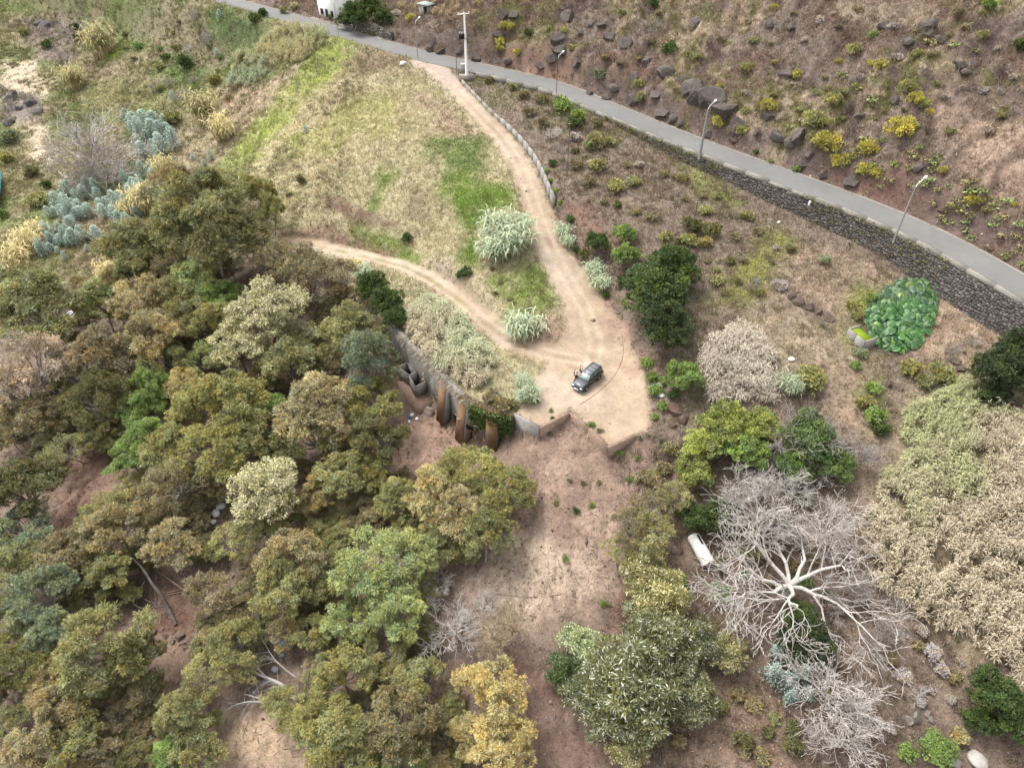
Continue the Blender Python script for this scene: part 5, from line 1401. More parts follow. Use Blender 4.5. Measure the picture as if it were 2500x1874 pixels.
pp = inpoly_points([(2180, 400), (2260, 340), (2330, 400), (2500, 500), (2500, 650), (2330, 560), (2230, 480)], 46, 9, 17) + inpoly_points([(2040, 330), (2160, 330), (2180, 420), (2060, 420)], 8, 10, 20) + [(2130, 245), (2060, 185), (2270, 105), (2330, 110), (2380, 125), (2170, 440), (2150, 455), (2095, 215), (1960, 300), (1930, 310)]
for k, (u, v) in enumerate(pp):
    plant(pick(PEAR, k), 'prickly_pear', 'prickly pear', 'cactus', u, v, rng.uniform(10, 19), ('light green', 'olive', 'tan')[k % 3], 'the lamp above the stone wall', 'prickly pears on the bank', crown='pads')

# leafless trees and bushes
GREAT = dead_proto('bleached_tree', 901, R=10.0, H=8.0, trunk_r=0.46, levels=5, kids=(8, 5, 4, 3, 3), up=0.6, twigr=0.024, fork=(0.54, 0.74), curl=0.29, trunk_h=0.3, flatten=0.82)
DEADM = [dead_proto('dead_tree', 910 + k, R=4.5, H=4.5, trunk_r=0.16, levels=4, kids=(8, 6, 5, 4), up=0.8, twigr=0.024, fork=(0.5, 0.7)) for k in range(3)]
DEADS = [dead_proto('dead_bush', 920 + k, R=1.5, H=1.6, trunk_r=0.05, levels=3, kids=(8, 6, 6), up=0.9, twigr=0.010, trunk_h=0.05, curl=0.3) for k in range(3)]
def dead(proto, name, noun, u, v, r, t, lm, **kw):
    return plant(proto, name, noun, 'dead tree', u, v, r, t, lm, 'leafless trees', stem='limbs', crown='twigs', **kw)
dead(GREAT, 'bleached_tree', 'leafless spreading tree', 1942, 1398, 236, 'white', 'the white tank', rz=0.85)
for k, (u, v, r, t, lm) in enumerate([(1870, 1270, 105, 'white', 'the great bleached dead tree'), (2020, 1300, 95, 'white', 'the great bleached dead tree'), (2065, 1450, 80, 'grey', 'the great bleached dead tree'), (2040, 1690, 135, 'white', 'the great bleached dead tree'), (2060, 1790, 105, 'white', 'the great bleached dead tree'), (1830, 1200, 95, 'white', 'the great bleached dead tree'), (1935, 1185, 80, 'white', 'the great bleached dead tree'), (1975, 1075, 105, 'grey', 'the great bleached dead tree'), (2085, 1110, 72, 'grey', 'the great bleached dead tree'),
        (1112, 1530, 90, 'white', 'the orange-yellow tree'), (1062, 1440, 50, 'white', 'the orange-yellow tree'), (1225, 1545, 85, 'pinkish', 'the orange-yellow tree'), (205, 365, 125, 'white', 'the sandy valley floor'), (250, 410, 80, 'grey', 'the sandy valley floor'), (2150, 1560, 70, 'grey', 'the great bleached dead tree'), (1790, 1530, 60, 'pinkish', 'the great bleached dead tree'), (1180, 1470, 40, 'white', 'the orange-yellow tree')]):
    dead(pick(DEADM, k), 'dead_tree', 'leafless tree', u, v, r, t, lm)
for k, (u, v, r, t, lm) in enumerate([(505, 90, 40, 'grey', 'the white house'), (470, 30, 30, 'grey', 'the white house'), (160, 70, 34, 'grey', 'the sandy valley floor'), (140, 130, 32, 'grey', 'the sandy valley floor'), (100, 70, 26, 'grey', 'the sandy valley floor'), (440, 225, 26, 'grey', 'the grey valley tree'), (375, 205, 24, 'grey', 'the grey valley tree'), (410, 195, 22, 'grey', 'the grey valley tree'), (470, 190, 20, 'grey', 'the grey valley tree'), (455, 115, 20, 'white', 'the white house'),
        (1350, 320, 34, 'white', 'the dirt junction'), (1362, 355, 24, 'grey', 'the dirt junction'), (1700, 225, 26, 'grey', 'the lamp above the stone wall'), (1745, 245, 30, 'grey', 'the lamp above the stone wall'), (1665, 185, 22, 'grey', 'the lamp above the stone wall'), (2460, 165, 20, 'white', 'the lamp above the stone wall'), (2440, 215, 24, 'grey', 'the lamp above the stone wall'), (2265, 70, 22, 'grey', 'the lamp above the stone wall'), (2490, 55, 24, 'grey', 'the lamp above the stone wall'), (1830, 225, 16, 'grey', 'the lamp above the stone wall'), (2080, 190, 16, 'grey', 'the lamp above the stone wall'), (1600, 55, 26, 'grey', 'the transformer pole'), (1500, 300, 14, 'grey', 'the transformer pole'),
        (2180, 1460, 40, 'grey', 'the tall cane field'), (2245, 1690, 40, 'white', 'the tall cane field'), (60, 230, 30, 'grey', 'the sandy valley floor'), (20, 250, 26, 'grey', 'the sandy valley floor'), (80, 285, 26, 'grey', 'the sandy valley floor'), (2380, 830, 30, 'grey', 'the big-leaved creeper'), (2330, 850, 30, 'grey', 'the big-leaved creeper'), (1840, 690, 30, 'grey', 'the big-leaved creeper'), (270, 630, 24, 'grey', 'the grey valley tree'), (1020, 45, 16, 'grey', 'the transformer pole'), (1050, 95, 18, 'grey', 'the transformer pole'), (1080, 110, 16, 'brown', 'the transformer pole')]):
    plant(pick(DEADS, k), 'dead_bush', 'leafless bush', 'dead bush', u, v, r, t, lm, 'leafless bushes', stem='limbs', crown='twigs')

# reed clumps one can pick apart
CL = [clump_proto('reed_clump', 950 + k, n=60) for k in range(3)]
CLG = [clump_proto('grey_reed_clump', 960 + k, n=60, col=(150, 170, 150), col2=(176, 190, 160), H=1.7, leafL=0.9, lean=0.7) for k in range(2)]
CLP = [clump_proto('pale_reed_clump', 970 + k, n=60, col=(206, 196, 148), col2=(190, 186, 140), leafW=0.07) for k in range(2)]
for k, (pr, u, v, r, t, lm) in enumerate([(CL, 235, 88, 38, 'green', 'the grey valley tree'), (CL, 175, 180, 28, 'green', 'the grey valley tree'), (CL, 490, 252, 40, 'green', 'the grey valley tree'), (CLP, 535, 305, 34, 'straw-coloured', 'the grey valley tree'), (CLP, 390, 405, 30, 'straw-coloured', 'the grey valley tree'), (CLP, 335, 480, 36, 'straw-coloured', 'the grey valley tree'), (CLP, 300, 510, 24, 'straw-coloured', 'the grey valley tree'),
        (CLP, 60, 585, 36, 'straw-coloured', 'the sandy valley floor'), (CLP, 30, 625, 36, 'straw-coloured', 'the sandy valley floor'), (CLP, 85, 560, 28, 'straw-coloured', 'the sandy valley floor'), (CLP, 270, 610, 28, 'straw-coloured', 'the narrow track bend'), (CLP, 255, 660, 28, 'straw-coloured', 'the narrow track bend'),
        (CLG, 1215, 545, 44, 'grey-green', 'the black car'), (CLG, 1245, 575, 48, 'grey-green', 'the black car'), (CLG, 1205, 600, 40, 'grey-green', 'the black car'), (CLG, 1270, 545, 30, 'grey-green', 'the black car'), (CLG, 1272, 790, 42, 'grey-green', 'the black car'), (CLG, 1290, 955, 28, 'grey-green', 'the black car'), (CLG, 1280, 925, 20, 'grey-green', 'the black car'), (CLG, 1455, 655, 24, 'grey-green', 'the black car'), (CLG, 1468, 685, 24, 'grey-green', 'the black car'), (CLG, 1378, 560, 22, 'grey-green', 'the black car'), (CLG, 1388, 585, 20, 'grey-green', 'the black car'),
        (CLG, 885, 662, 22, 'grey-green', 'the roofless concrete rooms'), (CLG, 1935, 935, 30, 'grey-green', 'the big-leaved creeper'), (CLP, 870, 645, 16, 'straw-coloured', 'the roofless concrete rooms')]):
    plant(pick(pr, k), 'reed_clump', 'reed clump', 'reeds', u, v, r * 1.1, 'white', lm, 'reed clumps', crown='canes', tintmul=1 / 0.44 / 0.62 / 1.6 * 0.52)
    o, _, noun, cat, lm_, gr, uu, vv = PLACED.pop()
    PLACED.append((o, t, noun, cat, lm_, gr, uu, vv))

def thicket(name, px, dens, H, cols, label, seed, nleaf=10, leafL=0.62, leafW=0.075, cat='reeds', gap=0.0, lean=0.2, edge_h=0.5, gs=1.6, shift=0.0):
    """canes too many to count, standing in a patch of ground"""
    rg = np.random.default_rng(seed)
    P = GP(px)
    xs, ys = [p[0] for p in P], [p[1] for p in P]
    n = int((max(xs) - min(xs)) * (max(ys) - min(ys)) * dens)
    nc = max(3, n // 9)
    cx, cy = rg.uniform(min(xs), max(xs), nc), rg.uniform(min(ys), max(ys), nc)
    ci = rg.integers(0, nc, n)
    x, y = cx[ci] + rg.normal(0, 0.28, n), cy[ci] + rg.normal(0, 0.28, n)
    sd = poly_sd(x, y, P) + 3.2 * (fbm(x, y, 3.5, 3) - 0.5)
    m = (sd > 0) & (fbm(x + 5, y + 9, gs, 2) > gap)
    x, y, sd = x[m], y[m], sd[m]
    pos = np.stack([x, y, bilin(ZZ, x, y) - 0.05], 1)
    hh = H * rg.uniform(0.7, 1.1, len(x)) * (edge_h + (1 - edge_h) * sstep(0, 2, sd)) * (0.8 + 0.4 * fbm(x, y, 3, 2))
    hh = hh * (0.75 + 0.5 * rg.random(nc))[ci][m]
    w = fbm(x - 20, y + 44, 6, 3)
    yy = (y - min(ys)) / (max(ys) - min(ys))
    k = np.clip(cols[2] * (yy - 0.5) * 2 + (w - 0.5) * 3 + rg.normal(0, 0.3, len(x)) + 0.5 + shift, 0, 1)[:, None]
    c = (A(*cols[0]) * k + A(*cols[1]) * (1 - k)) * (0.8 + 0.4 * rg.random(nc))[ci][m][:, None]
    v, f, cc = reed_geo(pos, hh, rg, c, nleaf=nleaf, leafL=leafL, leafW=leafW, lean=lean)
    print(name, len(x), 'canes', len(f), 'tris')
    link(name, mesh_np(name, v, f, cc), M_GRASS, kind='stuff', label=label, cat=cat)
thicket('cane_field', [(2120, 1240), (2180, 1130), (2220, 1000), (2290, 960), (2360, 930), (2420, 1000), (2580, 1000), (2580, 1700), (2480, 1690), (2390, 1600), (2270, 1520), (2140, 1430), (2090, 1330)], 15, 2.6, ((200, 204, 150), (228, 212, 184), 1.8), 'tall green to straw cane field filling the slope', 41, gap=0.32, gs=0.9, nleaf=9, leafL=0.7, leafW=0.085, shift=-0.9)
thicket('wall_canes', [(975, 775), (1040, 735), (1115, 762), (1180, 828), (1210, 875), (1195, 925), (1150, 955), (1085, 915), (1005, 838)], 18, 2.6, ((220, 228, 186), (228, 212, 180), 0.6), 'pale green canes crowding the top of the concrete wall', 42)
thicket('roadside_canes', [(640, 95), (700, 70), (790, 75), (800, 105), (745, 150), (670, 165), (610, 160)], 8, 2.8, ((196, 204, 146), (216, 204, 152), 0.2), 'dry canes massed below the asphalt by the house', 43)
thicket('valley_canes', [(560, 140), (625, 118), (665, 150), (640, 205), (560, 215)], 6, 2.4, ((176, 200, 166), (214, 206, 156), -0.3), 'grey-green canes in the gully below the road', 44)
thicket('dry_pampas', [(1735, 830), (1800, 795), (1870, 850), (1900, 920), (1890, 990), (1830, 985), (1730, 985), (1705, 910)], 11, 1.9, ((232, 220, 200), (206, 192, 174), 0.3), 'dead cream pampas grass heaped behind the golden green trees', 45, nleaf=9, leafL=1.2, leafW=0.075, lean=0.8, gap=0.25, gs=0.9)
thicket('straw_canes', [(960, 0), (1170, 5), (1190, 40), (1120, 60), (980, 30)], 3, 1.6, ((206, 186, 136), (196, 170, 136), 0), 'straw-coloured canes on the hillside behind the transformer pole', 46, nleaf=7, leafL=0.6, edge_h=0.7)

# dead leaves and canes hanging over the wall, and the creeper on its face
def hanging(name, k0, k1, n, L, cols, label, seed, leafy=False, depth=1.4, skip=0.0):
    rg = np.random.default_rng(seed)
    ks = rg.uniform(k0, k1, n)
    P, Nn = [], []
    for kk in ks:
        k = int(kk); f = kk - k
        a, b = WALL[k], WALL[k + 1]
        t = (b - a)[:2]; t = t / np.linalg.norm(t)
        nv = np.array([t[1], -t[0]])
        m = (a + b)[:2] / 2 + nv
        if not in_poly(np.array([m[0]]), np.array([m[1]]), LOWPOLY)[0]: nv = -nv
        p = a + (b - a) * f
        P.append([p[0], p[1], p[2] + 0.3]); Nn.append(nv)
    P, Nn = np.array(P), np.array(Nn)
    m = vnoise(ks * 3.0, ks * 0 + seed, 1.0) > skip
    P, Nn, n = P[m], Nn[m], int(m.sum())
    c = np.array([A(*q) for q in cols])[rg.integers(0, len(cols), n)] * rg.uniform(0.8, 1.3, (n, 1)) * 1.2
    d = np.concatenate([Nn * rg.uniform(0.2, 0.9, (n, 1)), -rg.uniform(0.4, 1.2, (n, 1))], 1) + rg.normal(0, 0.25, (n, 3))
    if leafy:
        drop = depth * rg.random(n) ** 1.3
        P = P + np.concatenate([Nn * (0.45 + rg.uniform(0, 0.6, (n, 1))), -drop[:, None]], 1)
        d = rg.normal(0, 1, (n, 3)) + np.concatenate([Nn, np.full((n, 1), -0.3)], 1)
    else:
        P = P + np.concatenate([Nn * rg.uniform(-0.5, 0.45, (n, 1)), rg.uniform(-0.1, 0.25, (n, 1))], 1)
    v, f, cc = leaf_cards(P, unit(d), L * rg.uniform(0.6, 1.4, n), np.full(n, 0.16 if leafy else 0.06), c, rg)
    link(name, mesh_np(name, v, f, cc), M_GRASS, kind='stuff', label=label, cat='creeper' if leafy else 'reeds')
hanging('hanging_canes', 6.6, 10.4, 2200, 1.1, [(226, 214, 190), (206, 190, 164), (184, 178, 168)], 'dead canes hanging over the top of the concrete wall', 61)
hanging('hanging_straw', 9.8, 12.0, 2600, 0.8, [(190, 164, 130), (170, 144, 112), (150, 140, 90)], 'dry straw spilling over the wall beside the platform', 62)
hanging('wall_creeper', 10.3, 12.0, 5200, 0.3, [(116, 138, 74), (96, 116, 62), (140, 150, 90)], 'green creeper curtain on the wall beside the platform', 63, True, 3.2)
# rocks
def rock_proto(name, seed):
    import bmesh
    rg = np.random.default_rng(seed)
    bm = bmesh.new()
    bmesh.ops.create_icosphere(bm, subdivisions=2, radius=1.0)
    cuts = unit(rg.normal(0, 1, (9, 3)))
    lim = rg.uniform(0.42, 0.85, 9)
    for vtx in bm.verts:
        p = np.array(vtx.co)
        for c, l in zip(cuts, lim):
            d = p @ c
            if d > l:
                p = p - c * (d - l)
        p = p * (1 + rg.normal(0, 0.035)) * np.array([1, 0.85, 0.8])
        vtx.co = p
    me = bpy.data.meshes.new(name)
    bm.to_mesh(me); bm.free()
    me.materials.append(M_ROCK)
    return me
M_ROCK = mat_surface('basalt', color=(1, 1, 1), objcol=True, scales=((0.9, 0.65, 1.25), (4, 0.75, 1.2)), bump=0.6, bump_scale=3.5, bump_dist=0.12)
ROCKS = [rock_proto('rock', 980 + k) for k in range(6)]
ROCK_ROWS = []
def rock(name, u, v, r, t, lm, squash=0.8):
    s = r * 1.2 / pxm(u, v)
    g = G(u, v + r * 0.3)
    o = link(name, ROCKS[len(ROCK_ROWS) % 6])
    o.location = (g.x, g.y, g.z + s * 0.08)
    o.scale = (s * rng.uniform(0.85, 1.2), s, s * squash * rng.uniform(0.8, 1.2))
    o.rotation_euler = (rng.uniform(-.3, .3), rng.uniform(-.3, .3), rng.uniform(0, 6.28))
    o.color = (*(A(*t) * rng.uniform(0.85, 1.1)), 1)
    ROCK_ROWS.append((o, u, v, lm, r))
GREY, BRN = (124, 114, 108), (128, 104, 92)
for (u, v, r) in [(1735, 235, 40), (1690, 215, 34), (1800, 300, 26), (1950, 330, 26), (2080, 440, 20), (1700, 56, 22), (1914, 180, 17), (2264, 58, 20), (2217, 100, 18), (1870, 285, 20), (1765, 262, 34), (1700, 230, 30), (2341, 154, 18), (2356, 174, 14), (2160, 62, 20), (1850, 320, 16), (1900, 330, 22), (1930, 345, 18), (2100, 280, 14), (2185, 245, 14), (1975, 375, 16), (2010, 420, 18), (1960, 395, 14), (1730, 325, 14), (1790, 340, 12), (2240, 410, 14), (2360, 560, 12), (2300, 510, 13), (2420, 600, 12), (1880, 60, 16), (1935, 62, 16), (2290, 95, 18)]:
    rock('boulder', u, v, r, GREY if r > 13 else BRN, 'the lamp above the stone wall')
for (u, v, r) in [(1491, 89, 18), (1530, 104, 20), (1468, 62, 13), (1387, 39, 20), (1364, 93, 22), (1626, 178, 26), (1228, 31, 20), (1255, 36, 16), (1618, 272, 20), (1640, 290, 16), (1545, 240, 18), (1500, 215, 16), (1370, 120, 20), (1350, 140, 16), (1320, 160, 13), (1480, 235, 14), (1440, 225, 14), (1240, 150, 14), (1165, 140, 16), (1120, 125, 15), (1075, 125, 14), (1050, 118, 14), (1215, 85, 14), (1580, 150, 16), (1410, 150, 16), (1550, 185, 16), (1600, 230, 16), (1660, 300, 14), (1420, 80, 12)]:
    rock('boulder', u, v, r, GREY, 'the transformer pole')
for (u, v, r) in [(2248, 1715, 16), (2262, 1735, 18), (2235, 1742, 20), (2215, 1755, 14), (2270, 1755, 12), (2170, 1770, 18), (2150, 1760, 14), (1345, 1712, 7), (1355, 1745, 6), (1340, 1755, 6)]:
    rock('boulder', u, v, r, (170, 160, 150), 'the orange-yellow tree' if u < 1500 else 'the great bleached dead tree')
for (u, v, r) in [(1535, 690, 18), (1550, 720, 20), (1520, 665, 14), (1560, 745, 16), (1510, 700, 12), (1650, 995, 22), (1665, 1020, 18), (1640, 1030, 14)]:
    rock('boulder', u, v, r, BRN, 'the black car')
for (u, v, r) in [(1950, 735, 16), (1975, 748, 16), (2000, 760, 14), (2025, 775, 14), (1935, 725, 12), (2330, 880, 16), (2345, 900, 14), (2315, 905, 12), (2170, 935, 14), (2195, 945, 12)]:
    rock('boulder', u, v, r, (120, 104, 94), 'the big-leaved creeper')
for (u, v, r) in [(440, 1552, 15), (395, 1535, 8), (375, 1540, 8), (405, 1550, 9), (385, 1560, 8), (420, 1565, 8), (365, 1555, 7), (300, 1520, 7)]:
    rock('boulder', u, v, r, (150, 132, 118), 'the leaning dark trunk')
for (u, v, r) in [(75, 250, 18), (30, 235, 22), (45, 262, 14), (90, 270, 16), (20, 300, 18), (95, 55, 14), (115, 62, 18), (130, 58, 14)]:
    rock('boulder', u, v, r, (118, 112, 110), 'the sandy valley floor')
by = {}
for r_ in ROCK_ROWS:
    by.setdefault(r_[3], []).append(r_)
for lm, rows in by.items():
    lu, lv = LANDMARK[lm]
    rows.sort(key=lambda r: (r[1] - lu) ** 2 + (r[2] - lv) ** 2)
    for k, (o, *_r) in enumerate(rows):
        t = f'grey boulder, first one out from {lm}' if k == 0 else f'{ordinal(k + 1)} grey boulder counted outward from {lm}'
        tag(o, t, 'boulder', 'boulders on the slopes')
# ------------------------------------------------------------------ walls and masonry
M_STONE = mat_surface('dark_basalt_masonry', color=(1, 1, 1), objcol=True, scales=((0.7, 0.75, 1.2), (5, 0.7, 1.25)), bump=0.5, bump_scale=6, bump_dist=0.06)
M_STONEV = mat_surface('dark_basalt_masonry_far', attr='Col', scales=((5, 0.7, 1.25),), bump=0.5, bump_scale=6, bump_dist=0.06)
M_MORTAR = mat_surface('dark_mortar', color=A(104, 98, 94), scales=((1.0, 0.7, 1.2), (6, 0.7, 1.2)), bump=0.5, bump_scale=5)
M_STAIN = mat_surface('rust_stained_concrete', color=A(176, 140, 108), scales=((0.5, 0.65, 1.25), (3, 0.8, 1.15)), bump=0.3)
M_CONC2 = mat_surface('grey_concrete', color=A(192, 186, 178), scales=((0.35, 0.7, 1.15), (2.5, 0.78, 1.15), (12, 0.88, 1.1)), bump=0.35, bump_scale=5, bump_dist=0.05)
M_EARTHC = mat_surface('earthy_concrete', color=A(182, 156, 136), scales=((0.5, 0.7, 1.2), (4, 0.75, 1.2)), bump=0.5, bump_scale=5, bump_dist=0.06)

def box_mesh(name, corners_lo, corners_hi, cols=None):
    v = [tuple(c) for c in corners_lo] + [tuple(c) for c in corners_hi]
    n = len(corners_lo)
    tr = [(0, i + 1, i) for i in range(1, n - 1)] + [(n, n + i, n + i + 1) for i in range(1, n - 1)]
    q = [(i, (i + 1) % n, n + (i + 1) % n, n + i) for i in range(n)]
    me = mesh_np(name, v, tr, quads=q)
    me.validate()
    import bmesh
    bm = bmesh.new(); bm.from_mesh(me)
    bmesh.ops.recalc_face_normals(bm, faces=bm.faces)
    bm.to_mesh(me); bm.free()
    return me

def slab(name, a, b, th, z0, z1, mat, parent=None, side=0.5, taper=0.0, **kw):
    """upright wall piece from a to b; z0/z1 may be pairs for the two ends"""
    a, b = np.asarray(a[:2], float), np.asarray(b[:2], float)
    t = (b - a) / np.linalg.norm(b - a)
    n = np.array([t[1], -t[0]])
    z0 = (z0, z0) if np.isscalar(z0) else z0
    z1 = (z1, z1) if np.isscalar(z1) else z1
    o1, o2 = n * th * side, -n * th * (1 - side)
    lo = [(*(a + o1 + n * taper), z0[0]), (*(b + o1 + n * taper), z0[1]), (*(b + o2), z0[1]), (*(a + o2), z0[0])]
    hi = [(*(a + o1), z1[0]), (*(b + o1), z1[1]), (*(b + o2), z1[1]), (*(a + o2), z1[0])]
    return link(name, box_mesh(name, lo, hi), mat, parent=parent, **kw)

def line_at(line, s):
    """point, tangent at arc length s"""
    P = np.array([p[:2] for p in line], float)
    d = np.linalg.norm(np.diff(P, axis=0), axis=1)
    c = np.concatenate([[0], np.cumsum(d)])
    s = np.clip(s, 0, c[-1] - 1e-6)
    k = int(np.searchsorted(c, s, 'right') - 1)
    k = min(k, len(d) - 1)
    t = (P[k + 1] - P[k]) / d[k]
    return P[k] + t * (s - c[k]), t

def arc_of(line, u, v, z):
    p = at(u, v, z)
    d, _, par = seg_dist(np.array([p[0]]), np.array([p[1]]), line)
    P = np.array([q[:2] for q in line], float)
    c = np.concatenate([[0], np.cumsum(np.linalg.norm(np.diff(P, axis=0), axis=1))])
    k = int(par[0]); k = min(k, len(P) - 2)
    return c[k] + (par[0] - k) * (c[k + 1] - c[k])

def stone_mesh(name, seed):
    rg = np.random.default_rng(seed)
    w, h, d = 0.5, 0.5, 0.16
    lo = [(-w, -h, -0.1), (w, -h, -0.1), (w, h, -0.1), (-w, h, -0.1)]
    hi = [(x * rg.uniform(0.72, 0.97), y * rg.uniform(0.72, 0.97), d * 0.6 * rg.uniform(0.5, 1.2)) for x, y, _ in lo]
    lo = [(x * rg.uniform(0.95, 1.12), y * rg.uniform(0.95, 1.12), z) for x, y, z in lo]
    me = box_mesh(name, lo, hi)
    me.materials.append(M_STONE)
    return me
STONES = [stone_mesh('wall_stone', 1100 + k) for k in range(6)]
def mesh_arrays(me):
    v = np.empty(len(me.vertices) * 3, np.float32); me.vertices.foreach_get('co', v)
    me.calc_loop_triangles()
    t = np.empty(len(me.loop_triangles) * 3, np.int32); me.loop_triangles.foreach_get('vertices', t)
    return v.reshape(-1, 3), t.reshape(-1, 3)
STONE_ARR = [mesh_arrays(m) for m in STONES]

def stone_face(root, face, s0, s1, zlo, zhi, sw, sh, cols, seed, n_single=300, key=None):
    """courses of separate stones on a battered face; the largest in view are objects, the rest one mass"""
    rg = np.random.default_rng(seed)
    rows = []
    s = s0
    items = []
    hmax = 12
    for r in range(60):
        z_off = r * sh
        s = s0 + rg.uniform(0, sw)
        any_ = False
        while s < s1:
            w = sw * rg.uniform(0.65, 1.45)
            top = zhi(s)
            bot = zlo(s)
            z = top - 0.12 - z_off - sh / 2 + rg.normal(0, sh * 0.2)
            if z > bot - sh * 0.3:
                any_ = True
                items.append((s + w / 2, z, w, sh * rg.uniform(0.7, 1.35)))
            s += w
        if not any_:
            break
    ms = []
    for (s, z, w, h) in items:
        p, nrm, tan, upv = face(s, z)
        ms.append((p, nrm, tan, upv, w, h))
    dist = [np.linalg.norm(m[0] - np.array([0, 0, CAM_Z])) / (m[4] * m[5]) ** 0.5 for m in ms]
    order = np.argsort(dist)
    uu = [proj(m[0]) for m in ms]
    single = [k for k in order if -20 < uu[k][0] < 2520 and -20 < uu[k][1] < 1900][:n_single]
    sset = set(single)
    V_, F_, C_ = [], [], []
    for k, (p, nrm, tan, upv, w, h) in enumerate(ms):
        mi = int(rg.integers(0, 6))
        g = cols[int(rg.integers(0, len(cols)))]
        col = A(*g) * rg.uniform(0.75, 1.25)
        rot = rg.normal(0, 0.08)
        X = (tan * math.cos(rot) + upv * math.sin(rot)) * w
        Y = (upv * math.cos(rot) - tan * math.sin(rot)) * h
        Zv = nrm * rg.uniform(0.6, 1.3)
        if k in sset:
            o = link('stone', STONES[mi], parent=root)
            o.matrix_local = Matrix(((X[0], Y[0], Zv[0], p[0]), (X[1], Y[1], Zv[1], p[1]), (X[2], Y[2], Zv[2], p[2]), (0, 0, 0, 1)))
            o.color = (*col, 1)
        else:
            v, f = STONE_ARR[mi]
            V_.append(p + v[:, :1] * X + v[:, 1:2] * Y + v[:, 2:] * Zv)
            F_.append(f); C_.append(np.ones((len(v), 3)) * col)
    if V_:
        v, f, c = merge(list(zip(V_, F_, C_)))
        link('stonework', mesh_np('stonework', v, f, c), M_STONEV, parent=root, kind='stuff')
    print('stones', len(items))

# --- the long basalt wall that carries the asphalt
RT = ROAD
DN = -ROAD_SIDE
s_a = arc_of(RT, 2700, 820, ROAD_Z)
s_b = arc_of(RT, 1470, 262, ROAD_Z)
s_lo, s_hi = min(s_a, s_b), max(s_a, s_b)
def road_off(s, off):
    p, t = line_at(RT, s)
    n = np.array([t[1], -t[0]]) * DN          # points downhill
    return p + n * off, t, n
BAT = 0.9
def wall_bot(s):
    q, _, _ = road_off(s, ROAD_HW + 1.7)
    return min(hz(q[0], q[1]) - 0.1, ROAD_Z - 0.7)
def wall_face(s, z):
    f = (ROAD_Z - z) / 4.5
    q, t, n = road_off(s, ROAD_HW + 0.55 + BAT * f)
    nrm = unit(np.array([n[0], n[1], BAT / 4.5]))
    tan = np.array([t[0], t[1], 0.0])
    upv = np.cross(nrm, tan)
    if upv[2] < 0:
        tan = -tan; upv = np.cross(nrm, tan)
    return np.array([q[0], q[1], z]), nrm, tan, upv
wall_root = empty('stone_retaining_wall', (0, 0, 0), label='long dark basalt stone wall holding up the asphalt road', cat='wall')
ss = np.arange(s_lo, s_hi, 1.5)
vv, qq = [], []
for s in ss:
    zb = wall_bot(s) - 0.8
    a = wall_face(s, ROAD_Z - 0.1)[0]
    b = wall_face(s, zb)[0]
    vv += [a, b]
qq = [(2 * k, 2 * k + 1, 2 * k + 3, 2 * k + 2) for k in range(len(ss) - 1)]
link('backing', mesh_np('backing', vv, [], quads=qq), M_MORTAR, parent=wall_root)
stone_face(wall_root, wall_face, s_lo, s_hi, wall_bot, lambda s: ROAD_Z - 0.05, 0.42, 0.27, [(126, 120, 114), (112, 107, 104), (138, 132, 126), (118, 110, 104), (150, 144, 138)], 51)
# parapet in lengths of concrete, one piece between joints
para_root = empty('road_parapet', (0, 0, 0), label='low grey concrete parapet along the valley edge of the asphalt', cat='parapet')
s_c = arc_of(RT, 1160, 182, ROAD_Z)
seg = s_lo
while seg < s_c:
    e = min(seg + 4.0, s_c)
    a, _, _ = road_off(seg + 0.004, ROAD_HW + 0.3)
    b, _, _ = road_off(e - 0.004, ROAD_HW + 0.3)
    zt = ROAD_Z + (0.32 if not (s_lo + 38 < seg < s_lo + 46) else 0.1)
    slab('coping', a, b, 0.52, ROAD_Z - 0.7, zt + rng.normal(0, 0.003), M_CONC, parent=para_root)
    seg = e

# --- concrete wall on the uphill side of the dirt road
dr_root = empty('dirt_road_wall', (0, 0, 0), label='weathered grey concrete wall beside the dirt road below the asphalt', cat='wall')
dl = smooth_line(DIRT, 4)
dw = np.interp(np.linspace(0, len(DIRT) - 1, len(dl)), np.arange(len(DIRT)), DIRT_W)
for k in range(7, 26):
    def off(i):
        a, b = dl[max(i - 1, 0)][:2], dl[min(i + 1, len(dl) - 1)][:2]
        t = (b - a) / np.linalg.norm(b - a)
        n = np.array([t[1], -t[0]])
        n = n if n[0] > 0 else -n
        return dl[i][:2] + n * (dw[i] + 0.42), n
    a, n = off(k); b, n2 = off(k + 1)
    za = max(hz(*(a + n * 1.1)) + 0.15, dl[k][2] + 0.5)
    zb = max(hz(*(b + n2 * 1.1)) + 0.15, dl[k + 1][2] + 0.5)
    slab('panel', a, b, 0.4, (dl[k][2] - 0.5, dl[k + 1][2] - 0.5), (za, zb), M_CONC2, parent=dr_root)

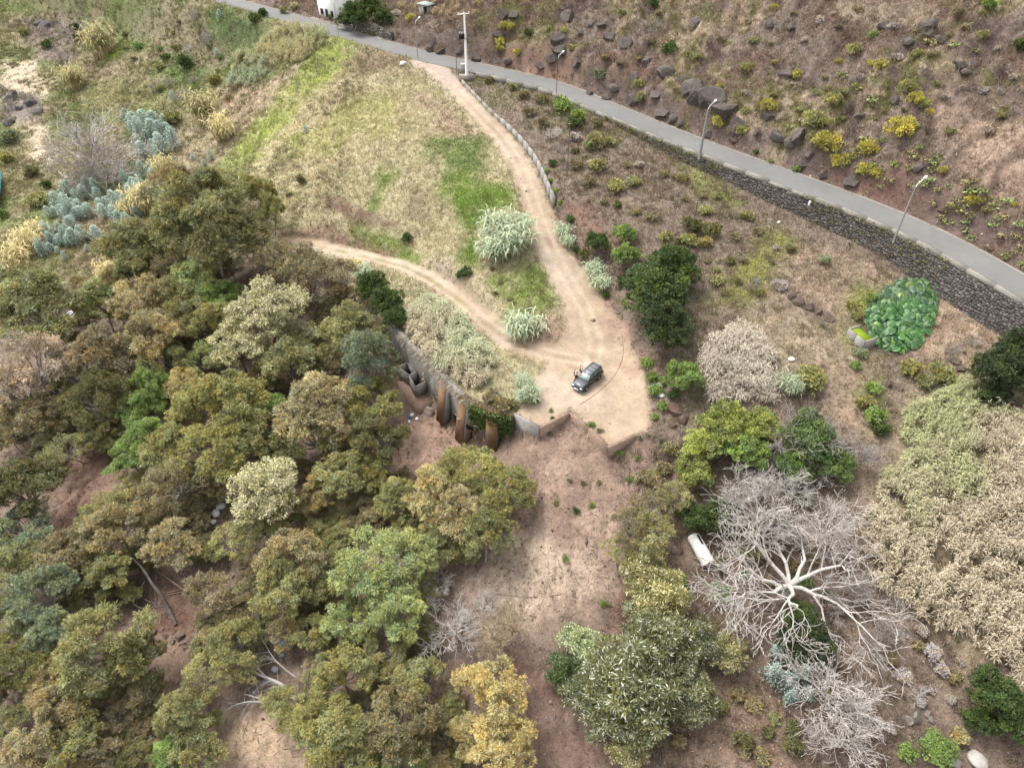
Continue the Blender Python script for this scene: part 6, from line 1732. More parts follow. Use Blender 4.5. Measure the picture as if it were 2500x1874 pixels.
# --- big concrete retaining wall with buttresses, below the track
rw = empty('concrete_retaining_wall', (0, 0, 0), label='tall grey concrete retaining wall with sloping buttresses below the canes', cat='wall')
for k in range(6, 12):
    a, b = WALL[k], WALL[k + 1]
    slab('panel', a, b, 0.7, -9.2, (a[2] + 0.25, b[2] + 0.25), M_CONC2, parent=rw)
def wall_dir(k):
    a, b = WALL[k][:2], WALL[k + 1][:2]
    t = (b - a) / np.linalg.norm(b - a)
    n = np.array([t[1], -t[0]])
    m = (a + b) / 2 + n
    if not in_poly(np.array([m[0]]), np.array([m[1]]), LOWPOLY)[0]:
        n = -n
    return t, n
def buttress(u, v, k, proj_b, th):
    """sloping fin standing out from the wall: rust-stained flanks, grey sloping nose"""
    p = at(u, v, -0.8)[:2]
    t, n = wall_dir(k)
    zt, zb = -1.0, hz(*(p + n * proj_b)) - 0.4
    g = empty('buttress', (0, 0, 0)); g.parent = rw
    h = th / 2
    a0 = p + n * 0.2
    lo = [(*(a0 - t * h), zb), (*(a0 + t * h), zb), (*(p + n * proj_b + t * h), zb), (*(p + n * proj_b - t * h), zb)]
    hi = [(*(a0 - t * h), zt), (*(a0 + t * h), zt), (*(p + n * 0.75 + t * h), zt), (*(p + n * 0.75 - t * h), zt)]
    link('fin', box_mesh('fin', lo, hi), M_CONC2, parent=g)
    # grey sloping nose slab, a little proud
    nx = 0.004
    lo2 = [(*(p + n * (proj_b - 0.02) - t * (h + nx)), zb), (*(p + n * (proj_b - 0.02) + t * (h + nx)), zb), (*(p + n * (proj_b + 0.1) + t * (h + nx)), zb), (*(p + n * (proj_b + 0.1) - t * (h + nx)), zb)]
    hi2 = [(*(p + n * 0.73 - t * (h + nx)), zt + 0.05), (*(p + n * 0.73 + t * (h + nx)), zt + 0.05), (*(p + n * 0.85 + t * (h + nx)), zt + 0.05), (*(p + n * 0.85 - t * (h + nx)), zt + 0.05)]
    link('nose', box_mesh('nose', lo2, hi2), M_STAIN, parent=g)
buttress(1093, 930, 8, 1.8, 1.5)
buttress(1141, 976, 9, 1.7, 1.7)
buttress(1207, 1003, 11, 1.9, 1.5)
# dark doorway with a steel gate between the first two buttresses
t9, n9 = wall_dir(9)
dp = at(1119, 954, -0.8)[:2]
M_DARK = mat_surface('painted_interior_shade', color=(0.012, 0.011, 0.011), scales=(), bump=0)  # near-black colour painting in the shade inside openings and windows
M_STEEL = mat_surface('dark_steel', color=(0.05, 0.05, 0.055), scales=((4, 0.7, 1.2),), bump=0.1, rough=0.6)
dg = empty('doorway', (0, 0, 0)); dg.parent = rw
slab('opening', dp - t9 * 0.95 + n9 * 0.36, dp + t9 * 0.95 + n9 * 0.36, 0.1, -8.6, -5.2, M_DARK, parent=dg)  # solid black slab painted as the doorway's inner shade
for k in range(7):
    q = dp + t9 * (-0.9 + 0.3 * k) + n9 * 0.45
    slab('gate_bar', q - t9 * 0.03, q + t9 * 0.03, 0.05, -8.4, -5.6, M_STEEL, parent=dg)
slab('lintel', dp - t9 * 1.15 + n9 * 0.42, dp + t9 * 1.15 + n9 * 0.42, 0.18, -5.2, -4.9, M_CONC2, parent=dg)

# --- zigzag platform edge
pf = empty('platform_wall', (0, 0, 0), label='zigzag concrete edge of the dirt turning platform', cat='wall')
for k, m_ in ((12, M_CONC2), (13, M_EARTHC), (14, M_EARTHC), (15, M_EARTHC), (16, M_EARTHC)):
    a, b = WALL[k], WALL[k + 1]
    zl = (min(hz(a[0], a[1]), -0.6) - 3.0, min(hz(b[0], b[1]), -0.6) - 3.0)
    slab('edge', a, b, 0.30 + 0.01 * k, zl, (a[2] + (0.1 if k == 12 else 0.02) + 0.004 * k, b[2] + (0.1 if k == 12 else 0.02) + 0.004 * k), m_, parent=pf)

# --- roofless block rooms, terrace and steps at the wall foot
ruin = empty('roofless_building', (0, 0, 0), label='roofless concrete block rooms with terrace and steps at the wall foot', cat='building')
M_BLOCK = mat_surface('cement_block', color=A(186, 182, 176), scales=((0.8, 0.75, 1.15), (6, 0.8, 1.15)), bump=0.3, bump_scale=8)
M_TERR = mat_surface('dusty_terrace', color=A(178, 150, 130), scales=((0.8, 0.8, 1.15), (6, 0.8, 1.15)), bump=0.3)
ZT, ZF = -4.5, -6.4
P_ = {k: at(u, v, ZT)[:2] for k, (u, v) in dict(a=(1043, 931), b=(1013, 945), c=(999, 917), d=(1021, 906), e=(994, 886), f=(972, 897), g=(985, 932), h=(960, 905)).items()}
off_ = 0
for (i, j) in (('a', 'b'), ('b', 'c'), ('c', 'd'), ('d', 'a'), ('d', 'e'), ('e', 'f'), ('f', 'c')):
    off_ += 0.006
    a, b = P_[i], P_[j]
    d_ = (b - a) / np.linalg.norm(b - a) * 0.09
    slab('room_wall', a + d_, b - d_, 0.18, ZF - 0.3, ZT + off_, M_BLOCK, parent=ruin)
    slab('wall_cap', a + d_, b - d_, 0.23, ZT + off_ + 0.002, ZT + off_ + 0.06, M_CONC, parent=ruin)
T_ = [at(u, v, ZF) for u, v in ((1002, 986), (1020, 1000), (1056, 981), (1050, 955), (1022, 930), (970, 930))]
link('terrace', box_mesh('terrace', [(*p[:2], -9) for p in T_], [(*p[:2], ZF) for p in T_]), M_TERR, parent=ruin)
st0, st1 = at(1050, 992, ZF)[:2], at(1030, 1036, -7.9)[:2]
sd_ = (st1 - st0)
sw_ = np.array([-sd_[1], sd_[0]]) / np.linalg.norm(sd_)
if sw_[0] < 0: sw_ = -sw_
for k in range(8):
    c0 = st0 + sd_ * (k / 8.0)
    c1 = st0 + sd_ * ((k + 1) / 8.0)
    slab('step', c0, c1, 1.3, -9, ZF - 0.12 - k * 0.17, M_CONC if k % 2 == 0 else M_TERR, parent=ruin)

# --- small cistern with a green algae top
M_ALGAE = mat_surface('green_algae', color=A(150, 178, 40), scales=((2, 0.85, 1.1),), bump=0.1)
c0, c1 = at(2073, 802, 5.3), at(2113, 833, 5.3)
tn = (c1 - c0)[:2]; tn = tn / np.linalg.norm(tn)
nn_ = np.array([-tn[1], tn[0]])
if nn_[1] < 0: nn_ = -nn_
cis = empty('cistern', (0, 0, 0), label='small grey concrete cistern with bright green algae beside the big-leaved creeper', cat='cistern')
e0, e1 = c0[:2] + nn_ * 0.22, c1[:2] + nn_ * 0.22
mid = (c0[:2] + c1[:2]) / 2
slab('front_wall', c0[:2], mid - tn * 0.02, 0.2, 3.0, 5.3, M_CONC2, parent=cis)
slab('front_wall', mid + tn * 0.02, c1[:2], 0.2, 3.0, 5.28, M_CONC2, parent=cis)
slab('side_wall', c0[:2] + nn_ * 0.1 , c0[:2] + nn_ * 1.9, 0.2, 3.0, 5.31, M_CONC2, parent=cis)
slab('side_wall', c1[:2] + nn_ * 0.1, c1[:2] + nn_ * 1.9, 0.2, 3.0, 5.29, M_CONC2, parent=cis)
ap = [c0[:2] + nn_ * 0.1 + tn * 0.1, c1[:2] + nn_ * 0.1 - tn * 0.1, c1[:2] + nn_ * 1.5 - tn * 0.1, c0[:2] + nn_ * 1.5 + tn * 0.1]
link('algae_surface', box_mesh('algae', [(*p, 4.6) for p in ap], [(*p, 5.16) for p in ap]), M_ALGAE, parent=cis)

# --- house, garden walls and shed at the far end of the road
M_WHITE = mat_surface('white_plaster', color=(0.78, 0.77, 0.75), scales=((0.8, 0.92, 1.04),), bump=0.1)
M_TILE = mat_surface('teal_roofing', color=A(40, 92, 110), scales=((2, 0.8, 1.2),), bump=0.2)
def rp(u, v, off=0.0):
    p = at(u, v, ROAD_Z)
    return p[:2]
def up_off(u, v, off):
    s = arc_of(RT, u, v, ROAD_Z)
    p, t = line_at(RT, s)
    n = np.array([t[1], -t[0]]) * ROAD_SIDE
    return p + n * (ROAD_HW + off), t, n
hb, ht, hn = up_off(762, 58, 2.6)
house = empty('white_house', (0, 0, 0), label='white plastered house beside the far end of the asphalt', cat='house')
hw_, hd_ = 3.2, 6.0
cr = [hb - ht * hw_, hb + ht * hw_, hb + ht * hw_ + hn * hd_, hb - ht * hw_ + hn * hd_]
link('wall', box_mesh('house_wall', [(*p, 9.5) for p in cr], [(*p, 16.6) for p in cr]), M_WHITE, parent=house)
cr2 = [p + q for p, q in zip(cr, (-ht * .4 - hn * .4, ht * .4 - hn * .4, ht * .4 + hn * .4, -ht * .4 + hn * .4))]
ridge = (hb + hn * hd_ / 2)
M_ROOF = mat_surface('clay_roof', color=A(170, 100, 76), scales=((1, .8, 1.2), (8, .8, 1.2)), bump=.3)
link('roof', mesh_np('house_roof', [(*p, 16.55) for p in cr2] + [(*(ridge - ht * hw_), 18.4), (*(ridge + ht * hw_), 18.4)], [(0, 4, 3), (1, 2, 5)], quads=[(0, 1, 5, 4), (2, 3, 4, 5), (0, 3, 2, 1)]), M_ROOF, parent=house)
for k, dx in enumerate((-1.9, 0.1, 1.9)):
    q = hb + ht * dx - hn * 0.03
    w = link('window', None, parent=house) if False else None
    z0, z1 = (10.6, 12.7) if k == 1 else (11.3, 12.6)
    fr = slab('door' if k == 1 else 'window', q - ht * 0.5, q + ht * 0.5, 0.08, z0, z1, M_CONC, parent=house)
    slab('pane', q - ht * 0.4 - hn * 0.03, q + ht * 0.4 - hn * 0.03, 0.06, z0 + 0.08, z1 - 0.1, M_DARK, parent=fr)
ya = [up_off(738, 50, 0.45)[0], up_off(806, 70, 0.45)[0], up_off(806, 70, 2.5)[0], up_off(738, 50, 2.5)[0]]
link('forecourt', box_mesh('forecourt', [(*p, 9) for p in ya], [(*p, 10.62) for p in ya]), M_GUT, kind='structure', label='pale paved forecourt in front of the white house', cat='paving')
gw = empty('garden_wall', (0, 0, 0), label='low grey garden wall with pale coping beside the white house', cat='wall')
a_, b_ = up_off(800, 70, 0.7)[0], up_off(838, 82, 0.7)[0]
slab('base', a_, b_, 0.3, 9.5, 11.5, M_CONC2, parent=gw); slab('coping', a_, b_, 0.42, 11.504, 11.62, M_WHITE, parent=gw)
# rubble stone garden wall
sA, sB = arc_of(RT, 826, 79, ROAD_Z), arc_of(RT, 935, 108, ROAD_Z)
g_lo, g_hi = min(sA, sB), max(sA, sB)
def gtop(s):
    f = (s - g_lo) / (g_hi - g_lo)
    return ROAD_Z + 1.6 + 2.2 * f
def gface(s, z):
    p, t = line_at(RT, s)
    n = np.array([t[1], -t[0]]) * ROAD_SIDE
    q = p + n * (ROAD_HW + 0.75)
    nrm = np.array([-n[0], -n[1], 0.0]); tan = np.array([t[0], t[1], 0.0]); upv = np.cross(nrm, tan)
    if upv[2] < 0: tan = -tan; upv = np.cross(nrm, tan)
    return np.array([q[0], q[1], z]), nrm, tan, upv
gs = empty('rubble_wall', (0, 0, 0), label='rough grey rubble wall along the road below the dark garden trees', cat='wall')
st = np.linspace(g_lo, g_hi, 8)
for k in range(7):
    a, b = gface(st[k], 0)[0][:2], gface(st[k + 1], 0)[0][:2]
    n = gface(st[k], 0)[1][:2]
    slab('core', a - n * 0.3, b - n * 0.3, 0.58, 9.5, (gtop(st[k]), gtop(st[k + 1])), M_MORTAR, parent=gs)
stone_face(gs, gface, g_lo, g_hi, lambda s: ROAD_Z, gtop, 0.55, 0.42, [(150, 142, 134), (132, 126, 120), (166, 158, 148), (118, 112, 106)], 52, n_single=150)
shb, sht, shn = up_off(945, 112, 9.5)
shed = empty('garden_shed', (0, 0, 0), label='small grey shed with pale green roof among the dark garden trees', cat='shed')
zs = hz(*shb)
sc_ = [shb - sht * 1.4, shb + sht * 1.4, shb + sht * 1.4 + shn * 2, shb - sht * 1.4 + shn * 2]
link('wall', box_mesh('shed_wall', [(*p, zs - 1) for p in sc_], [(*p, zs + 2.3) for p in sc_]), M_CONC2, parent=shed)
sr = [p + q for p, q in zip(sc_, (-sht * .3 - shn * .3, sht * .3 - shn * .3, sht * .3 + shn * .3, -sht * .3 + shn * .3))]
link('roof', box_mesh('shed_roof', [(*p, zs + 2.31) for p in sr], [(*p, zs + 2.42) for p in sr]), mat_surface('pale_green_roof', color=A(190, 206, 196), scales=((2, .9, 1.1),), bump=.1), parent=shed)
slab('door', shb - sht * 1.2 - shn * 0.03, shb - sht * 0.2 - shn * 0.03, 0.06, zs, zs + 2.0, M_DARK, parent=shed)  # near-black slab painting in the shade of the doorway

# long pale beam at the clearing edge
bm0, bm1 = at(1262, 900, 0.25), at(1302, 946, 0.1)
slab('concrete_beam', bm0, bm1, 0.35, (-0.6, -0.7), (0.25, 0.15), M_GUT, label='pale concrete kerb beam at the edge of the clearing above the reeds', cat='kerb')
# weeds rooted in the basalt wall
rgv = np.random.default_rng(71)
PV, CV = [], []
for _ in range(900):
    s = rgv.uniform(s_lo, s_hi)
    if vnoise(s, 0.0, 5.0) < 0.52: continue
    z = ROAD_Z + 0.1 - (ROAD_Z - wall_bot(s)) * rgv.random() ** 1.5
    p, nrm, _, _ = wall_face(s, z)
    PV.append(p + nrm * 0.1); CV.append(A(*((150, 160, 84), (132, 140, 80), (160, 140, 104), (170, 160, 96))[rgv.integers(0, 4)]))
vv_, ff_, cc_ = leaflets(np.array(PV), 7, np.full(len(PV), 0.4), np.full(len(PV), 0.24), np.array(CV) * 1.3, rgv)
link('wall_weeds', mesh_np('wall_weeds', vv_, ff_, cc_), M_GRASS, kind='stuff', label='green and brown weeds rooted in the basalt wall', cat='weeds')
# ------------------------------------------------------------------ poles, lamps, cables
M_POLE = mat_surface('pole_concrete', color=A(205, 202, 196), scales=((1.5, 0.85, 1.1),), bump=0.1)
M_RUSTP = mat_surface('rusty_pole', color=A(132, 104, 92), scales=((3, 0.75, 1.2),), bump=0.1)
M_WOODP = mat_surface('grey_timber', color=A(150, 140, 130), scales=((3, 0.75, 1.2),), bump=0.2)
M_LAMP = mat_surface('lamp_white', color=(0.8, 0.8, 0.8), scales=(), bump=0, rough=0.4)
M_BLACK = mat_surface('black_paint', color=(0.012, 0.014, 0.02), scales=(), bump=0, rough=0.4)
M_CAB = mat_surface('grey_cabinet', color=A(188, 194, 202), scales=((1, 0.92, 1.06),), bump=0)

def tube_obj(name, segs, sides, mat, parent=None, **kw):
    v, f, c = tubes(segs, sides)
    return link(name, mesh_np(name, v, f, c, smooth=True), mat, parent=parent, **kw)

def pole_height(base, vtop):
    lo, hi = 0.5, 25.0
    for _ in range(40):
        m = (lo + hi) / 2
        if proj(base + np.array([0, 0, m]))[1] > vtop: lo = m
        else: hi = m
    return lo

def uphill(u, v):
    s = arc_of(ROAD, u, v, ROAD_Z)
    p, t = line_at(ROAD, s)
    return np.array([t[1], -t[0]]) * ROAD_SIDE, t

def lamp_post(u, v, vtop, r0, r1, mat, label, arm=1.3, z=ROAD_Z + 0.3, bracket=True):
    b = at(u, v, z)
    h = pole_height(b, vtop)
    n, t = uphill(u, v)
    o = empty('lamp_post', b, label=label, cat='lamp post', group='lamp posts along the asphalt')
    tube_obj('pole', [np.array([0, 0, -0.5, 0, 0, h * 0.5, r0, (r0 + r1) / 2]), np.array([0, 0, h * 0.5, 0, 0, h, (r0 + r1) / 2, r1])], 8, mat, o)
    e = np.array([n[0] * arm, n[1] * arm, h + 0.75])
    m = np.array([n[0] * 0.25, n[1] * 0.25, h + 0.35])
    tube_obj('arm', [np.array([0, 0, h - 0.2, *m, 0.045, 0.04]), np.array([*m, *e, 0.04, 0.035])], 6, M_LAMP, o)
    d = unit(np.array([n[0], n[1], 0.3]))
    rg_ = [(0.0, 0.07), (0.12, 0.15), (0.35, 0.17), (0.55, 0.12), (0.65, 0.03)]
    segs = [np.concatenate([e + d * rg_[k][0], e + d * rg_[k + 1][0], [rg_[k][1], rg_[k + 1][1]]]) for k in range(4)]
    tube_obj('lamp_head', segs, 8, M_LAMP, o)
    if bracket:
        for dz in (0.35, 0.8):
            a_ = np.array([-t[0] * 0.55, -t[1] * 0.55, h - dz]); b_ = np.array([t[0] * 0.55, t[1] * 0.55, h - dz])
            tube_obj('crossbar', [np.array([*a_, *b_, 0.03, 0.03])], 5, M_CONC, o)
    return b + np.array([0, 0, h - 0.4])
top_c = None
tA = lamp_post(1708, 381, 266, 0.27, 0.12, M_POLE, 'thick pale concrete lamp post on the parapet above the basalt wall')
tB = lamp_post(2183, 585, 456, 0.13, 0.10, M_POLE, 'slim grey lamp post on the parapet above the big-leaved creeper')
tD = lamp_post(1358, 236, 142, 0.06, 0.05, M_RUSTP, 'thin rusty lamp post above the green hanging creeper', arm=1.0, bracket=False)
tE = lamp_post(1020, 143, 58, 0.11, 0.08, M_POLE, 'slim lamp post on the grassy edge before the rubble wall', arm=1.2, z=ROAD_Z - 0.1, bracket=False)

def plain_pole(name, u, v, vtop, r, mat, label, z=None):
    b = at(u, v, z) if z is not None else np.array(G(u, v))
    h = pole_height(b, vtop)
    o = empty(name, b, label=label, cat='pole', group='plain poles')
    tube_obj('shaft', [np.array([0, 0, -0.4, 0, 0, h, r, r * 0.8])], 6, mat, o)
    tube_obj('cap', [np.array([0, 0, h, 0, 0, h + 0.08, r * 1.1, r * 0.4])], 6, M_CONC, o)
    tube_obj('insulator', [np.array([-0.25, 0, h - 0.3, 0.25, 0, h - 0.3, 0.03, 0.03])], 5, M_LAMP, o)
    return b + np.array([0, 0, h])
p1 = plain_pole('steel_pole', 1115, 172, 92, 0.09, M_CONC, 'bare grey pole just west of the transformer pole', ROAD_Z)
p2 = plain_pole('timber_pole', 1384, 432, 298, 0.09, M_WOODP, 'grey timber pole in the scrub beside the dirt road wall')
p3 = plain_pole('timber_pole', 1688, 572, 488, 0.10, M_WOODP, 'short timber pole among dark olive bushes below the basalt wall')
p4 = plain_pole('steel_pole', 827, 88, 8, 0.06, M_CONC, 'thin pole at the road edge before the rubble wall end', ROAD_Z - 0.1)
p5 = plain_pole('steel_pole', 784, 66, 8, 0.06, M_CONC, 'thin pole by the canes in front of the white house', ROAD_Z - 0.1)

# transformer pole
bC = at(1140, 184, ROAD_Z + 0.1)
hC = pole_height(bC, 31)
tp = empty('transformer_pole', bC, label='tall white concrete pole carrying a black transformer at the dirt road junction', cat='pole')
tube_obj('shaft', [np.array([0, 0, -0.6, 0, 0, hC * 0.5, 0.34, 0.26]), np.array([0, 0, hC * 0.5, 0, 0, hC, 0.26, 0.17])], 8, M_LAMP, tp)
def bx(name, c, s, mat, parent, rz=0.0):
    c = np.array(c, float); x = np.array([math.cos(rz), math.sin(rz), 0]) * s[0] / 2; y = np.array([-math.sin(rz), math.cos(rz), 0]) * s[1] / 2
    q = [c - x - y, c + x - y, c + x + y, c - x + y]
    return link(name, box_mesh(name, [(*p[:2], c[2] - s[2] / 2) for p in q], [(*p[:2], c[2] + s[2] / 2) for p in q]), mat, parent=parent)
tr = bx('transformer', (-0.75, -0.1, hC * 0.64), (0.95, 0.7, 0.9), M_BLACK, tp)
for k in range(3):
    bx('bushing', (-1.05 + 0.3 * k, -0.1, hC * 0.64 + 0.6), (0.1, 0.1, 0.3), M_LAMP, tr)
bx('bracket', (-0.45, 0, hC * 0.64 - 0.52), (1.5, 0.5, 0.1), M_CONC, tp)
bx('crossarm', (-0.15, 0, hC - 0.25), (2.4, 0.14, 0.14), M_LAMP, tp, 0.3)
bx('crossarm', (-0.3, 0, hC - 2.9), (1.3, 0.12, 0.12), M_CONC, tp, 0.3)
for k in range(3):
    bx('insulator', (-1.15 + 1.0 * k, -0.3 + 0.3 * k, hC - 0.05), (0.12, 0.12, 0.3), M_LAMP, tp, 0.3)
tube_obj('cable_drop', [np.array([0.28, -0.05, hC * 0.62, 0.36, -0.05, hC * 0.5, 0.06, 0.05])], 5, M_BLACK, tp)
link('plinth', box_mesh('plinth', [(-1.6, -0.7, -1.2), (1.3, -0.7, -1.2), (1.3, 0.7, -1.2), (-1.6, 0.7, -1.2)], [(-1.6, -0.7, 0.05), (1.3, -0.7, 0.05), (1.3, 0.7, 0.05), (-1.6, 0.7, 0.05)]), M_GUT, parent=tp)
bK = at(1131, 178, ROAD_Z + 0.12)
cb = empty('electric_cabinet', bK, label='pale grey electric cabinet at the foot of the transformer pole', cat='cabinet')
bx('body', (0, 0, 0.85), (0.75, 0.5, 1.7), M_CAB, cb); bx('lid', (0, 0, 1.74), (0.83, 0.58, 0.07), M_LAMP, cb); bx('door', (0, -0.262, 0.85), (0.62, 0.02, 1.45), M_CAB, cb)

def cable(a, b, sag, r, label, n=14):
    a, b = np.array(a, float), np.array(b, float)
    t = np.linspace(0, 1, n + 1)
    P = a + (b - a) * t[:, None]
    P[:, 2] -= sag * 4 * t * (1 - t)
    tube_obj('cable', [np.concatenate([P[k], P[k + 1], [r, r]]) for k in range(n)], 4, M_BLACK, label=label, cat='cable', group='overhead cables')
topC = bC + np.array([0, 0, hC - 2.9])
cable(tA, tD, 1.2, 0.016, 'sagging black cable between the rusty lamp and the thick lamp post')
cable(tA, tB, 1.4, 0.016, 'sagging black cable between the thick and the slim lamp posts')
cable(tD, topC, 1.2, 0.016, 'black cable from the rusty lamp post up to the transformer pole')
cable(p2, p3, 1.2, 0.014, 'thin cable between the two timber poles')
cable(p3, np.array(at(2600, 760, 9.0)), 1.6, 0.014, 'thin cable running from the short timber pole along the basalt wall')
cable(topC, tE, 1.0, 0.014, 'thin cable from the transformer pole to the lamp post by the grass')

# ------------------------------------------------------------------ the black car
def loft(name, st, mat, parent, bev=0.07):
    """stations (x, half width, z low, z high) -> closed body with softened edges"""
    v, q = [], []
    for (x, w, z0, z1) in st:
        b = min(bev, w * 0.4, (z1 - z0) * 0.4)
        v += [(x, -w, z0 + b), (x, -w, z1 - b), (x, -w + b, z1), (x, w - b, z1), (x, w, z1 - b), (x, w, z0 + b), (x, w - b, z0), (x, -w + b, z0)]
    n = len(st)
    for k in range(n - 1):
        for e in range(8):
            q.append((8 * k + e, 8 * k + (e + 1) % 8, 8 * (k + 1) + (e + 1) % 8, 8 * (k + 1) + e))
    tr_ = [(0, i, i + 1) for i in range(1, 7)] + [(8 * (n - 1), 8 * (n - 1) + i + 1, 8 * (n - 1) + i) for i in range(1, 7)]
    me = mesh_np(name, v, tr_, quads=q)
    import bmesh
    bm = bmesh.new(); bm.from_mesh(me); bmesh.ops.recalc_face_normals(bm, faces=bm.faces); bm.to_mesh(me); bm.free()
    return link(name, me, mat, parent=parent)
M_CAR = mat_surface('black_car_paint', color=(0.018, 0.018, 0.02), scales=(), bump=0, rough=0.28, spec=0.6)
M_GLASS = mat_surface('car_glass', color=(0.05, 0.07, 0.07), scales=(), bump=0, rough=0.08, spec=0.8)
M_TYRE = mat_surface('tyre_rubber', color=(0.02, 0.02, 0.02), scales=(), bump=0, rough=0.9)
M_RIM = mat_surface('alloy', color=(0.35, 0.35, 0.36), scales=(), bump=0, rough=0.4, metallic=0.6)
M_PLASTIC = mat_surface('grey_plastic', color=(0.05, 0.05, 0.05), scales=(), bump=0, rough=0.7)
M_HEAD = mat_surface('headlight_glass', color=(0.75, 0.77, 0.8), scales=(), bump=0, rough=0.15, spec=0.8)
fw, rw_ = np.array(G(1432, 951)), np.array(G(1459, 928.5))
hd = unit((fw - rw_)[:2])
hd = unit(hd * 0.5 + unit(np.array(G(1402, 920))[:2] - np.array(G(1447, 880))[:2]) * 0.5)
lf = np.array([-hd[1], hd[0]])                                   # the car's left
cc = (fw + rw_)[:2] / 2 - lf * 0.74
car = empty('car', (cc[0], cc[1], hz(cc[0], cc[1]) + 0.01), math.atan2(hd[1], hd[0]), label='black four-wheel-drive car parked on the dirt with two doors open', cat='car')
loft('body', [(-2.28, .74, .52, .92), (-2.2, .84, .44, 1.0), (-1.2, .87, .40, 1.03), (0.7, .87, .38, 1.03), (1.0, .865, .38, 1.03), (1.9, .84, .40, .95), (2.18, .80, .44, .88), (2.25, .72, .5, .8)], M_CAR, car)
cabv = [(-2.15, .80, 1.0), (0.95, .80, 1.0), (0.95, -.80, 1.0), (-2.15, -.80, 1.0), (-1.98, .64, 1.74), (0.28, .64, 1.74), (0.28, -.64, 1.74), (-1.98, -.64, 1.74)]
cab = link('cabin', box_mesh('cabin', cabv[:4], cabv[4:]), M_CAR, parent=car)
roof = loft('roof', [(-2.02, .60, 1.70, 1.78), (-1.9, .66, 1.72, 1.82), (0.1, .66, 1.72, 1.82), (0.3, .60, 1.70, 1.78)], mat_surface('car_roof_grey', color=(0.10, 0.105, 0.115), scales=(), bump=0, rough=0.3, spec=0.6), car, 0.03)  # roof coloured a lighter grey than the black body
for k in range(3):
    bx('rib', (-1.6 + 0.65 * k, 0, 1.83), (0.06, 1.1, 0.03), M_PLASTIC, roof)
for s_ in (-1, 1):
    bx('roof_rail', (-0.85, 0.58 * s_, 1.86), (1.9, 0.05, 0.05), M_PLASTIC, roof)
def quad_on(name, P, mat, parent, off):
    P = np.array(P, float)
    n = unit(np.cross(P[1] - P[0], P[3] - P[0]))
    if n @ (P.mean(0) - np.array([-0.5, 0, 1.2])) < 0: n = -n
    return link(name, box_mesh(name, P + n * 0.002, P + n * off), mat, parent=parent)
def lerp3(a, b, t): return np.array(a) + (np.array(b) - np.array(a)) * t
L0, L1, L2, L3 = cabv[0], cabv[1], cabv[5], cabv[4]
def side_pane(name, x0, x1, s_):
    f = lambda x, t: lerp3((np.interp(t, [0, 1], [-2.15, -1.98]) + 0, .80, 1.0), (0, 0, 0), 0)
    def pt(x, t):
        z = 1.0 + 0.74 * t
        y = .80 + (.64 - .80) * t
        xl, xr = -2.15 + 0.17 * t, 0.95 - 0.67 * t
        return (np.clip(x, xl + 0.08, xr - 0.1), y * s_, z)
    quad_on(name, [pt(x0, .12), pt(x1, .12), pt(x1, .86), pt(x0, .86)], M_GLASS, cab, 0.012)
for s_ in (-1, 1):
    side_pane('side_window', -2.2, -1.25, s_); side_pane('side_window', -1.15, -0.25, s_); side_pane('side_window', -0.15, 0.95, s_)
quad_on('windscreen', [(0.90, -.70, 1.06), (0.90, .70, 1.06), (0.35, .58, 1.68), (0.35, -.58, 1.68)], mat_surface('windscreen_glass', color=(0.24, 0.29, 0.28), scales=(), bump=0, rough=0.1, spec=0.9), cab, 0.02)
quad_on('rear_window', [(-2.13, -.66, 1.1), (-2.13, .66, 1.1), (-2.0, .55, 1.62), (-2.0, -.55, 1.62)], M_GLASS, cab, 0.015)
bonnet = loft('bonnet', [(0.95, .70, 1.0, 1.055), (1.9, .68, .92, .985), (2.12, .62, .86, .91)], mat_surface('car_bonnet_grey', color=(0.085, 0.09, 0.10), scales=(), bump=0, rough=0.3, spec=0.6), car, 0.02)  # bonnet also a lighter grey than the black body
loft('front_bumper', [(2.16, .86, .42, .62), (2.34, .80, .44, .60), (2.40, .62, .46, .58)], M_PLASTIC, car, 0.04)
loft('rear_bumper', [(-2.42, .66, .46, .60), (-2.36, .80, .44, .62), (-2.2, .86, .42, .64)], M_PLASTIC, car, 0.04)
for s_ in (-1, 1):
    bx('headlight', (2.235, .60 * s_, .74), (0.08, 0.34, 0.17), M_HEAD, car)
bx('grille', (2.24, 0, .74), (0.06, .78, .15), M_PLASTIC, car)
bx('number_plate', (2.41, 0, .52), (0.03, .56, .14), M_HEAD, car)
spare = empty('spare_wheel', (0, 0, 0)); spare.parent = car
def wheel(parent, x, y, name='wheel'):
    w = empty(name, (x, y, 0.36)); w.parent = parent
    sgn = 1 if y > 0 else -1
    tube_obj('tyre', [np.array([0, -0.12, 0, 0, -0.08, 0, 0.30, 0.36]), np.array([0, -0.08, 0, 0, 0.08, 0, 0.36, 0.36]), np.array([0, 0.08, 0, 0, 0.12, 0, 0.36, 0.30]), np.array([0, 0.12 * sgn, 0, 0, 0.121 * sgn, 0, 0.30, 0.2])], 16, M_TYRE, w)
    tube_obj('rim', [np.array([0, 0.10 * sgn, 0, 0, 0.125 * sgn, 0, 0.21, 0.19]), np.array([0, 0.125 * sgn, 0, 0, 0.13 * sgn, 0, 0.19, 0.001])], 12, M_RIM, w)
    v_ = []
    tube_obj('arch', [np.array([0, -0.02, 0.02, 0, 0.10 * sgn, 0.02, 0.43, 0.44])], 14, M_PLASTIC, w)
for x in (1.4, -1.3):
    for y in (0.78, -0.78):
        wheel(car, x, y)
bpy.data.objects.remove(spare)
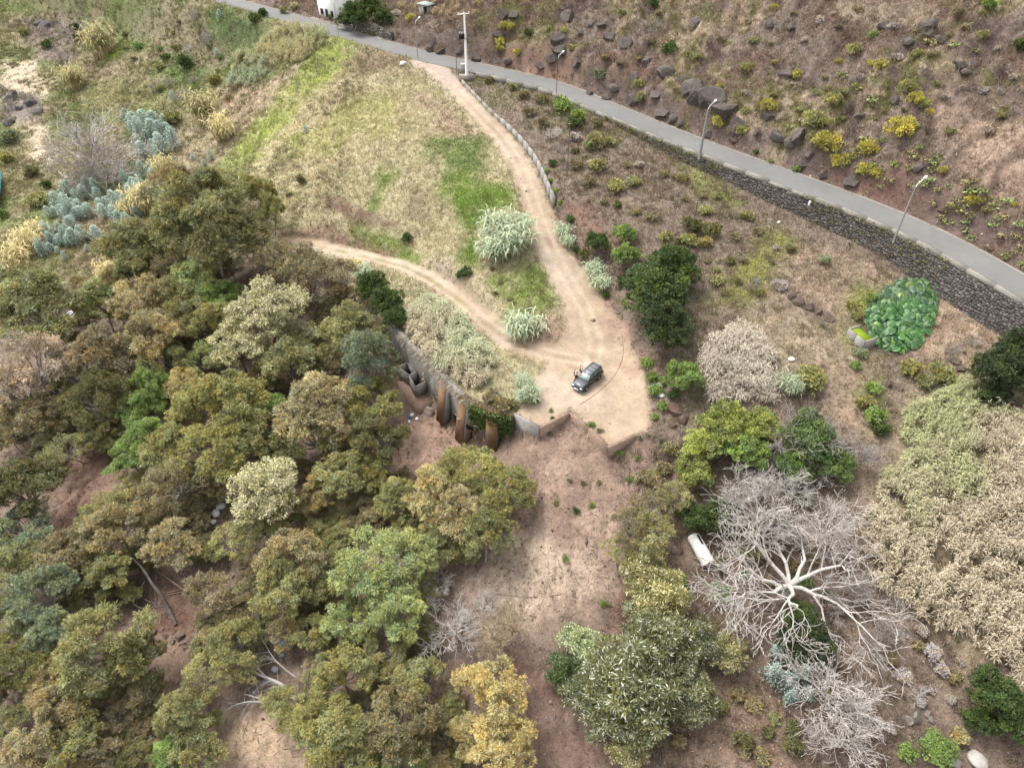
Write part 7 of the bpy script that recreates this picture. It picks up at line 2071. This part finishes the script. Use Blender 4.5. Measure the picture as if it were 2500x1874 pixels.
def open_door(x, length, ang):
    d = empty('door', (x, -0.87, 0)); d.parent = car; d.rotation_euler = (0, 0, ang)
    loft('panel', [(-length, .05, .42, .98), (-0.02, .05, .42, .98)], M_CAR, d, 0.02)
    fr = [np.array([-length, 0, .98, -length + .12, .0, 1.6, .03, .03]), np.array([-length + .12, .0, 1.6, -0.3, .0, 1.6, .03, .03]), np.array([-0.3, .0, 1.6, -0.05, 0, .98, .03, .03])]
    tube_obj('window_frame', fr, 5, M_CAR, d)
    bx('inner_trim', (-length / 2, 0.06, .7), (length * 0.8, 0.03, .4), M_RIM, d)
open_door(0.85, 1.05, 1.15)
open_door(-0.22, 0.95, 1.1)
bx('mirror', (0.72, 0.98, 1.08), (0.16, 0.2, 0.14), M_CAR, car)

# ------------------------------------------------------------------ the person by the open door
def person():
    g = G(1404, 929)
    J = dict(pel=(0, 0, .93), sp=(0.02, 0, 1.12), ch=(0.05, 0, 1.33), nk=(0.07, 0, 1.47), hd=(0.09, 0, 1.56), ht=(0.09, 0, 1.70),
             hl=(0, .1, .90), kl=(0.06, .12, .5), al=(-0.02, .12, .09), tl=(0.14, .14, .035), hr=(0, -.1, .90), kr=(-0.02, -.12, .5), ar=(-0.14, -.13, .09), tr=(0.02, -.15, .035),
             sl=(0.04, .19, 1.40), el=(0.14, .25, 1.14), wl=(0.36, .2, 1.08), pl=(0.45, .18, 1.09), sr=(0.04, -.19, 1.40), er=(0.16, -.26, 1.15), wr=(0.38, -.2, 1.15), pr=(0.47, -.18, 1.17))
    rad = dict(pel=.15, sp=.135, ch=.155, nk=.06, hd=.095, ht=.085, hl=.085, kl=.058, al=.042, tl=.036, hr=.085, kr=.058, ar=.042, tr=.036, sl=.06, el=.042, wl=.028, pl=.034, sr=.06, er=.042, wr=.028, pr=.034)
    E = [('pel', 'sp'), ('sp', 'ch'), ('ch', 'nk'), ('nk', 'hd'), ('hd', 'ht'), ('pel', 'hl'), ('hl', 'kl'), ('kl', 'al'), ('al', 'tl'), ('pel', 'hr'), ('hr', 'kr'), ('kr', 'ar'), ('ar', 'tr'), ('ch', 'sl'), ('sl', 'el'), ('el', 'wl'), ('wl', 'pl'), ('ch', 'sr'), ('sr', 'er'), ('er', 'wr'), ('wr', 'pr')]
    for s_, w in (('l', 1), ('r', -1)):
        b = np.array(J['p' + s_])
        for k in range(5):
            th = k == 4
            a = b + (np.array([0.0, -w * 0.035, 0.01]) if th else np.array([0.035, w * (-0.028 + 0.019 * k), 0]))
            e = a + np.array([0.03 if th else 0.045, -w * 0.02 if th else 0, -0.005])
            f = e + np.array([0.02, 0, -0.03 - 0.004 * k])
            for nm, p in (('a', a), ('e', e), ('f', f)):
                J[f'{s_}{k}{nm}'] = tuple(p); rad[f'{s_}{k}{nm}'] = .010 if nm != 'f' else .008
            E += [('p' + s_, f'{s_}{k}a'), (f'{s_}{k}a', f'{s_}{k}e'), (f'{s_}{k}e', f'{s_}{k}f')]
    names = list(J)
    me = bpy.data.meshes.new('person_skeleton')
    me.from_pydata([J[n] for n in names], [(names.index(a), names.index(b)) for a, b in E], [])
    o = bpy.data.objects.new('person_tmp', me); COL.objects.link(o)
    m = o.modifiers.new('skin', 'SKIN')
    for i, n in enumerate(names):
        me.skin_vertices[0].data[i].radius = (rad[n], rad[n])
        me.skin_vertices[0].data[i].use_root = n == 'pel'
    sm = o.modifiers.new('sub', 'SUBSURF'); sm.levels = 2
    ev = o.evaluated_get(bpy.context.evaluated_depsgraph_get())
    bme = bpy.data.meshes.new_from_object(ev)
    bpy.data.objects.remove(o)
    n = len(bme.vertices)
    co = np.empty(n * 3, np.float32); bme.vertices.foreach_get('co', co); co = co.reshape(-1, 3)
    skin, dark = np.array([0.42, 0.27, 0.2]), np.array([0.02, 0.02, 0.025])
    col = np.ones((n, 3)) * skin
    z = co[:, 2]
    arm = (np.abs(co[:, 1]) > 0.155) & (z > 1.0) | (co[:, 0] > 0.24) & (z > 1.0)
    shirt = (z > 0.93) & (z < 1.47) & ~(arm & (z < 1.22))
    stripe = ((z * 22).astype(int) % 2 == 0)
    col[shirt & stripe] = (0.62, 0.62, 0.62); col[shirt & ~stripe] = (0.06, 0.06, 0.08)
    col[(z <= 0.95) & ~arm] = dark
    col[z < 0.10] = (0.03, 0.025, 0.02)
    hair = (z > 1.64) | ((z > 1.52) & (co[:, 0] < 0.05))
    col[hair] = (0.62, 0.60, 0.56)
    cols = np.concatenate([col, np.ones((n, 1))], 1).astype(np.float32)
    ca = bme.color_attributes.new('Col', 'FLOAT_COLOR', 'POINT'); ca.data.foreach_set('color', cols.ravel())
    bme.polygons.foreach_set('use_smooth', np.ones(len(bme.polygons), bool))
    bme.materials.clear()
    ang = math.atan2(cc[1] + 0.3 - g.y, cc[0] - g.x)
    ob = link('person', bme, mat_surface('person_cloth', attr='Col', scales=(), bump=0), loc=g, label='person in striped top and dark trousers standing at the open car door', cat='person')
    ob.rotation_euler = (0, 0, ang)
    for nm, p, s, c in (('eye', (0.178, .035, 1.60), .012, (0.02, 0.02, 0.02)), ('eye', (0.178, -.035, 1.60), .012, (0.02, 0.02, 0.02)), ('nose', (0.195, 0, 1.57), .018, (0.42, 0.27, 0.2)), ('mouth', (0.178, 0, 1.53), .02, (0.3, 0.12, 0.1)), ('ear', (0.08, .1, 1.58), .025, (0.42, 0.27, 0.2)), ('ear', (0.08, -.1, 1.58), .025, (0.42, 0.27, 0.2))):
        bx(nm, p, (s, s * 1.4, s), mat_surface('face_' + nm, color=c, scales=(), bump=0), ob)
person()

# ------------------------------------------------------------------ white tank lying on the slope
M_TANK = mat_surface('weathered_white_fibreglass', color=(0.62, 0.61, 0.55), scales=((0.9, 0.75, 1.1), (5, 0.8, 1.1)), bump=0.2, bump_scale=6, rough=0.7)
M_TANKE = mat_surface('greyer_tank_end', color=(0.3, 0.26, 0.24), scales=((2, 0.75, 1.15),), bump=0.2)  # flat end coloured darker and greyer than the shell
ta, tb = np.array(G(1692, 1306, 0.7)), np.array(G(1731, 1376, 0.7))
ta[2] += 0.62; tb[2] += 0.62
tank = empty('water_tank', (0, 0, 0), label='old white cylindrical tank lying beside the great bleached tree', cat='tank')
ax = unit(tb - ta); rT = 0.72
prof = [(-0.12, 0.30), (-0.06, 0.52), (0.05, 0.66), (0.2, rT)]
LT = np.linalg.norm(tb - ta)
segs = [np.concatenate([ta + ax * prof[k][0], ta + ax * prof[k + 1][0], [prof[k][1], prof[k + 1][1]]]) for k in range(3)]
segs += [np.concatenate([ta + ax * 0.2, ta + ax * LT, [rT, rT]])]
tube_obj('shell', segs, 24, M_TANK, tank)
tube_obj('dome_cap', [np.concatenate([ta - ax * 0.121, ta - ax * 0.12, [0.001, 0.30]])], 24, M_TANK, tank)
tube_obj('end_plate', [np.concatenate([tb - ax * 0.02, tb + ax * 0.04, [rT * 1.01, rT * 0.97]]), np.concatenate([tb + ax * 0.04, tb + ax * 0.045, [rT * 0.97, 0.001]])], 24, M_TANKE, tank)
upv = unit(np.array([0, 0, 1.0]) - ax * ax[2]); sdv = np.cross(ax, upv)
if sdv[0] < 0: sdv = -sdv
nn2 = unit(upv * 0.96 + sdv * 0.25)
s2 = np.cross(ax, nn2)
hole = []
for k in range(16):
    a = 2 * math.pi * k / 16
    lx = 0.48 * (1 if math.cos(a) > 0 else -1) + 0.12 * math.cos(a)
    ly = 0.16 * math.sin(a)
    hole.append(ta + ax * (0.85 + lx) + s2 * ly * 1.0 + nn2 * (math.sqrt(max(rT ** 2 - (0.16 * math.sin(a)) ** 2, 0))))
link('opening', box_mesh('tank_opening', [h - nn2 * 0.03 for h in hole], [h + nn2 * 0.012 for h in hole]), M_DARK, parent=tank)  # black plate painting in the shade of the hole
link('opening_rim', mesh_np('rim', *tubes([np.concatenate([hole[k] + nn2 * 0.01, hole[(k + 1) % 16] + nn2 * 0.01, [0.025, 0.025]]) for k in range(16)], 5)), M_TANK, parent=tank)

# ------------------------------------------------------------------ big-leaved creeper: the leaves one can pick out are parts
cre = empty('creeper', (0, 0, 0), label='mound of large glossy green leaves below the basalt wall', cat='creeper')
def leaf_mesh(name, seed):
    rg = np.random.default_rng(seed)
    n = 12
    v = [(0, 0, 0.03)]
    c = [(0.55, 0.8, 0.5)]
    for ring, rr in ((0, 0.55), (1, 1.0)):
        for k in range(n):
            a = 2 * math.pi * k / n
            r = 0.5 * rr * (1 + 0.18 * math.cos(a)) * (0.82 if k == n // 2 and ring else 1.0)
            x, y = r * math.cos(a) * 1.15, r * math.sin(a) * 0.92
            v.append((x, y, 0.03 - 0.16 * rr * rr * abs(y) - 0.10 * rr * rr * max(x, 0) + rg.normal(0, 0.012)))
            c.append((0.62, 0.9, 0.6) if ring == 0 else (1.25, 1.3, 1.15))
    t = [(0, 1 + k, 1 + (k + 1) % n) for k in range(n)]
    q = [(1 + k, 1 + n + k, 1 + n + (k + 1) % n, 1 + (k + 1) % n) for k in range(n)]
    me = mesh_np(name, v, t, np.array(c), smooth=True, quads=q)
    me.materials.append(M_LEAFB)
    return me
M_LEAFB = mat_leaf('glossy_leaf', translucent=0.15, spec=0.4, rough=0.45)
LEAVES = [leaf_mesh('big_leaf', 1200 + k) for k in range(4)]
CPX = [(2120, 805), (2110, 770), (2145, 725), (2195, 688), (2265, 685), (2285, 735), (2272, 800), (2235, 850), (2180, 858), (2125, 838)]
CP = GP(CPX)
cxs, cys = [p[0] for p in CP], [p[1] for p in CP]
rg = np.random.default_rng(88)
pts = []
for _ in range(20000):
    x, y = rg.uniform(min(cxs), max(cxs)), rg.uniform(min(cys), max(cys))
    d = float(poly_sd(np.array([x]), np.array([y]), CP)[0])
    if d < -0.1: continue
    if all((x - a) ** 2 + (y - b) ** 2 > 0.33 ** 2 for a, b, _ in pts):
        pts.append((x, y, d))
    if len(pts) >= 560: break
print('leaves', len(pts))
pts.sort(key=lambda p: p[1])
lv, lfc, lcc = [], [], []
for k, (x, y, d) in enumerate(pts):
    z = hz(x, y) + 0.35 + 1.1 * (1 - math.exp(-max(d, 0) / 1.6)) + rg.normal(0, 0.10)
    s = rg.uniform(0.55, 1.0)
    tilt = Matrix.Rotation(rg.uniform(-0.45, 0.45), 4, 'X') @ Matrix.Rotation(rg.uniform(0.1, 0.65), 4, 'Y')
    rz = Matrix.Rotation(-math.pi / 2 + rg.normal(0, 0.8), 4, 'Z')
    M_ = Matrix.Translation((x, y, z)) @ rz @ tilt @ Matrix.Scale(s, 4)
    col = A(*((84, 118, 72), (98, 134, 80), (72, 104, 72), (138, 160, 78))[int(rg.choice(4, p=[.4, .3, .24, .06]))]) * rg.uniform(0.85, 1.5)
    if k < 300:
        o = link('leaf', LEAVES[k % 4], parent=cre)
        o.matrix_local = M_
        o.color = (*col, 1)
    else:
        v, f = mesh_arrays(LEAVES[k % 4])
        m = np.array(M_)
        lv.append(v @ m[:3, :3].T + m[:3, 3]); lfc.append(f); lcc.append(np.ones((len(v), 3)) * col)
if lv:
    o = link('far_leaves', mesh_np('far_leaves', *merge(list(zip(lv, lfc, lcc)))), M_LEAFB, parent=cre, kind='stuff')
    o.color = (1, 1, 1, 1)
# stems and shade leaves underneath
seg = [np.concatenate([[x, y, hz(x, y) - 0.1], [x, y, hz(x, y) + 0.3 + 0.9 * (1 - math.exp(-max(d, 0) / 1.6))], [0.03, 0.02]]) for x, y, d in pts]
tube_obj('stems', seg, 4, mat_surface('leaf_stem', color=A(90, 120, 60), scales=(), bump=0), cre)

# ------------------------------------------------------------------ dead wood on the forest floor
M_PALEWOOD = mat_surface('bleached_wood', color=A(214, 210, 204), scales=((2, 0.8, 1.1),), bump=0.2)
M_DARKWOOD = mat_surface('dark_wood', color=A(124, 114, 108), scales=((1.5, 0.5, 1.3),), bump=0.4)
M_TIMBER = mat_surface('cut_timber', color=A(190, 160, 134), scales=((2, 0.7, 1.15),), bump=0.2)
def px_line(pts):
    """photo pixels with heights above ground -> world points"""
    out = []
    for u, v, h in pts:
        g = G(u, v, h)
        out.append(np.array([g.x, g.y, g.z + h]))
    return out
def line_segs(P, r0, r1):
    P = smooth_line(P, 3)
    rr = np.linspace(r0, r1, len(P))
    return [np.concatenate([P[k], P[k + 1], [rr[k], rr[k + 1]]]) for k in range(len(P) - 1)]
def twigs_on(P, rg, n, L, spread=0.7, r=0.03, fwd=1.0):
    P = smooth_line(P, 3)
    out = []
    for _ in range(n):
        k = int(rg.integers(len(P) // 3, len(P) - 1))
        d = unit(P[k + 1] - P[k])
        for lev, (l, rr) in enumerate(((L, r), (L * 0.6, r * 0.6), (L * 0.45, r * 0.4))):
            nd = unit(d * fwd + rg.normal(0, spread, 3) * np.array([1, 1, 0.6]))
            q = P[k] if lev == 0 else e
            e = q + nd * l * rg.uniform(0.6, 1.2)
            out.append(np.concatenate([q, e, [rr, rr * 0.5]]))
            for _j in range(3):
                out.append(np.concatenate([e, e + unit(nd + rg.normal(0, 0.5, 3)) * l * 0.5, [rr * 0.4, rr * 0.2]]))
            d = nd
    return out
rgw = np.random.default_rng(5)
ft = empty('fallen_tree', (0, 0, 0), label='bleached white fallen tree with bare fanned branches on the forest floor', cat='dead tree')
A1 = px_line([(741, 1731, .3), (718, 1702, .7), (690, 1672, 1.1), (655, 1655, 1.5), (620, 1640, 1.9), (596, 1622, 2.2), (572, 1600, 2.4)])
A2 = px_line([(738, 1733, .3), (700, 1726, .6), (660, 1716, .9), (622, 1700, 1.2), (596, 1693, 1.3)])
A3 = px_line([(690, 1716, .5), (650, 1714, .8), (610, 1712, 1.0), (570, 1722, 1.1), (530, 1752, 1.0)])
A4 = px_line([(648, 1652, 1.5), (625, 1625, 2.0), (608, 1604, 2.3)])
tube_obj('trunk', line_segs(A1, 0.24, 0.06), 7, M_PALEWOOD, ft)
for q in (A2, A3, A4):
    tube_obj('limb', line_segs(q, 0.15, 0.035), 6, M_PALEWOOD, ft)
tw = twigs_on(A1, rgw, 16, 1.5) + twigs_on(A2, rgw, 10, 1.2) + twigs_on(A3, rgw, 7, 1.0) + twigs_on(A4, rgw, 9, 1.2)
tube_obj('twigs', tw, 4, M_PALEWOOD, ft)
f2 = empty('broken_stump', (0, 0, 0), label='pale upright broken stem beside the bleached fallen tree', cat='dead tree')
tube_obj('stem', line_segs(px_line([(757, 1722, 0), (748, 1700, 1.0), (743, 1688, 1.8)]), 0.13, 0.09), 6, M_PALEWOOD, f2)
tube_obj('branch', line_segs(px_line([(743, 1688, 1.8), (755, 1650, 3.0), (760, 1600, 4.2)]), 0.06, 0.02), 5, M_DARKWOOD, f2)
f3 = empty('leaning_bough', (0, 0, 0), label='pale bough slanting past the blue barrel', cat='dead tree')
B1 = px_line([(722, 1652, 1.0), (690, 1628, 1.8), (668, 1605, 2.4), (655, 1585, 3.0)])
tube_obj('bough', line_segs(B1, 0.09, 0.03), 5, M_PALEWOOD, f3)
tube_obj('twigs', twigs_on(B1, rgw, 8, 1.2, r=0.02), 4, M_PALEWOOD, f3)
dt_ = empty('leaning_dead_tree', (0, 0, 0), label='dark broken trunk leaning over the reddish litter', cat='dead tree')
D1 = px_line([(430, 1525, 0), (412, 1488, .8), (395, 1455, 1.6), (372, 1425, 2.5), (352, 1392, 3.3), (330, 1368, 3.9), (300, 1345, 4.4)])
tube_obj('trunk', line_segs(D1, 0.26, 0.08), 7, M_DARKWOOD, dt_)
for q, r in (([(402, 1480, 1.0), (375, 1482, 1.2), (345, 1484, 1.3), (325, 1472, 1.5)], .09), ([(368, 1470, .9), (352, 1462, 1.0), (398, 1478, .9)], .06), ([(360, 1405, 3), (378, 1440, 1.5), (384, 1500, 0.2)], .08), ([(355, 1418, 2.4), (338, 1450, 1.2), (322, 1498, 0.1)], .13)):
    tube_obj('limb', line_segs(px_line(q), r, r * 0.5), 6, M_DARKWOOD, dt_)
for k, (p, q, r, lb) in enumerate([((386, 1395), (460, 1455), .12, 'long pale peeled log slanting from the leaning trunk'), ((408, 1447), (472, 1433), .07, 'upper of two pale rails lying behind the leaning trunk'), ((409, 1452), (470, 1440), .07, 'lower of two pale rails lying behind the leaning trunk'), ((330, 1410), (355, 1403), .06, 'short pale rail poking from the brown crown beside the leaning trunk'),
        ((393, 1500), (390, 1523), .05, 'short curved pale stick at the leaning trunk foot'), ((437, 1575), (466, 1563), .07, 'topmost of three dark planks on the stony patch'), ((462, 1574), (486, 1556), .07, 'middle steep plank of three on the stony patch'), ((448, 1583), (482, 1575), .08, 'lowest of three dark planks on the stony patch'), ((382, 1398), (388, 1432), .09, 'reddish log standing against the leaning trunk')]):
    a, b = np.array(G(*p)), np.array(G(*q))
    a[2] += r; b[2] += r + (0.9 if k in (0, 8) else 0)
    tube_obj('log', [np.concatenate([a, b, [r, r * 0.8]])], 6, M_TIMBER if k < 5 or k == 8 else M_DARKWOOD, label=lb, cat='log', group='loose timber')

# ------------------------------------------------------------------ dumped things
import bmesh as _bm
def sack_mesh(name, seed):
    rg_ = np.random.default_rng(seed)
    bm = _bm.new(); _bm.ops.create_icosphere(bm, subdivisions=2, radius=1)
    for v in bm.verts:
        p = np.array(v.co); p = p * (1 + rg_.normal(0, 0.09)); p[2] = max(p[2] * 0.65, -0.35); v.co = p
    me = bpy.data.meshes.new(name); bm.to_mesh(me); bm.free()
    me.polygons.foreach_set('use_smooth', np.ones(len(me.polygons), bool))
    return me
M_BAG = mat_surface('white_plastic', color=(0.72, 0.73, 0.72), scales=((3, 0.8, 1.08),), bump=0.2, rough=0.5)
M_BLUE = mat_surface('blue_plastic', color=(0.03, 0.13, 0.42), scales=((3, 0.8, 1.15),), bump=0.1, rough=0.45)
M_TEAL = mat_surface('teal_net', color=(0.02, 0.16, 0.2), scales=((3, 0.7, 1.2),), bump=0.2)
SACK = [sack_mesh('sack', 1300 + k) for k in range(4)]
def lump(name, u, v, r, mat, label, cat, sq=1.0, grp=None):
    g = G(u, v); s = r / pxm(u, v)
    me = SACK[rng.integers(0, 4)].copy(); me.materials.clear(); me.materials.append(mat)
    o = link(name, me, loc=(g.x, g.y, g.z + s * 0.3), label=label, cat=cat, group=grp)
    o.scale = (s, s * 0.8, s * sq); o.rotation_euler = (0, 0, rng.uniform(0, 6))
    return o
lump('plastic_sack', 540, 1238, 13, M_BAG, 'largest white plastic sack dumped under the blossoming gum', 'sack', grp='dumped sacks')
lump('plastic_sack', 528, 1255, 12, M_BAG, 'middle white plastic sack of the pile under the blossoming gum', 'sack', grp='dumped sacks')
lump('plastic_sack', 522, 1275, 8, M_BAG, 'small white plastic sack at the lower end of the sack pile', 'sack', grp='dumped sacks')
lump('plastic_sack', 985, 158, 9, M_BAG, 'white sack on the grass bank near the dirt road junction', 'sack')
lump('plastic_sheet', 1614, 966, 9, M_BAG, 'crumpled white sheet in the bright green weeds beyond the car', 'sheet', 0.6)
lump('plastic_sack', 1932, 878, 9, M_BAG, 'flattened white bag on the dry terrace grass', 'bag', 0.4)
lump('white_stone', 1901, 544, 5, M_BAG, 'small white block on the scrub below the road parapet', 'block')
lump('plastic_bag', 1006, 1014, 6, M_BAG, 'white bag in the litter below the roofless rooms', 'bag')
lump('plastic_bag', 1000, 1030, 5, M_BAG, 'round white tub beside the ruin steps foot', 'tub')
lump('plastic_tub', 1018, 1023, 5, M_BAG, 'upright white tub on the lowest ruin step', 'tub')
lump('blue_rag', 1001, 1019, 4, M_BLUE, 'blue rag among the bags below the roofless rooms', 'rag')
lump('paint_pail', 597, 1478, 4, M_BAG, 'round cream pail lid on the litter beyond the brown thin tree', 'lid')
lump('paint_pail', 552, 1524, 4, M_BAG, 'upper of two white pots in the red litter', 'pot')
lump('paint_pail', 553, 1536, 4, M_BAG, 'lower of two white pots in the red litter', 'pot')
lump('plastic_bag', 517, 1553, 6, M_BAG, 'white bag beside the yellow crown near the dark planks', 'bag')
lump('plastic_sack', 175, 770, 11, M_BAG, 'white plastic glinting between the crowns of the wood', 'sack')
lump('plastic_sack', 200, 790, 9, M_BAG, 'white plastic scrap below the light green crown of the wood', 'sack')
lump('scrap_sheet', 690, 1600, 8, M_CAB, 'grey scrap piece beside the blue barrel', 'scrap')
lump('scrap_sheet', 672, 1635, 10, M_CAB, 'grey scrap heap below the blue barrel', 'scrap')
lump('rubble_block', 2383, 1858, 26, mat_surface('white_rock', color=A(224, 218, 208), scales=((1, .7, 1.1),), bump=.4), 'white rock face at the lower edge by the dark bushes', 'rock', 0.7)
lump('rubble_block', 2330, 1862, 16, mat_surface('pale_rock', color=A(200, 192, 184), scales=((1, .7, 1.1),), bump=.4), 'smaller pale rock beside the bright green bush at the lower edge', 'rock', 0.7)
lump('grey_panel', 1609, 945, 12, M_CONC2, 'grey concrete lump at the edge of the weeds beyond the car', 'rubble', 0.8)
# blue barrel
gb = G(706, 1590, 0.4)
ba = empty('barrel', gb, label='blue plastic barrel half hidden by yellow crowns', cat='barrel')
tube_obj('shell', [np.array([-.45, 0, .35, -.3, 0, .35, .30, .34]), np.array([-.3, 0, .35, .3, 0, .35, .34, .34]), np.array([.3, 0, .35, .45, 0, .35, .34, .30])], 14, M_BLUE, ba)
tube_obj('lid', [np.array([.45, 0, .35, .47, 0, .35, .30, .001])], 14, M_BLUE, ba); tube_obj('base', [np.array([-.47, 0, .35, -.45, 0, .35, .001, .30])], 14, M_BLUE, ba)
ba.location.z += 1.6; ba.scale = (1.3, 1.3, 1.3)
# teal shade net at the valley edge
gt = [np.array(G(u, v)) for u, v in ((-60, 520), (8, 515), (12, 440), (-60, 430))]
tn_ = empty('shade_net', (0, 0, 0), label='teal shade net stretched over posts at the valley edge', cat='net')
vt = []; nn3 = 8
for i in range(nn3 + 1):
    for j in range(nn3 + 1):
        a, b = i / nn3, j / nn3
        p = (gt[0] * (1 - a) + gt[1] * a) * (1 - b) + (gt[3] * (1 - a) + gt[2] * a) * b
        vt.append((p[0], p[1], p[2] + 1.8 + 0.25 * math.sin(a * 9) * math.cos(b * 7)))
link('net', mesh_np('net', vt, [], quads=[(i * (nn3 + 1) + j, (i + 1) * (nn3 + 1) + j, (i + 1) * (nn3 + 1) + j + 1, i * (nn3 + 1) + j + 1) for i in range(nn3) for j in range(nn3)]), M_TEAL, parent=tn_)
for p in gt:
    tube_obj('post', [np.array([*p, p[0], p[1], p[2] + 2.0, .05, .05])], 5, M_WOODP, tn_)
# wrecked machine at the wall foot
wk = at(1152, 1058, -6.3)
wr = empty('wrecked_machine', (wk[0], wk[1], hz(wk[0], wk[1])), -0.55, label='rusting beige machine wreck with slotted panel at the wall foot', cat='wreck')
M_BEIGE = mat_surface('chalky_beige_metal', color=A(196, 180, 156), scales=((1.5, .65, 1.15), (8, .75, 1.15)), bump=.2)
hq = link('housing', box_mesh('housing', [(-1.5, -.9, .2), (1.3, -.9, .2), (1.3, .9, .2), (-1.5, .9, .2)], [(-1.4, -.8, 1.3), (1.1, -.8, 1.9), (1.1, .8, 1.9), (-1.4, .8, 1.3)]), M_STAIN, parent=wr)
pn = link('slotted_panel', box_mesh('slotted_panel', [(-1.6, -.95, 1.33), (.9, -.95, 1.92), (.9, .95, 1.92), (-1.6, .95, 1.33)], [(-1.6, -.95, 1.40), (.9, -.95, 1.99), (.9, .95, 1.99), (-1.6, .95, 1.40)]), M_BEIGE, parent=wr)
for k in range(6):
    for j in range(2):
        x = -0.7 + 0.2 * k; y = -0.3 + 0.6 * j
        z = 1.40 + (x + 1.6) / 2.5 * 0.59 + 0.012
        bx('slot', (x, y, z), (0.09, 0.45, 0.05), M_DARK, pn)
bx('roof_sheet', (1.35, -0.2, 1.55), (0.9, 1.5, 0.06), M_CAB, wr, 0.2)
bx('cavity', (0.2, -0.92, .85), (1.4, 0.06, .7), M_DARK, wr)  # black plate painted as the shade in the hollow
for x, y in ((-1.2, -.75), (1.1, -.75), (-1.2, .75), (1.1, .75)):
    bx('foot', (x, y, 0.1), (.18, .18, .5), M_STEEL, wr)
# small white marker post on the parapet
mk = at(1974, 503, ROAD_Z + 0.3)
mo = empty('marker_post', mk, label='small white marker post on the road parapet', cat='marker')
bx('post', (0, 0, 0.35), (0.22, 0.12, 0.7), M_LAMP, mo); bx('cap', (0, 0, 0.72), (0.26, 0.16, 0.05), M_WHITE, mo)
# hose across the clearing
hp = [np.array(G(u, v)) for u, v in ((1392, 1003), (1420, 985), (1450, 965), (1485, 935), (1510, 900), (1522, 860), (1518, 820))]
for p in hp: p[2] += 0.03
tube_obj('hose', line_segs(hp, 0.02, 0.02), 5, M_RUSTP, label='thin dark hose curving across the dirt clearing past the car', cat='hose')
hp = [np.array(G(u, v)) for u, v in ((1210, 1450), (1260, 1455), (1310, 1457), (1360, 1452), (1410, 1438), (1440, 1420))]
for p in hp: p[2] += 0.04
tube_obj('hose', line_segs(hp, 0.025, 0.025), 5, M_RUSTP, label='thin dark hose lying across the pale straw slope', cat='hose')
name_plants()
